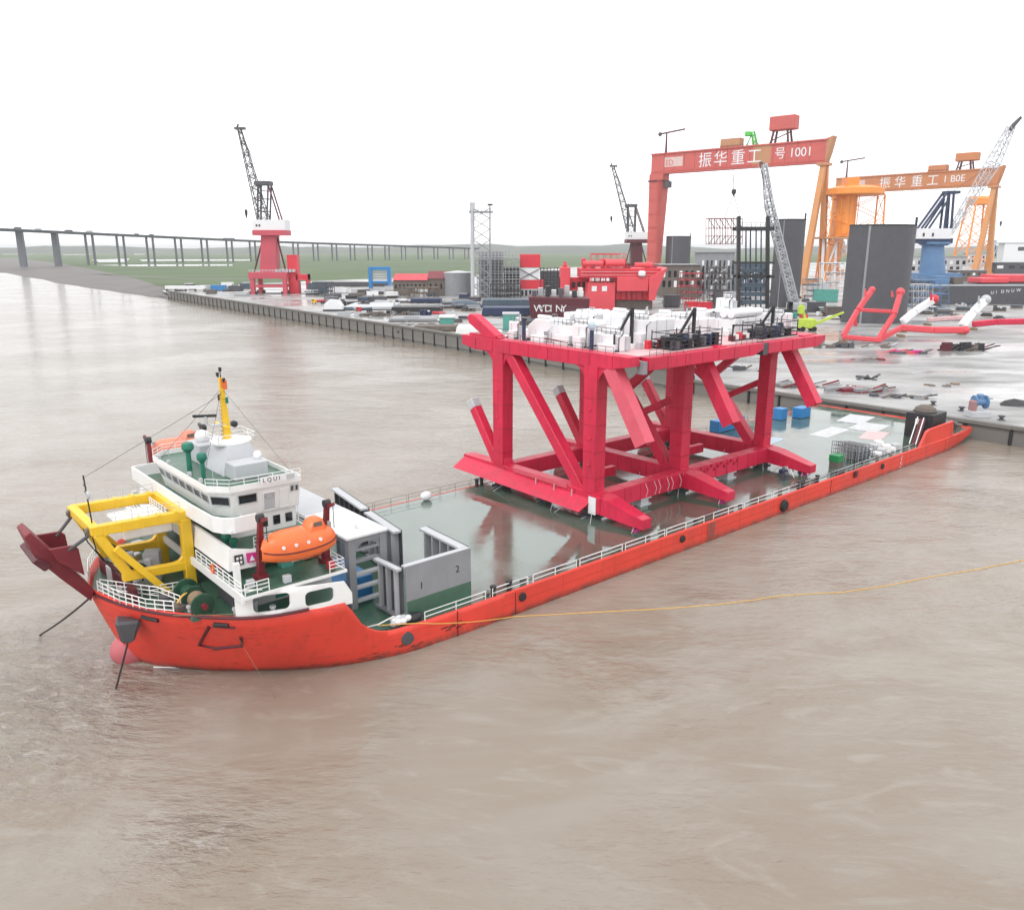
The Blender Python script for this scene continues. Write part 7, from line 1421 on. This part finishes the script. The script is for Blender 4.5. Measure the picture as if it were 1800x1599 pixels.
hall('far pale tower block beside the second gantry leg', 1742, 1752, 424, 462, LGREY, 20, 6, 2); hall('far low pale office row right of second gantry', 1700, 1745, 446, 468, LGREY, 20, 2, 7); hall('brown shed row at the foot of the second gantry', 1680, 1735, 476, 497, BROWN, 20, 1, 6)
# moored dark hull on the right
dh, pl = ything('dark_barge', 'long dark barge hull with white letters and red deck line', 'barge', 1720, 535); k = pl.Y / FPX
MB().prism([(pl(1600, 535).x, pl.Y, GZ), (pl(1860, 535).x, pl.Y, GZ), (pl(1860, 497).x, pl.Y, pl(1800, 497).z), (pl(1590, 500).x, pl.Y, pl(1600, 502).z)], (0, 40, 0)).build('hull', DGREY, dh)
pbox(pl, 1598, 1860, 500, 502.5, -0.4, 0.1).build('rubbing_strake', LGREY, dh); pbox(pl, 1728, 1780, 489, 498, 3, 20).build('red_deck_house', PINKR, dh, bevel=0.4); pbox(pl, 1765, 1850, 484, 497, 8, 30).build('red_deck_house', PINKR, dh, bevel=0.4)
for i, ch in enumerate('UIDNUW'): lettering('hull_letters', ch, dh, pl(1741 + i * 9, 517 - i * 0.9, -0.1), (1, 0, 0), (0, 0, 1), 7.5 * k, PUREW, 0.03)
for u0, u1, v0, v1, m in ((1606, 1640, 490, 501, DGREY), (1648, 1676, 486, 500, CBLUE), (1682, 1700, 488, 499, BROWN)): pbox(pl, u0, u1, v0, v1, 4, 14).build('deck_house', m, dh)

# ------------------------------------------------------------------ quay apron: pink boom sections and clutter
def boom(label, pts_, r, mat, vbase, fins=(), name='boom_section', tipmat=None, group='boom sections on the quay'):
    b = ground(pts_[0][0], vbase, 4.0); pl = Plane(b.y); t = thing(name, label, 'boom section', b, group); k = pl.Y / FPX
    for a, c in zip(pts_[:-1], pts_[1:]):
        p, q = pl(a[0], a[1], a[2]), pl(c[0], c[1], c[2]); MB().beam(p, q, r * k * 2, r * k * 1.8, up=(0, 1, 0)).build('chord', mat, t, bevel=r * k * 0.3)
    e = pts_[-1]; MB().ball(pl(*e), r * k * 1.35, n=10, m=6).build('end_lug', tipmat or mat, t, smooth=True)
    for (u, v) in fins: MB().prism([pl(u - 2, v + 6), pl(u + 2, v + 6), pl(u, v - 8)], (0, 1.0, 0)).build('fin', tipmat or mat, t)
    MB().cbox(b + Vector((0, 0, -0.05)), 8 * k, 4, 1.0).build('saddle', WOOD, t)
    return t, pl, k
t, pl, k = boom('pink-red twin-legged boom frame lying before the largest dark plate', [(1482, 590, 0), (1512, 545, 2), (1541, 510, 4)], 4.2, PINKR, 602, ((1522, 515),))
MB().beam(pl(1540, 596, -2), pl(1572, 552, 0), 8.5 * k, 8 * k).build('chord', PINKR, t, bevel=0.3); MB().beam(pl(1572, 552, 0), pl(1590, 512, 3), 8.5 * k, 8 * k).build('chord', PINKR, t, bevel=0.3); MB().ball(pl(1589, 514, 3), 7.5 * k, n=10, m=6).build('end_lug', PINKR, t, smooth=True)
MB().beam(pl(1480, 592, 0), pl(1545, 597, -2), 9 * k, 8 * k).build('cross_chord', PINKR, t, bevel=0.3); MB().beam(pl(1515, 545, 1), pl(1572, 548, 1), 6 * k, 6 * k).build('cross_chord', PINKR, t, bevel=0.2)
MB().beam(pl(1511, 575, 4), pl(1511, 552, 4), 5 * k, 5 * k).build('strut', PINKR, t); MB().prism([pl(1574, 523, 3), pl(1578, 523, 3), pl(1575, 512, 3)], (0, 1, 0)).build('fin', PINKR, t)
MB().beam(pl(1540, 597, -2), pl(1590, 577, 3), 7 * k, 8 * k).build('strut', PINKR, t, bevel=0.2)
boom('long pink-red boom beam lying flat toward the white booms', [(1583, 576, 0), (1640, 580, 0), (1697, 580, 0)], 5.5, PINKR, 592)
boom('white boom with red tip rising from the pink beam', [(1586, 566, 0), (1612, 548, 2), (1650, 527, 4)], 6.0, PUREW, 584, ((1638, 522),), tipmat=REDM)
boom('greyish white boom with broad head right of the red-tipped boom', [(1690, 574, 0), (1715, 550, 2), (1742, 528, 4)], 6.5, PUREW, 588, ((1722, 528),), tipmat=LGREY)
boom('dark crimson boom lying at the right end of the apron', [(1710, 570, 0), (1750, 566, 0), (1850, 564, 0)], 5.0, CRIM, 580)
boom('pale pink boom plate behind the long beam', [(1630, 562, 0), (1690, 558, 0)], 3.5, CRIM2, 572)
yl, pl = ything('boom_lift', 'lime green boom lift with raised arm behind the truss end', 'boom lift', 1418, 582); k = pl.Y / FPX
pbox(pl, 1403, 1433, 560, 577, -2, 2.5).build('chassis', LIME, yl, bevel=0.4); MB().beam(pl(1416, 562), pl(1408, 535), 4 * k, 4 * k).build('riser', LIME, yl); MB().beam(pl(1425, 572), pl(1483, 549), 5 * k, 5 * k, 3 * k, 3 * k).build('arm', LIME, yl)
pbox(pl, 1404, 1414, 538, 552, -1, 2).build('turret', LIME, yl, bevel=0.2)
for u in (1408, 1428):
    for d in (-2.4, 2.2): a = pl(u, 582); MB().tube((a.x, pl.Y + d, GZ + 1.1), (a.x, pl.Y + d + 0.7, GZ + 1.1), 1.15, 12).build('wheel', RUBBER, yl)
# dark scrap heap, winch, tarp and plates on the apron
def heap(name, label, u, v, w, h, mats, n, cat='scrap', group=None):
    b = ground(u, v, 4.0); k = b.y / FPX; t = thing(name, label, cat, (b.x, b.y, GZ), group)
    for i in range(n):
        x = b.x + random.uniform(-w / 2, w / 2) * k; y = b.y + random.uniform(0, 5); L = random.uniform(0.15, 0.4) * w * k; a = random.uniform(-0.5, 0.5); z = GZ + random.random() ** 2 * h * k * 0.6
        if z > GZ + 0.5: MB().beam((x, y, GZ + 0.1), (x + L * math.cos(a), y + L * math.sin(a), z + 0.4), 0.7, 0.35).build('beam', random.choice(mats), t)
        else: MB().cbox((x, y, GZ - 0.02), L * 0.7, random.uniform(0.8, 2.0), random.uniform(0.25, 1) * h * k * 0.6, a).build('block', random.choice(mats), t)
    return t
heap('scrap_heap', 'dark maroon scrap heap of beams below the white booms', 1690, 617, 90, 26, [DKMAROON, BLACK, BROWN], 20); heap('scrap_heap', 'dark timber and plate stack beside the pink boom frame', 1462, 612, 70, 16, [BLACK, DGREY, BROWN], 14)
heap('scrap_heap', 'pink and grey plate pile with blue drum on the wet apron', 1600, 622, 70, 10, [PINKR, LGREY, SIGNM, DGREY], 16); heap('scrap_heap', 'grey beam pile right of the dark timber stack on the apron', 1545, 612, 60, 9, [GREYP, LGREY, BROWN], 12)
heap('fender_pile_heap', 'row of old tyres and rubble on the quay edge by the white wedge', 640, 556, 85, 14, [BROWN, DGREY, LGREY], 22); heap('fender_pile_heap', 'grey rubble and pipes on the quay edge near the pale slab', 725, 573, 70, 9, [BROWN, GREYP, LGREY], 12)
heap('apron_debris', 'weathered timbers on the quay edge behind the aft truss post', 1300, 652, 80, 14, [BROWN, LGREY, DGREY], 14); heap('apron_debris', 'brown beams stacked along the quay coping behind the dangling brace', 1410, 682, 110, 11, [BROWN, GREYP, MAROON], 20)
heap('apron_debris', 'grey crates and plates on the quay coping behind the stern', 1500, 690, 110, 13, [GREYP, LGREY, BROWN, MAROON], 22); heap('apron_debris', 'dark plates along the coping left of the winch house', 1590, 702, 90, 10, [DGREY, GREYP, BROWN], 14)
heap('apron_debris', 'small dark heap alone on the wide wet apron', 1530, 668, 46, 8, [BLACK, DGREY], 8); heap('apron_debris', 'thin brown planks scattered on wet apron', 1670, 680, 60, 4, [BROWN, WOOD], 6); heap('apron_debris', 'reddish plank pile below the blue drum', 1530, 634, 50, 5, [MAROON, BROWN], 7)
wq, pl = ything('quay_winch', 'blue and grey mooring winch on the quay beside the stern', 'winch', 1722, 733); k = pl.Y / FPX
MB().lathe(pl(1727, 708, 1), [(0.4, -1.4), (1.5, -1.4), (1.5, -1.1), (0.8, -1.0), (0.8, 1.0), (1.5, 1.1), (1.5, 1.4), (0.4, 1.4)], 14, 'X').build('drum', CBLUE, wq, smooth=True); pbox(pl, 1722, 1735, 694, 712, 0.5, 2).build('head', CBLUE, wq, bevel=0.25); pbox(pl, 1706, 1718, 704, 724, -0.5, 1.4).build('motor', paint('winch_rose', (0.32, 0.17, 0.17), 0.6), wq, bevel=0.25); pbox(pl, 1703, 1738, 722, 733, -1.2, 2.4, z0=GZ).build('bed', LGREY, wq, bevel=0.1); MB().tube(pl(1734, 702, 1), pl(1750, 702, 1), 0.1, 6).build('lever', DGREY, wq)
tp, pl = ything('tarp_heap', 'black tarpaulin heap on the quay at the right', 'tarpaulin', 1785, 713); c = pl(1785, 713)
MB().add([(c.x + a, pl.Y + b, GZ + d) for a, b, d in ((-3.6, 0, 0), (-1.5, -1, 0), (2.5, -1, 0), (6, 0.4, 0), (6, 3, 0), (-2, 3.2, 0), (-2.2, 1, 1.1), (0.4, 1.4, 1.5), (3.6, 1.2, 0.9))], [(0, 1, 6), (1, 2, 7, 6), (2, 3, 8, 7), (3, 4, 8), (4, 5, 7, 8), (5, 0, 6), (5, 6, 7), (0, 5, 4, 3, 2, 1)]).build('sheet', BLACK, tp, bevel=0.05)
MB().tube((c.x - 2, pl.Y, GZ + 0.1), (c.x + 4, pl.Y - 0.8, GZ + 0.1), 0.12, 6).build('weight_pipe', BROWN, tp)
for i, (u, v) in enumerate(((1760, 738), (1690, 722), (1640, 712), (860, 612), (700, 585), (1330, 676))):
    b = ground(u, v, 4.0); t = thing('quay_bollard', ['stubby quay bollard right of the mooring winch', 'stubby quay bollard left of the mooring winch', 'stubby quay bollard behind the black winch house', 'quay bollard below the red upper fin', 'quay bollard on the coping near the rubble', 'quay bollard behind the aft truss post'][i], 'bollard', (b.x, b.y, GZ), 'bollards on the quay')
    MB().lathe((b.x, b.y, GZ), [(0.45, 0), (0.4, 0.6), (0.7, 0.75), (0.7, 1.0), (0.2, 1.1)], 10).build('post', DGREY, t, smooth=True); MB().cbox((b.x, b.y, GZ - 0.01), 1.3, 1.3, 0.12).build('base', DGREY, t)

# ------------------------------------------------------------------ thin haze over the river plain
HZ = bpy.data.materials.new('haze_air'); HZ.use_nodes = True; hn = HZ.node_tree.nodes; hl = HZ.node_tree.links; hn.clear()
pv = hn.new('ShaderNodeVolumePrincipled'); pv.inputs['Color'].default_value = (0.985, 0.99, 1.0, 1); pv.inputs['Density'].default_value = 0.000055; ho = hn.new('ShaderNodeOutputMaterial'); hl.new(pv.outputs[0], ho.inputs['Volume'])
hz = MB().box(-41000, 41000, -310, 41000, -6, 210).build('haze', HZ); hz['kind'] = 'stuff'
